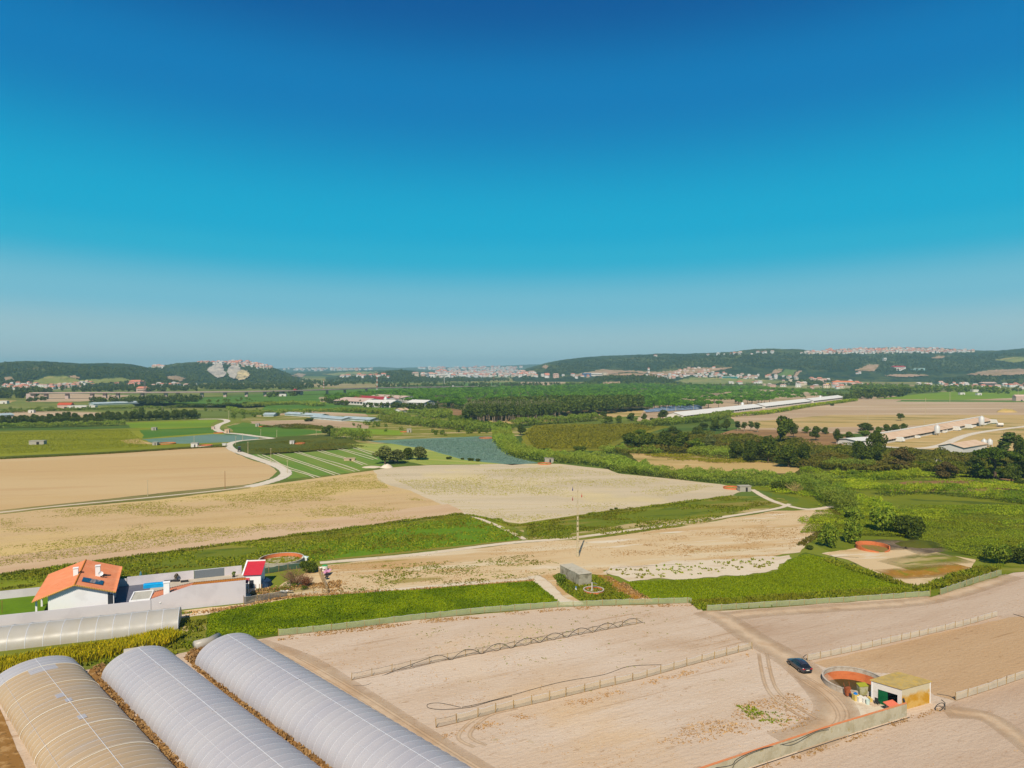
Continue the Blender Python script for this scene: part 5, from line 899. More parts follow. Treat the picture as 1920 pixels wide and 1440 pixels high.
for sgn in (-1, 1):
    V = []; ny = 176; nx = 10
    for i in range(ny + 1):
        y = HL * i / ny; b = .07 * math.sin(2 * PI * y / .62)
        for j in range(nx + 1):
            x = sgn * RW * j / nx; V.append((x, y, rz_(x) + b + .04 * ((j * 3.0) % 1)))
    n1 = len(V); V += [(v[0], v[1], v[2] - .22) for v in V]
    Fq = []
    for i in range(ny):
        for j in range(nx):
            a = i * (nx + 1) + j; q = (a, a + 1, a + nx + 2, a + nx + 1); Fq.append(q if sgn > 0 else q[::-1]); Fq.append(tuple(k + n1 for k in (q[::-1] if sgn > 0 else q)))
    for i in range(ny): a = i * (nx + 1) + nx; Fq.append((a, a + nx + 1, a + nx + 1 + n1, a + n1))
    for j in range(nx): Fq.append((j, j + 1, j + 1 + n1, j + n1)); a = ny * (nx + 1) + j; Fq.append((a + 1, a, a + n1, a + 1 + n1))
    ro = mesh_np('roof', V, Fq, TILE, H)
    m = MB()
    for k in range(25): x = sgn * (k + .5) * RW / 25; m.box((x, -.02, rz_(x) - .03), (.17, .3, .22))
    m.build('verge', VERGE, H)
m = MB(); m.tube([(0, -.1, RZ + .05), (0, HL + .05, RZ + .05)], .14, 6); m.build('ridge_cap', TILE2, H)
for x, y, w_, t_ in [(-.75, 9.6, .95, 6.9), (3.5, 10.0, .95, 6.8)]:
    m = MB(); m.box((x, y, (t_ + 3.6) / 2), (w_, w_, t_ - 3.6)); m.box((x, y, t_ + .22), (w_ + .15, w_ + .15, .12)); m.box((x, y, t_ + .08), (w_ - .3, w_ - .3, .2)); m.build('chimney', WHITE, H)
m = MB(); m.lathe([(0.02, 0), (.3, .06), (.5, .2)], 16, (0, 0, 0)); dsh = m.build('satellite_dish', WHITE, H); dsh.location = (4.1, 9.2, 5.3); dsh.rotation_euler = (PI / 2 - .3, 0, .3)
sl = math.atan2(RZ - EZ, RW)
for i in range(2):
    m = MB(); y0 = 3.1
    xa = 1.0 + i * 2.0; xb = xa + 1.95
    m.hexa([(xa, y0, rz_(xa) + .1), (xb, y0, rz_(xb) + .1), (xb, y0 + 3.3, rz_(xb) + .1), (xa, y0 + 3.3, rz_(xa) + .1)], [(xa, y0, rz_(xa) + .2), (xb, y0, rz_(xb) + .2), (xb, y0 + 3.3, rz_(xb) + .2), (xa, y0 + 3.3, rz_(xa) + .2)]); m.build('solar_panel', SOLAR, H)
for x, y in [(-7.0, .9), (-6.9, 7), (-6.9, 14), (-6.9, 20.6), (7.1, .9), (7.1, 7), (7.1, 14), (7.1, 20.6)]:
    m = MB(); m.box((x, y, (rz_(x) - .2) / 2), (.34, .34, rz_(x) - .2)); m.build('column', WHITE, H)
for x, y, d in [(6.12, 4.2, (.1, 2.0, 2.1)), (6.12, 10, (.1, 1.6, 1.3)), (6.12, 15.5, (.1, 1.6, 1.3)), (-4.92, 4, (.1, 1.8, 2.1)), (-4.92, 12, (.1, 1.6, 1.3)), (6.12, 1.7, (.1, 1.2, 2.0))]:
    m = MB(); m.box((x, y, 1.25 if d[2] > 2 else 1.6), d); wf = m.build('window', GLASSD, H)
m = MB(); m.box((6.6, .75, 1.45), (1.0, .12, 2.6)); m.build('porch_screen', GLASSD, H)
m = MB(); m.box((0, .62, 4.9), (.28, .2, .28)); m.build('lamp', WHITE, H)
# annex
bo = Vector((-59, 156.2, 0)); ba = math.atan2(.347, .938)
N = thing('outbuilding', 'long grey white outbuilding whose wall slopes up to the right, orange lean-to roof', 'outbuilding', bo, ba)
m = MB(); prof = [(-18.85, 2.9), (-10.95, 5.0), (0, 5.0)]
m.add([(-18.85, 0, 0), (0, 0, 0), (0, 0, 5.0), (-10.95, 0, 5.0), (-18.85, 0, 2.9), (-18.85, .25, 0), (0, .25, 0), (0, .25, 5.0), (-10.95, .25, 5.0), (-18.85, .25, 2.9)], [(0, 1, 2, 3, 4), (9, 8, 7, 6, 5), (1, 6, 7, 2), (2, 7, 8, 3), (3, 8, 9, 4), (4, 9, 5, 0)]); m.build('wall', GREYW, N)
m = MB(); m.add([(-18.6, .25, 0), (-.1, .25, 0), (-.1, 6.6, 0), (-18.6, 6.6, 0), (-18.6, .25, 2.5), (-.1, .25, 4.4), (-.1, 6.6, 3.3), (-18.6, 6.6, 2.3)], [(0, 1, 5, 4), (1, 2, 6, 5), (2, 3, 7, 6), (3, 0, 4, 7)]); m.build('body', WHITE, N)
def nroof(x, y): zf = 4.9 if x > -10.95 else 2.8 + (x + 18.85) / 7.9 * 2.1; zb = 3.7 if x > -10.95 else 2.55 + (x + 18.85) / 7.9 * 1.15; return zf + (zb - zf) * (y - .27) / 6.9
for (xa, xb, mt) in ((-10.93, .05, TILE2), (-18.9, -10.97, TILE)):
    V = []; nx = int((xb - xa) / .1)
    for i in range(nx + 1):
        x = xa + (xb - xa) * i / nx; b = .05 * math.sin(2 * PI * x / .5)
        for j in range(5): y = .27 + 6.9 * j / 4; V.append((x, y, nroof(x, y) + b))
    n1 = len(V); V += [(a, b, c - .15) for a, b, c in V]; Fq = []
    for i in range(nx):
        for j in range(4): a = i * 5 + j; q = (a, a + 5, a + 6, a + 1); Fq += [q, tuple(k + n1 for k in q[::-1])]
        for j in (0, 4): a = i * 5 + j; Fq.append((a, a + 5, a + 5 + n1, a + n1))
    for i in (0, nx):
        for j in range(4): a = i * 5 + j; Fq.append((a, a + 1, a + 1 + n1, a + n1))
    mesh_np('roof', V, Fq, mt, N)
m = MB(); m.box((-15.9, 1.0, 4.4), (1.15, .9, 3.0)); m.box((-15.9, 1.0, 6.0), (1.35, 1.1, .15)); m.build('chimney', WHITE, N)
m = MB(); m.box((-17.1, -.05, 2.0), (.3, .14, .25)); m.build('lamp', WHITE, N)
PG = thing('pergola', 'white framed patio roof between house yard and outbuilding', 'pergola', bo, ba)
m = MB(); m.box((-20.9, 3.6, 2.78), (3.9, 6.2, .12)); m.build('roof', M('pale patio roof', A(196, 190, 174), [(A(180, 172, 156), .8, .5, .6, .5, dict(rot=20, st=(1, 6)))]), PG)
for x, y, d in [(-22.9, 3.6, (.25, 6.6, .3)), (-19.1, 3.6, (.2, 6.6, .3)), (-21, .35, (3.9, .2, .35)), (-21, 6.85, (3.9, .2, .3))]:
    m = MB(); m.box((x, y, 2.82), d); m.build('beam', WHITE, PG)
for x, y in [(-22.8, .5), (-19.2, .5), (-22.8, 6.7), (-19.2, 6.7)]:
    m = MB(); m.box((x, y, 1.3), (.18, .18, 2.6)); m.build('post', WHITE, PG)
def wallseg(name, label, a, b, h, th, mt, cat='wall', top=None):
    d = (b - a); L = d.length; r = Vector(((a + b) / 2)); m = MB(); m.box((0, 0, h / 2), (L, th, h))
    if top: m.box((0, 0, h + .04), (L + .06, th + .08, .08), mi=1)
    o = m.build(name, [mt, top or mt]); o.location = r; o.rotation_euler = (0, 0, math.atan2(d.y, d.x)); return tag(o, label, cat)
wallseg('boundary_wall', 'long grey white boundary wall in front of the house', FA + FD * 18.86, FA + FD * 62, 2.75, .22, GREYW)
wallseg('boundary_wall', 'white rear wall from the shed to the grey gate', BA + BD * 0, BA + BD * 4.05, 2.2, .2, GREYW)
wallseg('boundary_wall', 'white rear wall of the yard behind the potted plants', BA + BD * 11, BA + BD * 25.5, 2.2, .2, GREYW)
wallseg('boundary_wall', 'rear wall behind the lawn, left of the house', BA + BD * 25.6, BA + BD * 72, 1.9, .2, GREYW)
wallseg('sliding_gate', 'wide dark grey sliding gate in the rear wall', BA + BD * 4.1, BA + BD * 10.9, 2.1, .12, M('grey metal gate', A(116, 122, 128), [(A(104, 110, 116), 3, .5, .6, .5, dict(rot=20, st=(.5, 5)))], rough=.5), 'gate', top=PIPE)
# red shed
RED = M('red sheet metal', A(206, 50, 62), [(A(186, 40, 52), 1, .5, .7, .5, {})], rough=.5, spec=.3); REDP = M('faded red sheet', A(206, 84, 88), rough=.6); WOODY = M('weathered timber', A(150, 110, 66), rough=.8)
SH = thing('red_shed', 'tall white shed with steep red roof beside the outbuilding', 'shed', (-61.2, 166.3, 0), math.radians(8))
m = MB(); m.add([(-2, 0, 0), (1.9, 0, 0), (1.9, 4.6, 0), (-2, 4.6, 0), (-2, 0, 3.3), (1.9, 0, 3.3), (1.9, 4.6, 5.1), (-2, 4.6, 5.1)], [(0, 1, 5, 4), (1, 2, 6, 5), (2, 3, 7, 6), (3, 0, 4, 7)]); m.build('wall', WHITE, SH)
m = MB(); m.hexa([(-2, -.35, 3.25), (2.1, -.35, 3.25), (2.1, 4.7, 5.15), (-2, 4.7, 5.15)], [(-2, -.35, 3.33), (2.1, -.35, 3.33), (2.1, 4.7, 5.23), (-2, 4.7, 5.23)]); m.build('roof', RED, SH)
m = MB(); m.hexa([(-2.35, -.3, 3.3), (-2.02, -.3, 3.3), (-2.02, 4.9, 5.35), (-2.35, 4.9, 5.35)], [(-2.35, -.3, 3.5), (-2.02, -.3, 3.5), (-2.02, 4.9, 5.55), (-2.35, 4.9, 5.55)]); m.box((0, 4.85, 5.3), (4.1, .2, .35)); m.build('parapet', WHITE, SH)
m = MB(); m.box((-.2, -.04, 1.0), (.9, .06, 2.0)); m.build('door', GLASSD, SH)
LT = thing('lean_to', 'small pink red lean-to roof on posts in front of the red shed', 'lean-to', (-61.8, 162.2, 0), math.radians(8))
m = MB(); m.hexa([(-1.7, 0, 2.5), (1.0, 0, 2.4), (1.0, 2.2, 3.0), (-1.7, 2.2, 3.1)], [(-1.7, 0, 2.56), (1.0, 0, 2.46), (1.0, 2.2, 3.06), (-1.7, 2.2, 3.16)]); m.build('roof', REDP, LT)
for x, y, h_ in [(.9, .1, 2.4), (-1.6, .1, 2.5), (.9, 2.1, 3.0)]:
    m = MB(); m.box((x, y, h_ / 2), (.12, .12, h_)); m.build('post', WOODY, LT)
m = MB(); m.box((-.3, -.1, 1.5), (.8, .06, 2.6)); m.build('side_sheet', RED, LT)
m = MB(); m.box((-1.6, 1.1, 1.25), (.08, 2.0, 2.4)); m.build('side_sheet', RED, LT)
m = MB(); m.hexa([(0, 0, 0), (1.4, .3, 0), (1.6, 2.6, 0), (0, 2.8, 0)], [(0, 0, 1.7), (1.0, .4, 1.2), (1.3, 2.4, 1.2), (0, 2.6, 1.9)]); o = m.build('tarpaulin', M('dark blue tarpaulin', A(44, 66, 96), [(A(30, 44, 66), 1.2, .4, .6, .7, {})], rough=.5)); o.location = (-59.0, 166.6, 0); tag(o, 'dark blue tarpaulin heap against the shed side', 'tarpaulin')
for i, (x, y) in enumerate([(-59.1, 163.0), (-58.6, 163.3), (-58.2, 163.2)]):
    m = MB(); m.tube([(0, 0, 0), (.25 * (i - 1), .3, 1.9)], .08, 5); o = m.build('plank', WOODY); o.location = (x, y, 0); tag(o, 'timber pole leaning by the blue tarpaulin', 'pole', group='timber poles leaning by the shed')
# yard things
def pool():
    g = G(290, 1101); r = thing('covered_pool', 'bright blue covered paddling pool in the yard', 'pool', g, math.radians(20))
    m = MB(); m.box((0, 0, .4), (4.6, 1.7, .8)); m.build('side', M('bright blue plastic', A(0, 160, 222), [(A(30, 180, 235), 1.5, .5, .6, .5, {})], rough=.35, spec=.5), r)
    m = MB(); V = []; m.tube([(-2.3, 0, .82), (0, 0, .92), (2.3, 0, .82)], [.75, .82, .75], 8); o = m.build('cover', bpy.data.materials['bright blue plastic'], r); o.scale = (1, 1, .35); o.location = (0, 0, .55)
pool()
def potted(px, py, label, h=1.6, mat='brownleaf', pot=(.9, .5)):
    g = G(px, py); r = thing('potted_plant', label, 'potted plant', g); m = MB(); m.box((0, 0, .28), (pot[0], pot[1], .5)); m.build('planter', M('dark planter', (.03, .03, .032), rough=.6) if 'dark planter' not in bpy.data.materials else bpy.data.materials['dark planter'], r)
    lv = blob_leaves([(0, 0, h * .62, .42, .42, h * .32), (.2, 0, h * .8, .3, .3, .3)], 160, .13, NR); mesh_np('foliage', lv, quads(160), LF[mat], r)
potted(330, 1091, 'reddish shrub in a black planter, in the middle of the yard', 2.2, pot=(1.7, .6)); potted(294, 1087, 'reddish shrub in a pot behind the blue pool', 2.0); potted(272, 1089, 'dense green shrub beside the closed teal parasol', 2.2, 'broad2', (1.0, .6)); potted(438, 1083, 'round clipped topiary ball near the shed', 1.6, 'crop', (.5, .5))
for px, lb in [(315, 'empty black planter left of the tall red shrub'), (346, 'empty black planter right of the tall red shrub')]:
    m = MB(); m.box((0, 0, .25), (1.7, .6, .5)); m.box((0, 0, .5), (1.5, .42, .04)); o = m.build('planter', bpy.data.materials['dark planter']); o.location = G(px, 1092); o.rotation_euler = (0, 0, .38); tag(o, lb, 'planter')
g = G(264, 1090); r = thing('parasol', 'closed teal parasol standing at the rear wall', 'parasol', g); m = MB(); m.tube([(0, 0, 0), (0, 0, 2.5)], .03, 6); m.build('pole', PIPE, r); m = MB(); m.lathe([(.05, 2.5), (.28, 1.9), (.4, 1.0), (.3, .7)], 10); m.build('canopy', M('teal cloth', A(86, 130, 140), rough=.9), r); m = MB(); m.lathe([(.0, .12), (.4, .1), (.45, 0)], 12); m.build('base', PIPE, r)
g = G(250, 1094); r = thing('clothes_rack', 'thin dark metal garden frame beside the parasol', 'rack', g, .3)
for x in (-.9, .9): m = MB(); m.tube([(x, -.3, 0), (x, 0, 1.7), (x, .3, 0)], .03, 5); m.build('leg', GLASSD, r)
m = MB(); m.tube([(-.9, 0, 1.68), (.9, 0, 1.5)], .03, 5); m.build('rail', GLASSD, r)
g = G(4, 1150); m = MB(); m.tube([(0, 0, 0), (0, 0, 2.6)], .05, 6); m.box((0, 0, 2.6), (.3, .1, .1)); o = m.build('garden_post', WOODY); o.location = g; tag(o, 'thin wooden post on the lawn', 'post')
# ================================================================ round tanks
BRICK = M('red brick tank lining', A(218, 124, 76), [(A(192, 100, 58), .9, .5, .6, .6, dict(st=(8, 1))), (A(226, 132, 80), 2.0, .5, .64, .5, {})], rough=.85); b = BRICK.node_tree
CONC = M('grey concrete', A(170, 164, 146), [(A(138, 130, 112), .8, .5, .62, .7, dict(detail=6)), (A(196, 190, 172), 2.4, .55, .66, .5, {})], bump=(3, .3, .05, {})); MORT = M('mortar rim', A(198, 184, 166), [(A(170, 150, 130), 1.5, .5, .6, .6, {})])
GREENW = M('algae green ground', A(128, 134, 40), [(A(190, 176, 140), .5, .45, .55, .8, {}), (A(70, 84, 30), 1.2, .55, .66, .6, {})])
def tank(label, c, rad, h, floor=.25, depth_mat=None, wall=None, rim=None, name='round_tank', n=48):
    r = thing(name, label, 'tank', (c[0], c[1], 0))
    m = MB(); m.lathe([(rad, 0), (rad, h - .08)], n); m.build('outer_wall', wall or CONC, r, smooth=True)
    m = MB(); m.lathe([(rad - .22, h - .08), (rad - .22, floor)][::1], n); m.build('brick_lining', BRICK, r, smooth=True)
    m = MB(); m.lathe([(rad + .04, h - .1), (rad + .04, h), (rad - .26, h), (rad - .26, h - .1)], n); m.build('rim', rim or MORT, r)
    m = MB(); m.lathe([(rad - .22, floor), (.01, floor + .02)], n); m.build('floor', depth_mat or GREENW, r); return r
tank('wide empty brick lined tank behind the red shed', G(528, 1055, 0)[:2], 5.8, 1.3)
tank('small brick lined tank in front of the concrete hut', G(1113, 1110)[:2], 2.4, .7, .1, MORT, BRICK)
DW = M('dark green tank water', (.03, .036, .012), rough=.35, spec=.3)
c0 = G(1636, 1029); r = thing('ruined_tank', 'broken half ring of an orange brick tank below the bright bushes', 'tank', c0)
for nm_, a0, a1, h0, h1, rr0 in (('brick_wall', -.35, 3.5, 1.1, 1.3, 4.5), ('broken_wall', 3.5, 4.6, .9, .25, 4.5), ('broken_wall', 5.0, 5.93, .2, .7, 4.5)):
    m = MB(); n = 18
    for i in range(n):
        u, v = a0 + (a1 - a0) * i / n, a0 + (a1 - a0) * (i + 1) / n; hh_ = h0 + (h1 - h0) * i / n + R.uniform(-.06, .06)
        q = [Vector((rr_ * math.cos(t_), rr_ * math.sin(t_), 0)) for rr_, t_ in ((rr0, u), (rr0, v), (rr0 - .3, v), (rr0 - .3, u))]
        m.hexa(q, [p + Vector((0, 0, hh_)) for p in q])
    m.build(nm_, BRICK, r)
m = MB(); m.lathe([(4.2, .14), (.01, .15)], 32); m.build('floor', M('weedy tank floor', A(150, 110, 70), [(A(120, 124, 40), .8, .45, .55, .8, {})]), r)
for px, py, rad, h, lb in [(912, 822, 5.5, .7, 'orange brick tank in the cabbage field'), (562, 832, 3.6, .6, 'small brick tank beside the tiny white hut'), (312, 832, 6, .6, 'low brick tank at the end of the grey cabbage strip'), (385, 838, 4.6, 1.3, 'round tank with orange rim beside the grey pump hut'), (1021, 870, 3.7, .5, 'orange tank between reeds and pale stubble'), (494, 800, 4, .7, 'orange tank on the sandy yard'), (410, 812, 3.8, .5, 'orange tank beside the road bend'), (757, 810, 3, .5, 'orange tank at the end of the bright green patch'), (1372, 916, 3.6, .7, 'low orange tank at the right tip of the pale stubble')]:
    tank(lb, G(px, py)[:2], rad, h, .1, GREENW, MORT if 'round tank' in lb else BRICK, BRICK, n=24)
# the oval well by the pump house
r = thing('water_tank', 'deep round tank with orange brick inside and dark water, beside the pump house', 'tank', (WELL_C.x, WELL_C.y, 0)); WR = WELL_R
m = MB(); m.lathe([(WR, 0), (WR, .85)], 56); m.build('outer_wall', MORT, r, smooth=True)
m = MB(); m.lathe([(WR - .2, .2), (WR - .2, -3.4)], 56); m.build('brick_lining', BRICK, r, smooth=True)
m = MB(); m.lathe([(WR - .2, .95), (WR - .2, .2)], 56); m.build('inner_plaster', MORT, r, smooth=True)
m = MB(); m.lathe([(WR + .04, .82), (WR + .04, .95), (WR - .24, .95), (WR - .24, .82)], 56); m.build('rim', MORT, r)
m = MB(); m.lathe([(WR - .15, -1.2), (.01, -1.2)], 56); m.build('water', DW, r)
m = MB(); m.lathe([(WR - .15, -3.4), (.01, -3.4)], 56); m.build('floor', MORT, r)
# ================================================================ pump house
def fpt(px, py, z): return G(px, py, z)
PH = thing('pump_house', 'flat roofed white and ochre pump house with green door beside the round tank', 'pump house', (59.1, 106.5, 0))
q0, q1, q2, q3 = Vector((0, 0, 0)), Vector((5.9, 2.6, 0)), Vector((2.6, 5.9, 0)), Vector((-3.1, 3.1, 0))
PH_h = 3.3; OFFW = M('dusty white wall', A(222, 214, 204), [(A(196, 184, 168), .8, .5, .65, .6, dict(detail=7))])
OCH = M('ochre stained render', A(212, 170, 92), [(A(196, 142, 34), .5, .42, .58, .9, {}), (A(206, 190, 150), .9, .55, .66, .7, {})]); t = OCH.node_tree; b = t.nodes['Principled BSDF']
gz = nn(t, 'ShaderNodeNewGeometry'); sz = nn(t, 'ShaderNodeSeparateXYZ'); t.links.new(gz.outputs['Position'], sz.inputs[0]); nz = noise_fac(t, .8, 0, 1); ad = nn(t, 'ShaderNodeMath', operation='MULTIPLY_ADD'); t.links.new(nz, ad.inputs[0]); ad.inputs[1].default_value = .8; t.links.new(sz.outputs['Z'], ad.inputs[2])
mr = nn(t, 'ShaderNodeMapRange'); mr.inputs['From Min'].default_value = 2.35; mr.inputs['From Max'].default_value = 2.85; t.links.new(ad.outputs[0], mr.inputs[0]); t.links.new(mixc(t, mr.outputs[0], b.inputs['Base Color'].links[0].from_socket, A(206, 192, 160)), b.inputs['Base Color'])
LICH = M('lichen covered roof', A(196, 168, 104), [(A(176, 152, 96), .6, .45, .6, .8, dict(detail=6)), (A(206, 170, 84), 1.4, .5, .62, .7, {}), (A(210, 190, 130), 2.6, .62, .7, .6, {})], bump=(4, .4, .05, {}))
def face(a, b, z0, z1, mt, nm, par, th=.2):
    d = (b - a).normalized(); n_ = Vector((d.y, -d.x, 0)); m = MB(); m.hexa([a + Vector((0, 0, z0)), b + Vector((0, 0, z0)), b - n_ * th + Vector((0, 0, z0)), a - n_ * th + Vector((0, 0, z0))], [a + Vector((0, 0, z1)), b + Vector((0, 0, z1)), b - n_ * th + Vector((0, 0, z1)), a - n_ * th + Vector((0, 0, z1))]); return m.build(nm, mt, par)
def lerp(a, b, k): return a + (b - a) * k
face(q0, q1, 0, PH_h, OCH, 'side_wall', PH)
da, db_ = .12, .80
face(q3, lerp(q3, q0, 1 - db_ if False else .22), 0, PH_h, OFFW, 'front_wall', PH); face(lerp(q3, q0, .22), lerp(q3, q0, .86), 2.25, PH_h, OFFW, 'front_wall', PH); face(lerp(q3, q0, .86), q0, 0, PH_h, OFFW, 'front_wall', PH)
face(q1, q2, 0, PH_h, WHITE, 'back_wall', PH); face(q2, q3, 0, PH_h, WHITE, 'back_wall', PH)
dg = (q0 - q3).normalized(); dn = Vector((-dg.y, dg.x, 0)) * -1
m = MB(); a, b_ = lerp(q3, q0, .23) - dn * .12, lerp(q3, q0, .52) - dn * .12; a, b_ = lerp(q3, q0, .23), lerp(q3, q0, .54); off = Vector((dg.y, -dg.x, 0)) * -.08
m.hexa([a + off, b_ + off, b_ + off * 1.8, a + off * 1.8], [v + Vector((0, 0, 2.22)) for v in (a + off, b_ + off, b_ + off * 1.8, a + off * 1.8)]); m.build('door', M('green painted door', A(16, 96, 56), [(A(10, 70, 40), 1, .5, .6, .5, {})], rough=.5), PH)
m = MB(); c0 = (q0 + q1 + q2 + q3) / 4; Q = [c0 + (q - c0) * 1.05 for q in (q0, q1, q2, q3)]; m.prism([(q.x, q.y) for q in Q], PH_h, PH_h + .14); m.build('roof', LICH, PH)
m = MB(); m.prism([(q.x * .96 + .1, q.y * .96 + .1) for q in (q0, q1, q2, q3)], .005, .05); m.build('floor', CONC, PH)
m = MB(); m.tube([q0 + Vector((.15, -.1, 2.0)), q0 + Vector((.25, -.25, 1.6)), q0 + Vector((.35, -.15, 1.2))], .12, 6); m.build('cable_box', GLASSD, PH)
g = G(1668, 1321); r = thing('dog_kennel', 'small shelter with a flat salmon red roof beside the green door', 'shelter', g, math.radians(22))
m = MB(); m.box((0, 0, .5), (1.3, .9, 1.0)); m.build('body', CONC, r); m = MB(); m.hexa([(-1.0, -.7, .98), (1.0, -.7, .98), (1.0, .7, 1.25), (-1.0, .7, 1.25)], [(-1.0, -.7, 1.05), (1.0, -.7, 1.05), (1.0, .7, 1.32), (-1.0, .7, 1.32)]); m.build('roof', M('salmon sheet', A(228, 120, 92), rough=.7), r)
r.location = Vector((57.5, 106.4, 0))
# junk along the tank
RUST = M('rusty metal', A(160, 88, 54), [(A(120, 60, 36), 2, .45, .6, .7, {})])
g = G(1590, 1305); r = thing('hand_cart', 'rusty hand cart tipped up against the tank wall', 'cart', g, .4)
m = MB(); m.hexa([(-.55, -.3, .2), (.55, -.3, .2), (.5, .1, .2), (-.5, .1, .2)], [(-.6, 0, 1.35), (.6, 0, 1.35), (.55, .35, 1.35), (-.55, .35, 1.35)]); m.build('tub', RUST, r)
for x in (-.55, .5): m = MB(); m.tube([(x, .1, 1.2), (x * 1.1, .35, 2.1)], .04, 5); m.build('handle', RUST, r)
m = MB(); m.tube([(-.1, -.4, .3), (.1, -.4, .3)], .3, 12); m.build('wheel', GLASSD, r)
g = G(1617, 1308); r = thing('feed_hopper', 'upright mossy metal hopper standing by the tank', 'hopper', g, .15)
m = MB(); m.hexa([(-.6, -.35, .5), (.6, -.35, .5), (.6, .35, .5), (-.6, .35, .5)], [(-.75, -.35, 1.9), (.75, -.35, 1.9), (.75, .45, 2.1), (-.75, .45, 2.1)]); m.build('bin', M('stained pale metal', A(178, 172, 140), [(A(140, 142, 96), 1.4, .45, .6, .8, {})]), r)
m = MB(); m.hexa([(-.78, -.4, 1.9), (.78, -.4, 1.9), (.78, .5, 2.12), (-.78, .5, 2.12)], [(-.78, -.4, 1.98), (.78, -.4, 1.98), (.78, .5, 2.2), (-.78, .5, 2.2)]); m.build('lid', M('mossy lid', A(150, 160, 60)), r)
for x, y in ((-.5, -.25), (.5, -.25), (.5, .25), (-.5, .25)): m = MB(); m.box((x, y, .25), (.08, .08, .5)); m.build('leg', RUST, r)
def crate(px, py, d, mt, label, name='crate', rz=.2):
    g = G(px, py); r = thing(name, label, name.replace('_', ' '), g, rz); m = MB(); x, y, z = d; t_ = .05
    for c, s_ in (((0, -y / 2, z / 2), (x, t_, z)), ((0, y / 2, z / 2), (x, t_, z)), ((-x / 2, 0, z / 2), (t_, y - t_, z)), ((x / 2, 0, z / 2), (t_, y - t_, z)), ((0, 0, .05), (x - t_, y - t_, .08))): m.box(c, s_)
    m.build('shell', mt, r); m = MB(); m.box((0, 0, z + .02), (x + .08, y + .08, .04)); m.build('rim', mt, r); return r
PLW = M('white plastic', A(232, 226, 214), rough=.5); PLY = M('yellowed plastic', A(206, 190, 130), rough=.6)
r = crate(1604, 1313, (.75, .7, .95), PLY, 'yellowish bin with a blue top beside the tank', 'bin'); m = MB(); m.lathe([(.02, 1.22), (.2, 1.2), (.32, 1.08), (.33, .98)], 12); m.build('lid', M('blue plastic', A(20, 120, 200), rough=.4), r)
crate(1612, 1315, (.9, .7, .75), PLW, 'white box next to the yellowish bin'); crate(1621, 1317, (.8, .6, .7), PLW, 'white box with a dark opening in front of the hopper'); crate(1634, 1314, (1.0, .7, .5), PLY, 'low cream box at the foot of the pump house wall')
g = G(1627, 1321); m = MB(); m.lathe([(.01, 0), (.26, 0), (.3, .6), (.33, .75), (.3, .75), (.27, .1)], 14); o = m.build('bucket', M('pale mint plastic', A(206, 224, 214), rough=.5)); o.location = g; tag(o, 'pale mint green bucket in front of the boxes', 'bucket')
g = G(1645, 1321); r = thing('garden_chair', 'dark metal garden chair in front of the pump house', 'chair', g, 2.2); DK = M('dark metal', (.03, .03, .03), rough=.5)
m = MB(); m.box((0, 0, .45), (.55, .55, .05)); m.build('seat', DK, r); m = MB(); m.box((0, .28, .8), (.55, .05, .65)); m.build('backrest', DK, r)
for x in (-.24, .24):
    for y in (-.24, .24): m = MB(); m.box((x, y, .21), (.05, .05, .42)); m.build('leg', DK, r)
g = G(1762, 1332); r = thing('pipe_reel', 'coil of black irrigation pipe behind the pump house', 'pipe coil', g); m = MB(); m.tube([(.7 * math.cos(a) * (1 - a * .01), .35 * math.sin(a), .55 + .5 * math.sin(a + 1)) for a in np.linspace(0, 12.5, 60)], .05, 5); m.build('coil', DK, r); m = MB(); m.tube([(.8, 0, 0), (.9, .2, 1.1), (.4, .3, 1.5)], .06, 5); m.build('pipe', DK, r)
# long concrete wall
WP = [(1699, 1343), (1560, 1386), (1480, 1413), (1400, 1440), (1330, 1464), (1230, 1500)]
WW = [G(*p) for p in WP]; r = thing('concrete_wall', 'long weathered concrete wall topped with orange brick running from the pump house', 'wall', WW[0])
CW = M('weathered beige concrete', A(192, 182, 156), [(A(170, 158, 128), .5, .45, .6, .7, dict(st=(1, 1), detail=6)), (A(206, 200, 180), 1.2, .55, .66, .5, {}), (A(150, 140, 96), .8, .6, .68, .5, {})], bump=(2, .3, .05, {}))
m = MB(); m2 = MB(); m3 = MB()
for a, b in zip(WW[:-1], WW[1:]):
    a, b = a - WW[0], b - WW[0]; d = (b - a).normalized(); n_ = Vector((-d.y, d.x, 0)) * .1; u = Vector((0, 0, 1))
    m.hexa([a - n_, b - n_, b + n_, a + n_], [v + u * 1.95 for v in (a - n_, b - n_, b + n_, a + n_)]); n2 = n_ * 1.25
    m2.hexa([v + u * 1.95 for v in (a - n2, b - n2, b + n2, a + n2)], [v + u * 2.06 for v in (a - n2, b - n2, b + n2, a + n2)])
    L = (b - a).length
    for k in range(int(L / 3.2)): p = a + d * (k * 3.2 + 1.6); m3.box(p + u * .98, (.28, .28, 1.97), math.atan2(d.y, d.x))
m.build('wall_panel', CW, r); m2.build('coping', M('orange brick coping', A(222, 136, 86), [(A(200, 150, 110), 1.5, .5, .6, .7, {})]), r); m3.build('pier', CW, r)
def hose(P, label, rad=.045, lift=.06, name='hose', world=False):
    W = spline([p if world else G(*p[:2], p[2] if len(p) > 2 else 0) for p in P], 8); m = MB(); m.tube([p + Vector((0, 0, lift)) for p in W], rad, 5); return tag(m.build(name, DK), label, 'hose')
hose([(1705, 1346), (1640, 1366), (1560, 1391), (1480, 1418), (1400, 1445), (1340, 1467)], 'black pipe lying along the foot of the concrete wall', .07)
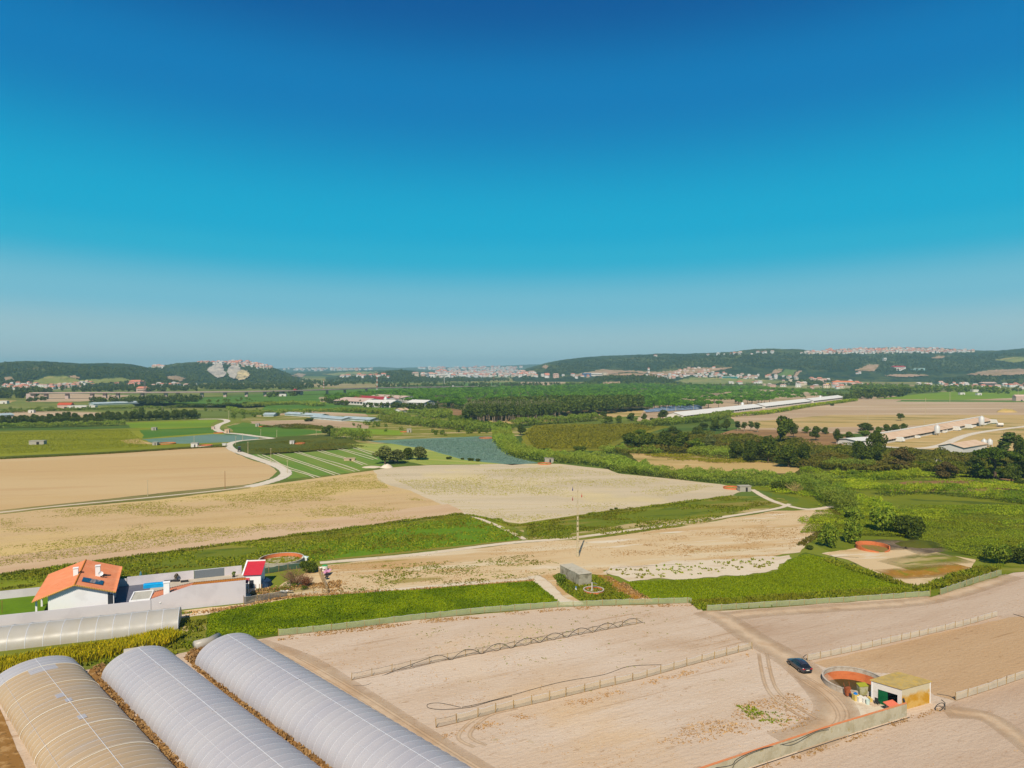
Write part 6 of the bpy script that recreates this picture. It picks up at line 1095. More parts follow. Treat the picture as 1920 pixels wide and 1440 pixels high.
hose([(1330, 1442, 1.2), (1370, 1436, 1.9), (1380, 1426, 2.1), (1400, 1415, 2.1), (1430, 1404, 2.1), (1460, 1398, 1.6), (1490, 1390, 2.1), (1530, 1372, 2.1), (1556, 1365, 2.1)], 'black hose draped over the top of the concrete wall')
# ================================================================ concrete hut
HC = Vector((15.9, 168, 0)); hu, hv = Vector((3.2, 1.25, 0)), Vector((-3.9, 8.0, 0)); r = thing('concrete_hut', 'windowless grey concrete hut with flat roof in the middle', 'hut', HC)
m = MB(); P4 = [Vector((0, 0, 0)), hu, hu + hv, hv]; m.hexa(P4, [p + Vector((0, 0, 2.8)) for p in P4])
m.build('wall', M('stained hut concrete', A(168, 160, 138), [(A(120, 110, 88), .7, .48, .62, .8, dict(st=(1, 1), detail=6)), (A(190, 184, 166), 1.6, .55, .66, .5, {})]), r); m = MB(); c_ = (hu + hv) / 2; Q = [c_ + (p - c_) * 1.03 for p in P4]; m.prism([(p.x, p.y) for p in Q], 2.8, 2.95); m.build('roof', M('pale concrete roof', A(196, 186, 164), [(A(170, 160, 136), .8, .5, .62, .6, {})]), r)  # roof concrete is a paler grey than the stained walls
g = G(1110, 1108); r = thing('water_pipe', 'white upright water pipe standing in the small tank', 'pipe', g); m = MB(); m.tube([(0, 0, 0), (0, 0, 2.0)], .12, 8); m.build('riser', PLW, r); m = MB(); m.tube([(0, 0, 2.0), (.9, .2, 1.7), (1.2, .3, 1.5)], .07, 6); m.build('spout', SILV, r)
g = G(1080, 1106); r = thing('valve', 'small blue and white pump valve beside the concrete hut', 'valve', g); m = MB(); m.lathe([(.01, .55), (.22, .5), (.25, 0)], 10); m.build('body', PLW, r); m = MB(); m.box((0, 0, .65), (.3, .2, .25)); m.build('head', bpy.data.materials['blue plastic'], r)
# ================================================================ utility poles
PC = M('pole concrete', A(196, 180, 146), [(A(170, 154, 120), 1, .5, .6, .5, {})])
g = G(1083, 1045); r = thing('utility_pole', 'tall tapering concrete pole with three hanging insulators', 'utility pole', g)
m = MB(); NS = 22
for sx_ in (-1, 1):
    m.hexa([(sx_ * .34, -.16, 0), (sx_ * .24, -.16, 0), (sx_ * .24, .16, 0), (sx_ * .34, .16, 0)], [(sx_ * .13, -.12, 20), (sx_ * .07, -.12, 20), (sx_ * .07, .12, 20), (sx_ * .13, .12, 20)])
for k in range(14): z = .2 + k * 1.45; w_ = .3 - .17 * z / 20; m.box((0, 0, z + .45), (w_ * 2 - .06, .2, .95))
m.tube([(0, 0, 19.9), (0, 0, 20.6)], .05, 5); m.build('shaft', PC, r)
INS = [(-1.4, 19.0, 'blue insulator', A(70, 70, 120)), (1.1, 17.2, 'red insulator', A(200, 70, 50)), (-1.4, 16.3, 'dark red insulator', A(160, 60, 50))]
for x, z, lb, c in INS:
    m = MB(); m.tube([(0, 0, z + .55), (x, 0, z + .5)], .045, 5); m.build('crossarm', PC, r)
    m = MB(); m.lathe([(.02, z - .7), (.13, z - .6), (.13, z - .1), (.06, z), (.03, z + .5)], 8, (x, 0, 0)); tag(m.build('insulator', M(lb, c, rough=.4), r), lb)
for px, py, hpx, lb in [(422, 917, 34, 'wooden pole on the ploughed field near the road'), (277, 930, 30, 'pale pole at the edge of the ploughed field'), (508, 868, 28, 'thin pole at the left edge of the ruled green field'), (539, 887, 24, 'thin pole at the road bend'), (465, 852, 24, 'pole beside the blue tractor'), (455, 826, 14, 'pole left of the dark olive slope'), (442, 835, 17, 'pole beside the white road, above the tractor'), (364, 832, 15, 'pole beside the grey pump hut'), (489, 817, 12, 'pole by the road bend behind the dark slope'), (519, 820, 14, 'pole at the end of the far road'), (593, 817, 12, 'pole behind the dark slope'), (682, 815, 12, 'pole beside the reed hedge'), (769, 812, 14, 'pole at the end of the bright patch'),
    (1735, 780, 34, 'tall pole out on the wide tan field'), (1627, 797, 30, 'pole behind the short tree row'), (1781, 757, 22, 'pole at the edge of the tan field'), (1674, 811, 14, 'short pole beside the long shed'), (1733, 802, 14, 'short pole behind the silo'), (1300, 776, 18, 'pole in front of the white shed end'), (1250, 776, 14, 'pole before the solar panels, left'), (1267, 775, 14, 'pole before the solar panels, right'), (1875, 738, 14, 'pole on the bright green plot, middle'), (1909, 742, 14, 'pole on the bright green plot, right'), (1823, 735, 12, 'pole on the bright green plot, left'), (304, 778, 16, 'pole behind the dark tree row'), (429, 786, 16, 'pole beside the far road'), (1600, 744, 10, 'thin pole at the end of the tan field')]:
    g = G(px, py); h_ = hpx * g.y / F; r = thing('pole', lb, 'utility pole', g); m = MB(); rr_ = max(.16, g.y / F * .42); m.tube([(0, 0, 0), (0, 0, h_)], [rr_, rr_ * .6], 6); m.build('shaft', WOODY if 'wooden' in lb else PC, r)
    m = MB(); m.box((0, 0, h_ - .3), (max(1.2, rr_ * 6), rr_ * .7, rr_ * .7)); m.build('crossarm', PC, r)
# ================================================================ netting fences
def netm(name, col, tr):
    m = M(name, col, [(tuple(v * .8 for v in col), .6, .45, .6, .5, {})], rough=.9); t = m.node_tree; b = t.nodes['Principled BSDF']; tp = nn(t, 'ShaderNodeBsdfTransparent'); ms = nn(t, 'ShaderNodeMixShader'); ms.inputs[0].default_value = tr
    t.links.new(b.outputs[0], ms.inputs[1]); t.links.new(tp.outputs[0], ms.inputs[2]); t.links.new(ms.outputs[0], t.nodes['Material Output'].inputs['Surface']); return m
NETG = netm('green grey netting', A(176, 182, 140), .34); NETP = netm('pale netting', A(212, 196, 166), .55); NETW = netm('whitish netting', A(214, 200, 176), .22); NETD = netm('dark green netting', A(60, 92, 74), .12); NETGR = netm('dark grey netting', A(112, 108, 100), .2); NETT = netm('thin netting', A(196, 176, 140), .8)
WPOST = M('bleached wood post', A(180, 150, 100), [(A(130, 96, 60), 2, .5, .6, .7, {})])
def fence(label, P, h, mt, sp=3.0, pr=.06, name='net_fence', post=None, cat='fence', sag=.12, world=False, edge=True):
    W = [Vector(p) if world else G(*p) for p in P]; o0 = W[0]; r = thing(name, label, cat, o0); pts = []
    for a, b in zip(W[:-1], W[1:]):
        n = max(1, round((b - a).length / .5)); pts += [a.lerp(b, k / n) for k in range(n)]
    pts.append(W[-1]); V = []; acc = 0
    for i, p in enumerate(pts):
        if i: acc += (p - pts[i - 1]).length
        f = (acc / sp) % 1; top = h * (1 - sag * (math.sin(PI * f)) * (.4 + float(vn(acc * .3, 3.3)))); q = p - o0; w1 = (float(vn(acc * 1.3, 1)) - .5) * .1
        V += [(q.x, q.y, .02), (q.x + w1, q.y + w1 * .6, top * .5), (q.x, q.y, top)]
    Fq = [(i * 3 + k, i * 3 + 3 + k, i * 3 + 4 + k, i * 3 + 1 + k) for i in range(len(pts) - 1) for k in (0, 1)]
    mesh_np('netting', V, Fq, mt, r)
    acc = 0; nxt = 0; m = MB(); m.tube([(0, 0, 0), (0, 0, h * 1.06)], pr, 5); first = m.build('post', post or WPOST, r); used = 0
    for i, p in enumerate(pts):
        if i: acc += (p - pts[i - 1]).length
        if acc >= nxt and used < 99:
            o = first if used == 0 else first.copy()
            if used: COL.objects.link(o); o.parent = r
            o.location = p - o0; o.rotation_euler = (R.uniform(-.05, .05), R.uniform(-.05, .05), 0); o.scale = (1, 1, R.uniform(.95, 1.1)); used += 1; nxt += sp
    if edge:
        m = MB(); m.tube([Vector((V[i * 3 + 2])) for i in range(0, len(pts), 3)], .02, 4); m.build('top_wire', DK if mt is NETT else PIPE, r)
        m = MB(); m.tube([Vector((V[i * 3][0], V[i * 3][1], .05)) for i in range(0, len(pts), 3)], .05, 4); m.build('ground_line', M('soil line', A(128, 96, 66)) if 'soil line' not in bpy.data.materials else bpy.data.materials['soil line'], r)
    return r
fence('long green grey netting fence between bright crop and sand', [(522, 1193), (660, 1178), (780, 1163), (900, 1150), (1045, 1139), (1180, 1134), (1297, 1131)], 1.35, NETG, 3.2)
fence('green netting fence in front of the dark crop', [(1325, 1146), (1400, 1141), (1500, 1135), (1620, 1127), (1744, 1118)], 1.3, NETG, 3.2)
fence('pale green netting fence rising to the right at the bend', [(1763, 1116), (1800, 1103), (1840, 1090), (1878, 1078)], 1.5, NETG, 3)
fence('very thin netting fence with wavy black hoses', [(659, 1276), (740, 1258), (820, 1241), (910, 1224), (1000, 1207), (1100, 1188), (1205, 1168)], 1.2, NETT, 3.4)
fence('sagging pale netting fence with wooden posts across the sand', [(856, 1356), (940, 1334), (1030, 1314), (1120, 1292), (1200, 1274), (1300, 1246), (1410, 1217)], 1.35, NETP, 3.1, pr=.08)
fence('short end piece of netting with a slanting brace', [(818, 1365), (856, 1356)], 1.3, NETT, 3.4, pr=.07)
fence('whitish netting fence behind the parked car', [(1514, 1240), (1600, 1222), (1700, 1199), (1800, 1176), (1870, 1156)], 1.25, NETW, 2.6)
fence('whitish netting fence cut by the right edge', [(1792, 1314), (1850, 1296), (1925, 1270), (2020, 1240)], 1.35, NETW, 2.6)
fence('dark green netting fence behind the bare bush', [(484, 1078), (512, 1074), (540, 1069), (568, 1066)], 1.7, NETD, 2.4)
fence('dark grey netting fence beside the white outbuilding', [(457, 1134), (500, 1127), (538, 1121)], 1.8, NETGR, 2.6)
fence('brownish wire fence with tall posts behind the lane', [(540, 1121), (570, 1116), (600, 1111), (614, 1116)], 1.6, NETT, 2.6)
fence('crooked wire fence hung with cloths', [(598, 1075), (603, 1088), (608, 1098), (614, 1114)], 1.8, NETP, 1.6, pr=.08)
fence('wire fence at the ruined tank side', [(1500, 1040), (1560, 1042)], .3, NETT, 4) if False else None
# hoses
Wv = [G(659, 1274).lerp(G(1205, 1168), k / 60) for k in range(61)]
def wav(ph, amp, lo, hi): return [Wv[i] + Vector((0, 0, max(.03, amp * abs(math.sin(PI * (i / 6.0) + ph))))) for i in range(lo, hi)]
hose([G(662, 1286), G(690, 1284), G(720, 1266)] + wav(0, 1.35, 14, 61) + [G(1206, 1168) + Vector((.3, 0, .1))], 'black hose looping in waves along the thin netting', .05, .02, world=True)
hose([G(664, 1272), G(700, 1270), G(750, 1258)] + wav(PI / 2, 1.1, 22, 58), 'thin second hose waving along the netting', .03, .02, world=True)
hose([(960, 1306), (920, 1316), (880, 1327), (830, 1331), (804, 1328), (803, 1321), (825, 1319), (864, 1327)], 'black hose with a loop behind the sagging netting')
hose([(1240, 1247), (1180, 1250), (1130, 1266), (1050, 1280), (960, 1304), (900, 1320), (866, 1327)], 'black hose lying along the sagging netting')
hose([(1140, 1078), (1138, 1072), (1150, 1066), (1190, 1063), (1240, 1060), (1290, 1058)], 'thin black hose curving over the white sand', .05)
hose([(1574, 1052), (1566, 1046), (1580, 1044), (1610, 1046)], 'black hose near the ruined tank', .06); hose([(1585, 1060), (1600, 1056), (1606, 1062), (1590, 1064), (1584, 1060), (1600, 1058)], 'coil of dark hose on the dry plot', .07)
hose([(1540, 1046), (1560, 1044), (1555, 1040)], 'short dark hose beside the crop', .05)
hose([(1757, 1302), (1780, 1306), (1792, 1313)], 'black pipe from pump house to netting', .06)
hose([(1512, 1228), (1506, 1234), (1518, 1240)], 'black hose end behind the car', .06); hose([(1900, 1152), (1940, 1164)], 'black pipe at the right edge', .08)
# small things near the house
g = G(609, 1070); m = MB(); m.lathe([(.02, 1.5), (.55, 1.45), (.75, 1.3)], 16); 
r = thing('water_drum', 'pale round drum with a green lid at the fence corner', 'drum', g); m2 = MB(); m2.lathe([(.75, 0), (.75, 1.3)], 16); m2.build('drum', PLW, r); m.build('lid', M('green plastic', A(70, 160, 90), rough=.5), r)
g = G(572, 1052); r = thing('water_drum', 'white covered crate at the right end of the wide tank', 'crate', g); r.name = 'covered_crate'; m = MB(); m.box((0, 0, .5), (1.3, 1.1, 1.0)); m.build('body', PLW, r); m = MB(); m.add([(-.8, -.6, 1.0), (.8, -.6, 1.0), (.9, .6, 1.1), (-.7, .6, 1.3), (0, 0, 1.45)], [(0, 1, 4), (1, 2, 4), (2, 3, 4), (3, 0, 4)]); m.build('cover', bpy.data.materials['pale mint plastic'], r)
def cloth(px, py, w_, h_, mt, label, z=.9):
    g = G(px, py); V = []; n = 8
    for i in range(n + 1):
        for j in range(n + 1): V.append((g.x + (i / n - .5) * w_, g.y + (j / n - .5) * h_, z * (.5 + .6 * float(vn(px + i * .5, j * .5))) - .25 * z * abs(i / n - .5)))
    o = mesh_np('cloth', V, [(i * (n + 1) + j, (i + 1) * (n + 1) + j, (i + 1) * (n + 1) + j + 1, i * (n + 1) + j + 1) for i in range(n) for j in range(n)], mt); return tag(o, label, 'cloth')
cloth(612, 1079, 1.7, 3.0, M('pink cloth', A(214, 150, 178), rough=.9), 'pink cloth hanging at the crooked fence', 1.4); cloth(604, 1071, 2.0, 1.2, PLW, 'white sheet at the fence corner', 1.0); cloth(537, 1113, 3.0, 1.3, PLW, 'white sheet lying above the dark grey netting', .8); cloth(612, 1087, .9, 1.4, DK, 'black cloth below the pink one', 1.0)
def bare(px, py, hh, n, label, col):
    g = G(px, py); r = thing('bare_bush', label, 'bush', g); m = MB(); rr = random.Random(px)
    for k in range(n):
        a = rr.uniform(0, 6.28); q = rr.uniform(.3, 1.0) * hh * .9; h_ = hh * rr.uniform(.5, 1.1) * (1.2 - q / hh * .5); e = Vector((math.cos(a) * q, math.sin(a) * q, h_)); md = e * .5 + Vector((0, 0, h_ * .12)); m.tube([(0, 0, 0), md, e], [.06, .04, .015], 4)
        for _ in range(5): s_ = md.lerp(e, rr.random()); m.tube([s_, s_ + Vector((rr.uniform(-.9, .9), rr.uniform(-.9, .9), rr.uniform(.1, .9)))], [.03, .01], 3)
    m.build('branches', col, r); return r
DEADW = M('dead branches', A(150, 116, 84)); bare(553, 1099, 4.2, 80, 'large leafless grey brown bush on the yard', DEADW); bare(573, 1100, 2.2, 60, 'low reddish heap of dead branches', M('reddish twigs', A(146, 96, 64)))
bare(1490, 925, 4.5, 40, 'pale dead reeds fanning out at the path', M('dead reed', A(190, 164, 104)))
canopy('shrub_row', [(497, 1112), (520, 1108), (545, 1098), (560, 1104), (530, 1114)], 12, 1.0, .2, 'broad2', 'low green shrubs at the foot of the bare bush', lump=1.5)
canopy('shrub_row', [(1040, 1098), (1062, 1092), (1085, 1106), (1066, 1112)], 12, .8, .2, 'broad2', 'green shrubs beside the concrete hut', lump=1.5)
# ================================================================ the car
CARP = M('dark grey car paint', (.035, .033, .042), rough=.25, spec=.5, coat=.8); CGL = M('car window glass', (.012, .013, .016), rough=.05, spec=.7); TYRE = M('tyre rubber', (.02, .02, .02), rough=.8); RIM = M('alloy rim', (.25, .25, .26), rough=.3, metal=.8); TL = M('tail light', A(190, 24, 28), rough=.2); HLm = M('head light', (.6, .6, .62), rough=.1); CHR = M('chrome trim', (.6, .6, .62), rough=.2, metal=1)
cc = (G(1478.5, 1246) + G(1499.7, 1262)) / 2; cdir = Vector((-.17, 1, 0)).normalized(); cside = Vector((cdir.y, -cdir.x, 0)); cpos = cc + cside * .95
CAR = thing('parked_car', 'dark grey estate car parked on the sandy track', 'car', cpos, math.atan2(cdir.y, cdir.x))
# stations: x along length (front +), half width, sill z, belt z, roof z, roof half width
ST = [(-2.42, .70, .42, .78, .92, .55), (-2.36, .84, .34, .98, 1.06, .62), (-2.15, .92, .30, 1.02, 1.22, .60), (-1.75, .95, .30, 1.02, 1.44, .60), (-1.2, .96, .28, 1.0, 1.56, .62), (-.5, .96, .26, .98, 1.62, .64), (.2, .95, .26, .96, 1.60, .64), (.7, .95, .26, .95, 1.46, .63), (1.05, .95, .27, .95, 1.24, .66), (1.3, .94, .28, .96, 1.02, .70), (1.8, .92, .30, .92, .95, .68), (2.2, .85, .32, .80, .84, .62), (2.4, .66, .38, .66, .70, .5)]
V = []; Fq = []; mi = []
for x, hw, sl_, bl, rf, rw in ST:
    half = [(hw * .86, sl_), (hw, sl_ + .12), (hw * 1.02, (sl_ + bl) / 2), (hw * .99, bl - .06), (hw * .95, bl), (rw + (hw * .95 - rw) * .12, max(bl, rf - .06)), (rw * .8, rf)]
    V += [(x, y, z) for y, z in half] + [(x, 0, rf + .02)] + [(x, -y, z) for y, z in half[::-1]]
nc = 15
for i in range(len(ST) - 1):
    for k in range(nc - 1):
        Fq.append((i * nc + k, i * nc + k + 1, (i + 1) * nc + k + 1, (i + 1) * nc + k)); side = k in (4, 9); top = k in (5, 6, 7, 8); xm = (ST[i][0] + ST[i + 1][0]) / 2
        win = (side and -2.1 < xm < 1.15) or (top and (.7 <= xm <= 1.25 or xm < -1.7 and xm > -2.3) ) ; mi.append(1 if win else 0)
    Fq.append((i * nc + nc - 1, i * nc, (i + 1) * nc, (i + 1) * nc + nc - 1)); mi.append(0)
bod = MB(); bod.v = V; bod.f = Fq + [tuple(range(nc)), tuple(range((len(ST) - 1) * nc, len(ST) * nc))[::-1]]; bod.m = mi + [0, 0]
bo_ = MB(); gl = MB()
for f_, k in zip(bod.f, bod.m): (gl if k else bo_).add([V[i] for i in f_], [tuple(range(len(f_)))])
me_b = bo_.build('body', CARP, CAR); me_g = gl.build('windows', CGL, CAR)
import bmesh
for o in (me_b, me_g):
    bm = bmesh.new(); bm.from_mesh(o.data); bmesh.ops.remove_doubles(bm, verts=bm.verts, dist=.001); bmesh.ops.recalc_face_normals(bm, faces=bm.faces); bm.to_mesh(o.data); bm.free(); o.data.polygons.foreach_set('use_smooth', [True] * len(o.data.polygons))
me_g.scale = (1.0, 1.004, 1.002)
for x in (-1.45, 1.42):
    for s_ in (-1, 1):
        m = MB(); m.tube([(0, -.12, 0), (0, .12, 0)], .36, 18); w_ = m.build('wheel', TYRE, CAR); w_.location = (x, s_ * .86, .36); m = MB(); m.tube([(0, -.13, 0), (0, .13, 0)], .22, 12); m.build('rim', RIM, w_)
for s_ in (-1, 1):
    m = MB(); m.box((-2.36, s_ * .66, .9), (.14, .4, .14)); m.build('tail_light', TL, CAR); m = MB(); m.box((2.22, s_ * .62, .68), (.3, .3, .12)); m.build('headlight', HLm, CAR); m = MB(); m.box((.85, s_ * 1.02, 1.02), (.16, .2, .13)); m.build('wing_mirror', CARP, CAR)
    m = MB(); m.tube([(-1.7, s_ * .52, 1.52), (.3, s_ * .56, 1.66)], .02, 4); m.build('roof_rail', DK, CAR)
m = MB(); m.box((-2.44, 0, .5), (.1, 1.3, .2)); m.build('rear_bumper', DK, CAR); m = MB(); m.box((-2.47, 0, .72), (.03, .52, .12)); m.build('number_plate', PLW, CAR)
CAR.scale = (1.06, 1.06, 1.04)
# ================================================================ farms, viaduct, far buildings
ROOFT = M('tan sheet roof', A(216, 186, 156), [(A(204, 168, 134), .12, .45, .6, .6, {})]); ROOFW = M('white sheet roof', A(226, 222, 212)); ROOFP = M('pinkish sheet roof', A(206, 176, 160)); ROOFR = M('dark red sheet roof', A(168, 50, 56)); FW = M('farm white wall', A(220, 214, 204)); DKW = M('dark shed openings', (.03, .028, .026)); STEEL = M('pale steel', A(206, 204, 198), rough=.4, spec=.5); GREYC = M('hut concrete', A(176, 168, 152))
def longshed(label, a, b, wd, ez, rz, roof, wall=FW, name='long_shed', openings=True, nwin=40, ridge=None, flip=1, cat='shed'):
    """gabled shed, its front wall along a-b, depth wd away from the camera"""
    d = b - a; L = d.length; ang = math.atan2(d.y, d.x); r = thing(name, label, cat, a, ang); s_ = flip
    m = MB(); y1 = wd * s_; m.add([(0, 0, 0), (L, 0, 0), (L, y1, 0), (0, y1, 0), (0, 0, ez), (L, 0, ez), (L, y1, ez), (0, y1, ez), (0, y1 / 2, rz - .1), (L, y1 / 2, rz - .1)], [(0, 1, 5, 4), (1, 2, 6, 9, 5), (2, 3, 7, 6), (3, 0, 4, 8, 7)]); m.build('wall', wall, r)
    e = .7
    for y0, y2 in ((-e * s_, y1 / 2), (y1 / 2, y1 + e * s_)):
        za, zb = (ez - .25, rz) if y0 == -e * s_ else (rz, ez - .25)
        m = MB(); m.hexa([(-e, y0, za), (L + e, y0, za), (L + e, y2, zb), (-e, y2, zb)], [(-e, y0, za + .15), (L + e, y0, za + .15), (L + e, y2, zb + .15), (-e, y2, zb + .15)]); m.build('roof', roof, r)
    if ridge: m = MB(); m.box((L / 2, y1 / 2, rz + .4), (L, 1.4, .7)); m.build('ridge_vent', ridge, r)
    if openings:
        n = min(nwin, 90); w_ = L / n
        m = MB(); m.box((0, -.06 * s_, ez * .62), (w_ * .68, .12, ez * .42)); f0 = m.build('window', DKW, r); f0.location = (w_ / 2, 0, 0)
        for k in range(1, n): o = f0.copy(); COL.objects.link(o); o.parent = r; o.location = ((k + .5) * w_, 0, 0)
    return r
A0 = Vector((253.7, 484, 0)); B0 = Vector((456, 672, 0)); Dv = (B0 - A0)
longshed('nearer half of the long chicken shed with tan roof and white ridge', A0, A0 + Dv * .495, 17, 2.7, 5.4, ROOFT, ridge=ROOFW, nwin=44)
longshed('farther half of the long chicken shed with tan roof and white ridge', A0 + Dv * .505, B0, 17, 2.7, 5.4, ROOFT, ridge=ROOFW, nwin=44)
longshed('low white block at the near end of the chicken shed', G(1608, 836), G(1655, 832), 16, 3.4, 4.2, ROOFW, openings=False, name='farm_block', cat='building')
def silo(label, c, rad, h, cat='silo'):
    r = thing('silo', label, cat, c); m = MB(); m.lathe([(rad, 1.6), (rad, h - rad * .8), (rad * .15, h), (.01, h + .1)], 16); m.build('drum', STEEL, r, smooth=True); m = MB(); m.lathe([(.3, .7), (rad, 1.6)], 16); m.build('cone', STEEL, r)
    for k in range(4): a = k * PI / 2 + .7; m = MB(); m.box((rad * .9 * math.cos(a), rad * .9 * math.sin(a), 1.0), (.2, .2, 2.2)); m.build('leg', STEEL, r)
nrm = Vector((Dv.y, -Dv.x, 0)).normalized()
silo('tall grey silo at the middle of the near chicken shed', A0 + Dv * .36 + nrm * 4, 1.9, 8.2); silo('tall grey silo at the far chicken shed', A0 + Dv * .80 + nrm * 4, 2.2, 9.5)
for k, (f_, sz) in enumerate([(.09, 1.5), (.22, 1.0), (.45, .9), (.56, 1.6), (.68, 1.6), (.74, .9), (.87, .8), (.97, 1.7)]):
    p = A0 + Dv * f_ + nrm * 2; r = thing('fan_box', 'white ventilation box on the front of the chicken shed', 'ventilation box', p, math.atan2(Dv.y, Dv.x), 'white ventilation boxes along the chicken sheds'); m = MB(); m.box((0, 0, 1.2 * sz), (2.6 * sz, 2.6 * sz, 1.9 * sz)); m.build('housing', PLW, r); m = MB(); m.hexa([(-1.3 * sz, -2.2 * sz, .8), (1.3 * sz, -2.2 * sz, .8), (1.3 * sz, -1.31 * sz, .6), (-1.3 * sz, -1.31 * sz, .6)], [(-1.3 * sz, -2.0 * sz, 1.0), (1.3 * sz, -2.0 * sz, 1.0), (1.3 * sz, -1.31 * sz, 2.1 * sz), (-1.3 * sz, -1.31 * sz, 2.1 * sz)]); m.build('hood', PLW, r)
for px, py, lb, nm in [(1875, 800, 'white tank trailer in the farm yard', 'trailer')]:
    r = thing(nm, lb, nm, G(px, py)); m = MB(); m.tube([(-2.5, 0, 2), (2.5, 0, 2)], 1.3, 12); m.build('tank', PLW, r)
    for x in (-1.5, 1.5): m = MB(); m.tube([(x, -1.2, .6), (x, 1.2, .6)], .6, 10); m.build('wheel', TYRE, r)
silo('small white silo behind the old pine, left', G(1845, 838), 1.6, 5.5); silo('small white silo behind the old pine, right', G(1856, 838), 1.6, 5.5)
longshed('pale shed with a tan roof partly behind the old pine', G(1806, 850), G(1850, 842), 14, 3.6, 5.4, ROOFT, openings=False, name='farm_shed')
r = thing('small_hut', 'tiny white block hut in the brown scrub', 'hut', G(1755, 868), .2); m = MB(); m.box((0, 0, 1.1), (4.0, 2.6, 2.2)); m.build('wall', FW, r); m = MB(); m.box((0, 0, 2.27), (4.3, 2.9, .12)); m.build('roof', GREYC, r)
# far white sheds
P0, P1 = G(1338, 778), G(1584, 748); Dw = P1 - P0
longshed('long white roofed shed behind the hedge, near part', P0 + Dw * -.14, P0 + Dw * .28, 22, 3, 6, ROOFW, nwin=30); longshed('long white roofed shed behind the hedge, middle part', P0 + Dw * .30, P0 + Dw * .66, 22, 3, 6, ROOFW, nwin=30); longshed('long white roofed shed behind the hedge, far part', P0 + Dw * .68, P1, 22, 3, 6, ROOFW, nwin=30)
silo('pair of silos at the white sheds, nearer one', G(1392, 767), 2, 9); silo('silo at the far white sheds', G(1538, 752), 2.2, 9)
SOLF = M('solar field blue', A(132, 146, 160), [(A(96, 112, 134), .3, .4, .6, .6, {})], rough=.2, spec=.5)
for k in range(4):
    a = G(1212 + k * 10, 774 - k * 2.2); b = G(1318 + k * 0, 768 - k * 2.0); d = b - a; L = d.length; r = thing('solar_array', 'long row of blue grey solar panels before the white sheds', 'solar panels', a, math.atan2(d.y, d.x), 'rows of solar panels by the pine wood')
    m = MB(); m.hexa([(0, 0, .8), (L, 0, .8), (L, 5, 3.0), (0, 5, 3.0)], [(0, 0, .9), (L, 0, .9), (L, 5, 3.1), (0, 5, 3.1)]); m.build('panel', SOLF, r); m = MB()
    for q in range(int(L / 10)): m.box((q * 10 + 2, 3, 1.0), (.2, .2, 2.2))
    m.build('stand', STEEL, r)
# white factory
for (x0, y0, x1, y1, wd, ez, rz, rf, lb) in [(626, 757, 680, 760, 40, 5, 9, ROOFP, 'pinkish roofed factory hall, left of the group'), (655, 753, 712, 757, 40, 5, 9, ROOFR, 'factory hall with a long dark red roof'), (680, 763, 732, 764, 34, 6, 9, ROOFW, 'white factory hall in front'), (683, 752, 742, 756, 50, 6, 10, ROOFP, 'wide pale factory hall at the back'), (762, 761, 795, 762, 30, 5, 8, ROOFW, 'small white factory hall on the right')]:
    a, b = G(x0, y0), G(x1, y1); longshed(lb, a, b, wd, ez, rz, rf, name='factory_hall', nwin=10, cat='factory')
silo('grey silo between the factory halls', G(723, 758), 2.6, 11)
longshed('tan shed below the factory', G(752, 774), G(767, 773), 12, 3, 5, ROOFT, name='farm_shed', openings=False)
# glasshouses in the distance
GH = M('distant greenhouse film', A(176, 190, 190), [(A(206, 210, 206), .2, .45, .6, .6, {})], rough=.4)
for (x0, y0, x1, y1, wd, lb) in [(494, 781, 513, 781, 14, 'small pale glasshouse at the left'), (534, 779, 600, 783, 12, 'long flat pale glasshouse behind'), (582, 785, 640, 790, 16, 'bright glasshouse roof, left half of the long one'), (638, 788, 694, 791, 16, 'bright glasshouse roof, right half of the long one'), (176, 760, 262, 757, 22, 'pale greenhouse strip below the viaduct'), (-30, 784, 26, 781, 14, 'teal greenhouse strip at the left edge')]:
    a, b = G(x0, y0), G(x1, y1); longshed(lb, a, b, wd, 2.2, 3.6, GH, GH, name='glasshouse', openings=False, cat='greenhouse')
# huts
def hut(px, py, w_, d_, h_, label, wall=GREYC, roof=GREYC, rz=.1, door=True, nm='hut', cat='hut', rzh=0):
    r = thing(nm, label, cat, G(px, py), rz); m = MB(); m.box((0, d_ / 2, h_ / 2), (w_, d_, h_)); m.build('wall', wall, r)
    if rzh: m = MB(); m.add([(-w_ / 2 - .4, -.4, h_), (w_ / 2 + .4, -.4, h_), (w_ / 2 + .4, d_ + .4, h_), (-w_ / 2 - .4, d_ + .4, h_), (-w_ / 2 - .4, d_ / 2, h_ + rzh), (w_ / 2 + .4, d_ / 2, h_ + rzh)], [(0, 1, 5, 4), (2, 3, 4, 5), (1, 2, 5), (3, 0, 4), (3, 2, 1, 0)]); m.build('roof', roof, r)
    else: m = MB(); m.box((0, d_ / 2, h_ + .1), (w_ + .4, d_ + .4, .2)); m.build('roof', roof, r)
    if door: m = MB(); m.box((w_ * .1, -.04, min(1.0, h_ * .42)), (w_ * .18, .08, min(2, h_ * .8))); m.build('door', DKW, r)
hut(68, 834, 9.5, 4, 2.6, 'long grey shed standing alone in the olive field'); hut(288, 807, 3.8, 3, 2.3, 'grey hut on the green triangle field'); hut(290, 835, 3, 3, 1.9, 'small grey hut beside the low brick tank'); hut(364, 839, 4.2, 3, 2.8, 'grey pump hut with a dark door beside the round tank', FW)
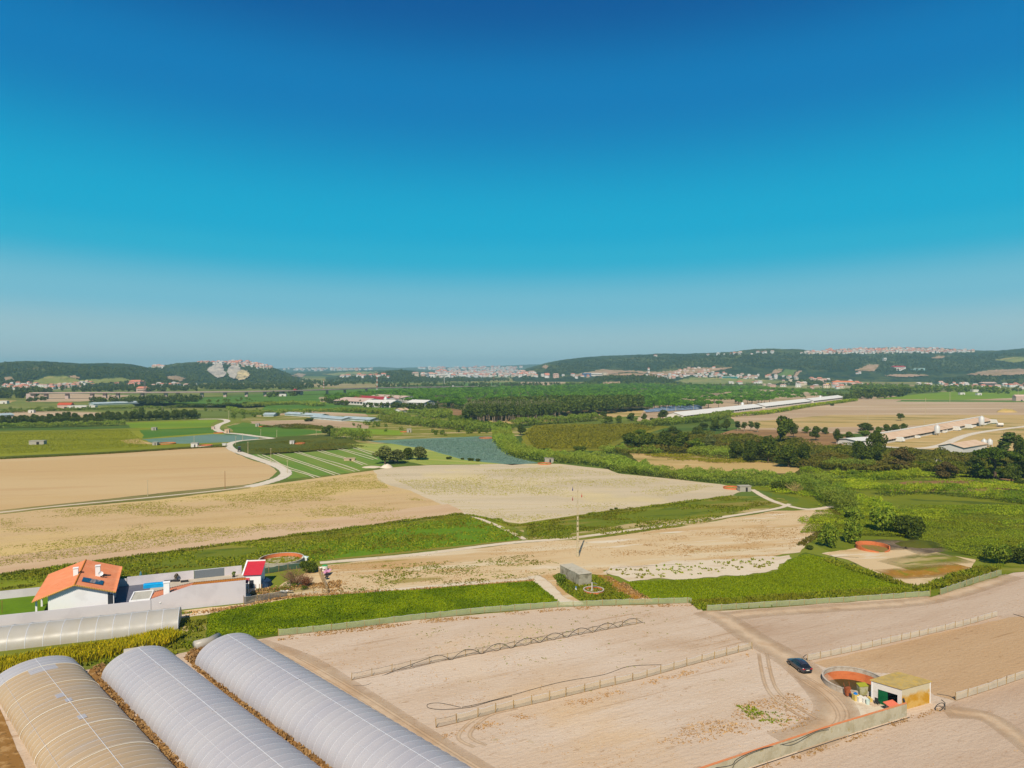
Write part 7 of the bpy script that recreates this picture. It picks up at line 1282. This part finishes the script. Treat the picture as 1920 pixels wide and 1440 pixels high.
hut(420, 837, 2.2, 2, 1.8, 'white box van sized cabin beside the road', FW, FW, door=False, nm='cabin', cat='cabin'); hut(547, 833, 2.8, 2.6, 2.3, 'tiny white hut on the dark olive slope', FW); hut(425, 812, 3.4, 3, 2.8, 'ruined stone hut at the road bend', ROOFT, ROOFT); hut(482, 800, 3, 3, 2.6, 'dark doored hut on the sandy yard', GREYC); hut(399, 805, 2.4, 2, 2.2, 'pink wall stub at the road', ROOFP, ROOFP, door=False)
hut(767, 811, 3.6, 3, 2.8, 'grey hut beside the reed ditch'); hut(1030, 868, 4.8, 3, 2.4, 'grey block hut at the tip of the reed belt'); hut(1398, 922, 4.8, 3, 2.2, 'grey block hut beside the low orange tank', GREYC, GREYC); hut(1224, 796, 3.6, 3, 2.2, 'small pale ruin under the solar panels', ROOFP)
hut(120, 766, 16, 9, 4.5, 'barn with a red roof below the viaduct', ROOFP, M('brick roof', A(190, 84, 56)), rzh=3, nm='barn', cat='barn'); hut(152, 766, 34, 7, 3.8, 'white row building right of the red barn', FW, FW, nm='farm_building', cat='building')
hut(58, 774, 6, 4, 3, 'tiny white hut on the tan plot', FW, FW); hut(6, 757, 10, 6, 4, 'white farm hut at the left edge', FW, FW); hut(392, 761, 7, 5, 3, 'white hut in the green crop', FW, FW)
hut(1300, 737, 8, 8, 9, 'white water tower base above the pines', FW, FW, door=False); hut(1834, 735, 22, 10, 5, 'white and red shed beside the bright plot', FW, FW, nm='farm_building', cat='building'); hut(1805, 740, 10, 6, 4, 'white cabin on the bright plot, left', FW, FW, nm='cabin', cat='cabin'); hut(1837, 741, 9, 6, 4, 'white cabin on the bright plot, right', FW, FW, nm='cabin', cat='cabin')
hut(1914, 752, 16, 8, 7, 'pinkish farmhouse at the right edge', ROOFP, ROOFP, rzh=3, nm='farm_building', cat='building')
hut(528, 743, 16, 8, 4, 'white shed beside the pine wood corner', FW, FW, nm='farm_building', cat='building')
hut(736, 866, 4, 3.5, 2.2, 'crumbling stone hut with a red roof at the ruled field', M('rubble stone', A(196, 172, 140)), M('old tile', A(196, 92, 60)), nm='ruin', cat='ruin'); hut(655, 864, 6, 3, 1.2, 'low rubble hut left of the crumbling one', bpy.data.materials['rubble stone'], bpy.data.materials['rubble stone'], nm='ruin', cat='ruin')
def heap(px, py, w_, h_, d_, mt, label, nm='stone_heap', cat='heap'):
    m = MB(); n = 10; V = []; g = G(px, py)
    for i in range(n + 1):
        for j in range(n + 1):
            u, v = i / n * 2 - 1, j / n * 2 - 1; q = max(0, 1 - u * u - v * v); V.append((u * w_ / 2, v * d_ / 2, h_ * q ** .7 * (.7 + .6 * float(vn(i * .7 + px, j * .7)))))
    o = mesh_np(nm, V, [(i * (n + 1) + j, (i + 1) * (n + 1) + j, (i + 1) * (n + 1) + j + 1, i * (n + 1) + j + 1) for i in range(n) for j in range(n)], mt); o.location = g; tag(o, label, cat)
heap(725, 877, 6.5, 1.8, 5, MT['white_road'], 'pile of white stones below the olive trees'); heap(1888, 773, 24, 4, 10, MT['tan_gold'], 'small sand heap on the tan field'); heap(697, 876, 10, .5, 8, MT['white_sand'], 'flat rubble patch beside the olive trees'); heap(1726, 1022, 14, 1.3, 8, MT['dark_scrub'], 'heap of dark earth behind the ruined tank')
g = G(449, 847); r = thing('tractor', 'small blue tractor on the white road', 'tractor', g, 1.9); BL = M('tractor blue', A(50, 100, 130), rough=.4)
m = MB(); m.box((1, 0, 1.3), (2.2, 1.1, 1.0)); m.build('bonnet', BL, r); m = MB(); m.box((-.8, 0, 2.0), (1.6, 1.5, 2.2)); m.build('cab', CGL, r); m = MB(); m.box((-.8, 0, 3.15), (1.8, 1.7, .12)); m.build('roof', BL, r)
for x, q in ((-1, .85), (1.6, .5)):
    for s_ in (-1, 1): m = MB(); m.tube([(x, s_ * .8 - .2, q), (x, s_ * .8 + .2, q)], q, 14); m.build('wheel', TYRE, r)
# viaduct
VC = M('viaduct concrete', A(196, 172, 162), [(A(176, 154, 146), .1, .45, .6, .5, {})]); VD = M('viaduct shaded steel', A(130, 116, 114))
vp = [Vector((-809, 1193, 10)), Vector((-640, 1228, 9.6)), Vector((-469, 1300, 9)), Vector((-370, 1420, 8.6)), Vector((-285, 1583, 8)), Vector((-147, 1774, 5)), Vector((-40, 1930, 2.5))]
r = thing('viaduct', 'long low road viaduct on piers crossing the left distance', 'viaduct', (0, 0, 0)); m = MB(); m2 = MB()
vs_ = spline(vp, 10)
for a, b in zip(vs_[:-1], vs_[1:]):
    d = (b - a).normalized(); n_ = Vector((-d.y, d.x, 0)).normalized() * 7; u = Vector((0, 0, 1)); m.hexa([a - n_ - u * 1.0, b - n_ - u * 1.0, b + n_ - u * 1.0, a + n_ - u * 1.0], [a - n_, b - n_, b + n_, a + n_])
    for s_ in (-1, 1): m2.hexa([a + n_ * s_, b + n_ * s_, b + n_ * s_ * .96, a + n_ * s_ * .96], [v + u * 1.0 for v in (a + n_ * s_, b + n_ * s_, b + n_ * s_ * .96, a + n_ * s_ * .96)])
m.build('deck', VD, r); m2.build('parapet', VC, r)
for px in (62, 94, 130, 165, 199, 232, 262, 300, 340, 380, 420, 455, 490, 530, 570, 610, 650, 690):
    best = min(vs_, key=lambda v: abs(960 + F * v.x / v.y - px)); m = MB(); m.box((best.x, best.y, (best.z - 1.05) / 2), (5 if px > 62 else 12, 7, best.z - 1.05), .2); m.build('pier', VC, r)
for i, (f_, c) in enumerate([(.93, PLW), (.955, PLW), (.84, PLW), (.42, RED)]):
    k = f_ * (len(vs_) - 1); p = vs_[int(k)]; q = vs_[min(int(k) + 1, len(vs_) - 1)]; d = q - p; t_ = thing('lorry', ['white lorry at the right end of the viaduct', 'white lorry following the first on the viaduct', 'small white van on the viaduct', 'red van on the viaduct'][i], 'lorry', p + Vector((0, 0, .02)), math.atan2(d.y, d.x)); L = 12 if i < 2 else 5
    m = MB(); m.box((0, 0, 2.1), (L, 2.5, 2.6)); m.build('box', c, t_); m = MB(); m.box((L / 2 + 1.05, 0, 1.6), (2, 2.4, 2.2)); m.build('cab', CGL, t_)
    for x in (-L * .35, L * .3): m = MB(); m.tube([(x, -1.2, .45), (x, 1.2, .45)], .45, 10); m.build('wheel', TYRE, t_)
# masts
def mast(px, py, hpx, label, cols, w_=2.2):
    g = G(px, py); h = hpx * g.y / F; r = thing('mast', label, 'mast', g); n = 8
    for k in range(n):
        m = MB(); z0, z1 = h * k / n, h * (k + 1) / n; a, b = w_ * (1 - .7 * k / n), w_ * (1 - .7 * (k + 1) / n)
        P_ = lambda q, z: [Vector((x * q / 2, y * q / 2, z)) for x, y in ((-1, -1), (1, -1), (1, 1), (-1, 1))]
        p, q = P_(a, z0), P_(b, z1)
        for i in range(4): m.tube([p[i], q[i]], .28, 4); m.tube([p[i], q[(i + 1) % 4]], .16, 4)
        m.build('mast_section', cols[k % 2], r)
RW_ = M('mast red', A(200, 110, 90)); mast(607, 732, 20, 'red and white lattice mast left of the pine wood', (PLW, RW_)); mast(707, 731, 32, 'tall red and white lattice mast at the viaduct', (PLW, RW_), 3); mast(833, 720, 16, 'slim white mast beyond the viaduct', (PLW, PLW), 1.5); mast(272, 742, 27, 'dark lattice pylon beside the viaduct', (VD, VD), 4.5); mast(926, 714, 12, 'brick coloured chimney mast in the plain', (RW_, RW_))
# ================================================================ far houses
HW = [M('house white', A(232, 228, 220)), M('house cream', A(222, 204, 178)), M('house pinkish', A(214, 178, 158))]; HR = [M('terracotta roof', A(204, 132, 108)), M('faded roof', A(206, 168, 150)), M('pale flat roof', A(206, 198, 188))]
def house_mesh(v, merge=None):
    rr = random.Random(v); w_, d_, h_ = rr.uniform(7, 11), rr.uniform(6, 8), rr.choice([3.0, 5.2, 5.6]); q = rr.uniform(1.5, 2.4); fl = v % 5 == 4
    m = MB(); m.add([(-w_ / 2, -d_ / 2, -2), (w_ / 2, -d_ / 2, -2), (w_ / 2, d_ / 2, -2), (-w_ / 2, d_ / 2, -2), (-w_ / 2, -d_ / 2, h_), (w_ / 2, -d_ / 2, h_), (w_ / 2, d_ / 2, h_), (-w_ / 2, d_ / 2, h_)], [(0, 1, 5, 4), (1, 2, 6, 5), (2, 3, 7, 6), (3, 0, 4, 7)], 0)
    w2, d2 = w_ / 2 + .5, d_ / 2 + .5
    if fl: m.box((0, 0, h_ + .2), (w_ + .3, d_ + .3, .4), mi=1)
    else: m.add([(-w2, -d2, h_ - .1), (w2, -d2, h_ - .1), (w2, d2, h_ - .1), (-w2, d2, h_ - .1), (-w2 * .7, 0, h_ + q), (w2 * .7, 0, h_ + q)], [(0, 1, 5, 4), (2, 3, 4, 5), (1, 2, 5), (3, 0, 4), (3, 2, 1, 0)], 1)
    for k in range(3):
        for zz in ([1.2] if h_ < 4 else [1.2, 4.0]): x = -w_ / 2 + w_ * (k + .5) / 3; m.box((x, -d_ / 2 - .03, zz + .4), (1.1, .06, 1.2), mi=2); m.box((x, d_ / 2 + .03, zz + .4), (1.1, .06, 1.2), mi=2)
    return m
HPR = [house_mesh(v) for v in range(8)]; HMESH = {}
def hplace(P, n, hillm_=True, sc_=(.8, 1.2), ridge=False, dens=.5):
    O = []; xs = [p[0] for p in P]; ys = [p[1] for p in P]; k = 0; used = []
    while len(O) < n and k < n * 40:
        k += 1; px, py = R.uniform(min(xs), max(xs)), R.uniform(min(ys), max(ys))
        if inpoly(np.array([px]), np.array([py]), P)[0] and float(vn(px / 9, py / 2.5 + 4)) > dens - .25:
            h = HIT(px, py)
            if h is None: continue
            if any((h.x - u[0]) ** 2 + (h.y - u[1]) ** 2 < 150 for u in used): continue
            used.append((h.x, h.y)); O.append((h, R.uniform(*sc_), R.uniform(-.5, .5)))
    return O
GRP = []
def town(P, n, label, group, sc_=(.8, 1.2), indiv=True, dens=.5): GRP.append((hplace(P, n, sc_=sc_, dens=dens), label, group, indiv))
town([(0, 722), (60, 720), (110, 722), (165, 717), (190, 722), (140, 728), (80, 733), (0, 731), (-80, 731), (-80, 722)], 85, 'small white house with terracotta roof in the village left of the viaduct', 'houses of the left village', (.9, 1.3))
town([(205, 722), (225, 720), (280, 720), (300, 722), (340, 723), (370, 724), (300, 728), (210, 724)], 16, 'scattered farmhouse between viaduct and quarry hill', 'houses below the quarry hill', (1, 1.6))
town([(1340, 722), (1440, 716), (1500, 712), (1570, 714), (1660, 720), (1640, 728), (1540, 730), (1450, 726)], 42, 'white house with red roof at the foot of the right hill', 'houses at the foot of the right hill', (1.0, 1.6))
town([(1700, 724), (1740, 720), (1800, 720), (1870, 722), (1930, 722), (1920, 732), (1800, 730), (1720, 730)], 42, 'white house with red roof behind the bright green plot', 'houses behind the bright plot', (.9, 1.4))
town([(1210, 706), (1260, 700), (1300, 690), (1345, 692), (1330, 700), (1420, 704), (1490, 708), (1500, 714), (1400, 712), (1290, 708), (1240, 712)], 110, 'small white house of the town on the lower slope of the right hill', 'houses of the slope town', (.9, 1.4))
town([(1590, 702), (1630, 694), (1700, 690), (1700, 696), (1650, 702), (1600, 710)], 5, 'lone house on the slope below the brown patch', 'lone hillside houses', (1, 1.6))
town([(1500, 664), (1540, 660), (1600, 656), (1650, 655), (1720, 655), (1790, 658), (1830, 660), (1780, 662), (1660, 663), (1560, 664)], 330, '', '', (1.1, 1.9), False, .35)
town([(370, 681), (440, 680), (480, 683.5), (512, 690), (500, 693), (470, 689), (420, 683)], 120, '', '', (1.1, 1.9), False, .35)
town([(288, 689), (306, 688), (306, 690.5), (290, 691)], 10, '', '', (1.3, 2), False, .2)
town([(1500, 658), (1420, 662), (1330, 666), (1200, 668), (1260, 668), (1440, 664)], 14, '', '', (1.1, 1.9), False, .3)
town([(775, 704), (850, 699), (960, 700), (1000, 700), (1010, 706), (900, 708), (800, 709)], 190, '', '', (1.3, 2.6), False, .4)
town([(800, 696), (960, 693), (990, 696), (960, 699), (820, 700)], 110, '', '', (1.6, 3.0), False, .4)
town([(530, 692.5), (620, 691.5), (700, 693), (700, 694.5), (600, 696), (530, 695)], 70, '', '', (2, 3.6), False, .3)
town([(780, 691), (960, 688), (990, 689), (960, 693), (800, 694)], 120, '', '', (2, 4), False, .35)
town([(1000, 706), (1130, 702), (1140, 706), (1040, 712)], 12, '', '', (1.2, 2.2), False, .3)
town([(640, 706), (700, 704), (740, 708), (700, 711), (640, 709)], 14, '', '', (1.3, 2.2), False, .3)
hn_ = 0; FARV = []; FARF = []; FARM = []; nv_ = 0
MSET = [[HW[a], HR[b], DKW] for a in range(3) for b in range(3)]
for O, lb, gp, ind in GRP:
    for h, s_, rz in O:
        v = R.randrange(8); a_, b_ = (R.choices(range(3), (7, 2, 1))[0], R.choices(range(3), (5, 3, 2))[0])
        if v % 5 == 4: b_ = 2
        if ind and hn_ < 300:
            key = (v, a_, b_)
            if key not in HMESH: o = HPR[v].build('village_house', MSET[a_ * 3 + b_]); HMESH[key] = o
            else: o = HMESH[key].copy(); COL.objects.link(o)
            o.location = h; o.rotation_euler = (0, 0, rz); o.scale = (s_, s_, s_); tag(o, lb, 'house', gp); hn_ += 1
        else:
            c, s2_ = math.cos(rz) * s_, math.sin(rz) * s_; k1 = s_
            P_ = np.array(HPR[v].v); FARV.append(np.stack([P_[:, 0] * c - P_[:, 1] * s2_ + h.x, P_[:, 0] * s2_ + P_[:, 1] * c + h.y, P_[:, 2] * k1 + h.z], 1))
            for f_, mi_ in zip(HPR[v].f, HPR[v].m): FARF.append(tuple(i + nv_ for i in f_)); FARM.append((a_ if mi_ == 0 else 3 + b_ if mi_ == 1 else 6))
            nv_ += len(P_)
me = bpy.data.meshes.new('distant_housing'); me.from_pydata(np.concatenate(FARV).tolist(), [], FARF)
for mm_ in HW + HR + [DKW]: me.materials.append(mm_)
me.polygons.foreach_set('material_index', FARM); me.update(); o = bpy.data.objects.new('distant_housing', me); COL.objects.link(o); tag(o, 'far white towns on the hill tops and along the horizon', 'town', kind='stuff')
# bigger buildings on the plain
for px, py, w_, d_, h_, wl, rf, rh, lb in [(255, 722, 30, 16, 9, ROOFP, HR[0], 5, 'large house with a terracotta roof above the viaduct'), (1580, 722, 60, 30, 9, FW, M('orange hall roof', A(226, 130, 80)), 4, 'long white hall with an orange roof at the hill foot'), (1565, 724, 14, 14, 10, FW, FW, 0, 'white block left of the orange roofed hall'), (1552, 723, 16, 12, 8, M('yellow wall', A(230, 180, 60)), ROOFW, 0, 'yellow fronted shop at the hill foot'), (1366, 710, 60, 24, 8, M('teal hall', A(60, 150, 146)), ROOFW, 0, 'long teal hall in the slope town'), (1116, 705, 90, 40, 12, FW, ROOFW, 0, 'white warehouse left of the dark spur'), (1100, 706, 34, 30, 14, M('blue hall', A(80, 110, 150)), ROOFW, 0, 'blue warehouse beside the white one'), (1852, 724, 40, 20, 9, VD, ROOFP, 3, 'grey pink building at the right of the far houses'), (1684, 692, 50, 24, 7, FW, ROOFR, 5, 'white villa with red roof on the slope'), (1719, 694, 56, 20, 7, M('pale teal roofing', A(150, 190, 184)), ROOFW, 0, 'pale teal shed on the slope'), (1658, 677, 14, 14, 14, FW, FW, 0, 'white cube house high on the slope'), (268, 735, 22, 12, 8, ROOFP, HR[0], 4, 'brown roofed house at the viaduct pylon'), (1216, 700, 8, 8, 20, FW, HR[0], 3, 'white church tower in the slope town'), (820, 707, 120, 40, 12, FW, ROOFW, 0, 'long white factory on the far plain')]:
    hh = HIT(px, py); r = thing('building', lb, 'building', hh, 0); m = MB(); m.box((0, 0, h_ / 2 - 1), (w_, d_, h_ + 2)); m.build('wall', wl, r); m = MB()
    if rh: m.add([(-w_ / 2 - 1, -d_ / 2 - 1, h_), (w_ / 2 + 1, -d_ / 2 - 1, h_), (w_ / 2 + 1, d_ / 2 + 1, h_), (-w_ / 2 - 1, d_ / 2 + 1, h_), (-w_ / 2 + 2, 0, h_ + rh), (w_ / 2 - 2, 0, h_ + rh)], [(0, 1, 5, 4), (2, 3, 4, 5), (1, 2, 5), (3, 0, 4), (3, 2, 1, 0)])
    else: m.box((0, 0, h_ + .3), (w_ + 1, d_ + 1, .6))
    m.build('roof', rf, r)
    m = MB(); m.box((0, -d_ / 2 - .05, h_ * .5), (w_ * .8, .1, h_ * .22)); m.build('window', DKW, r)
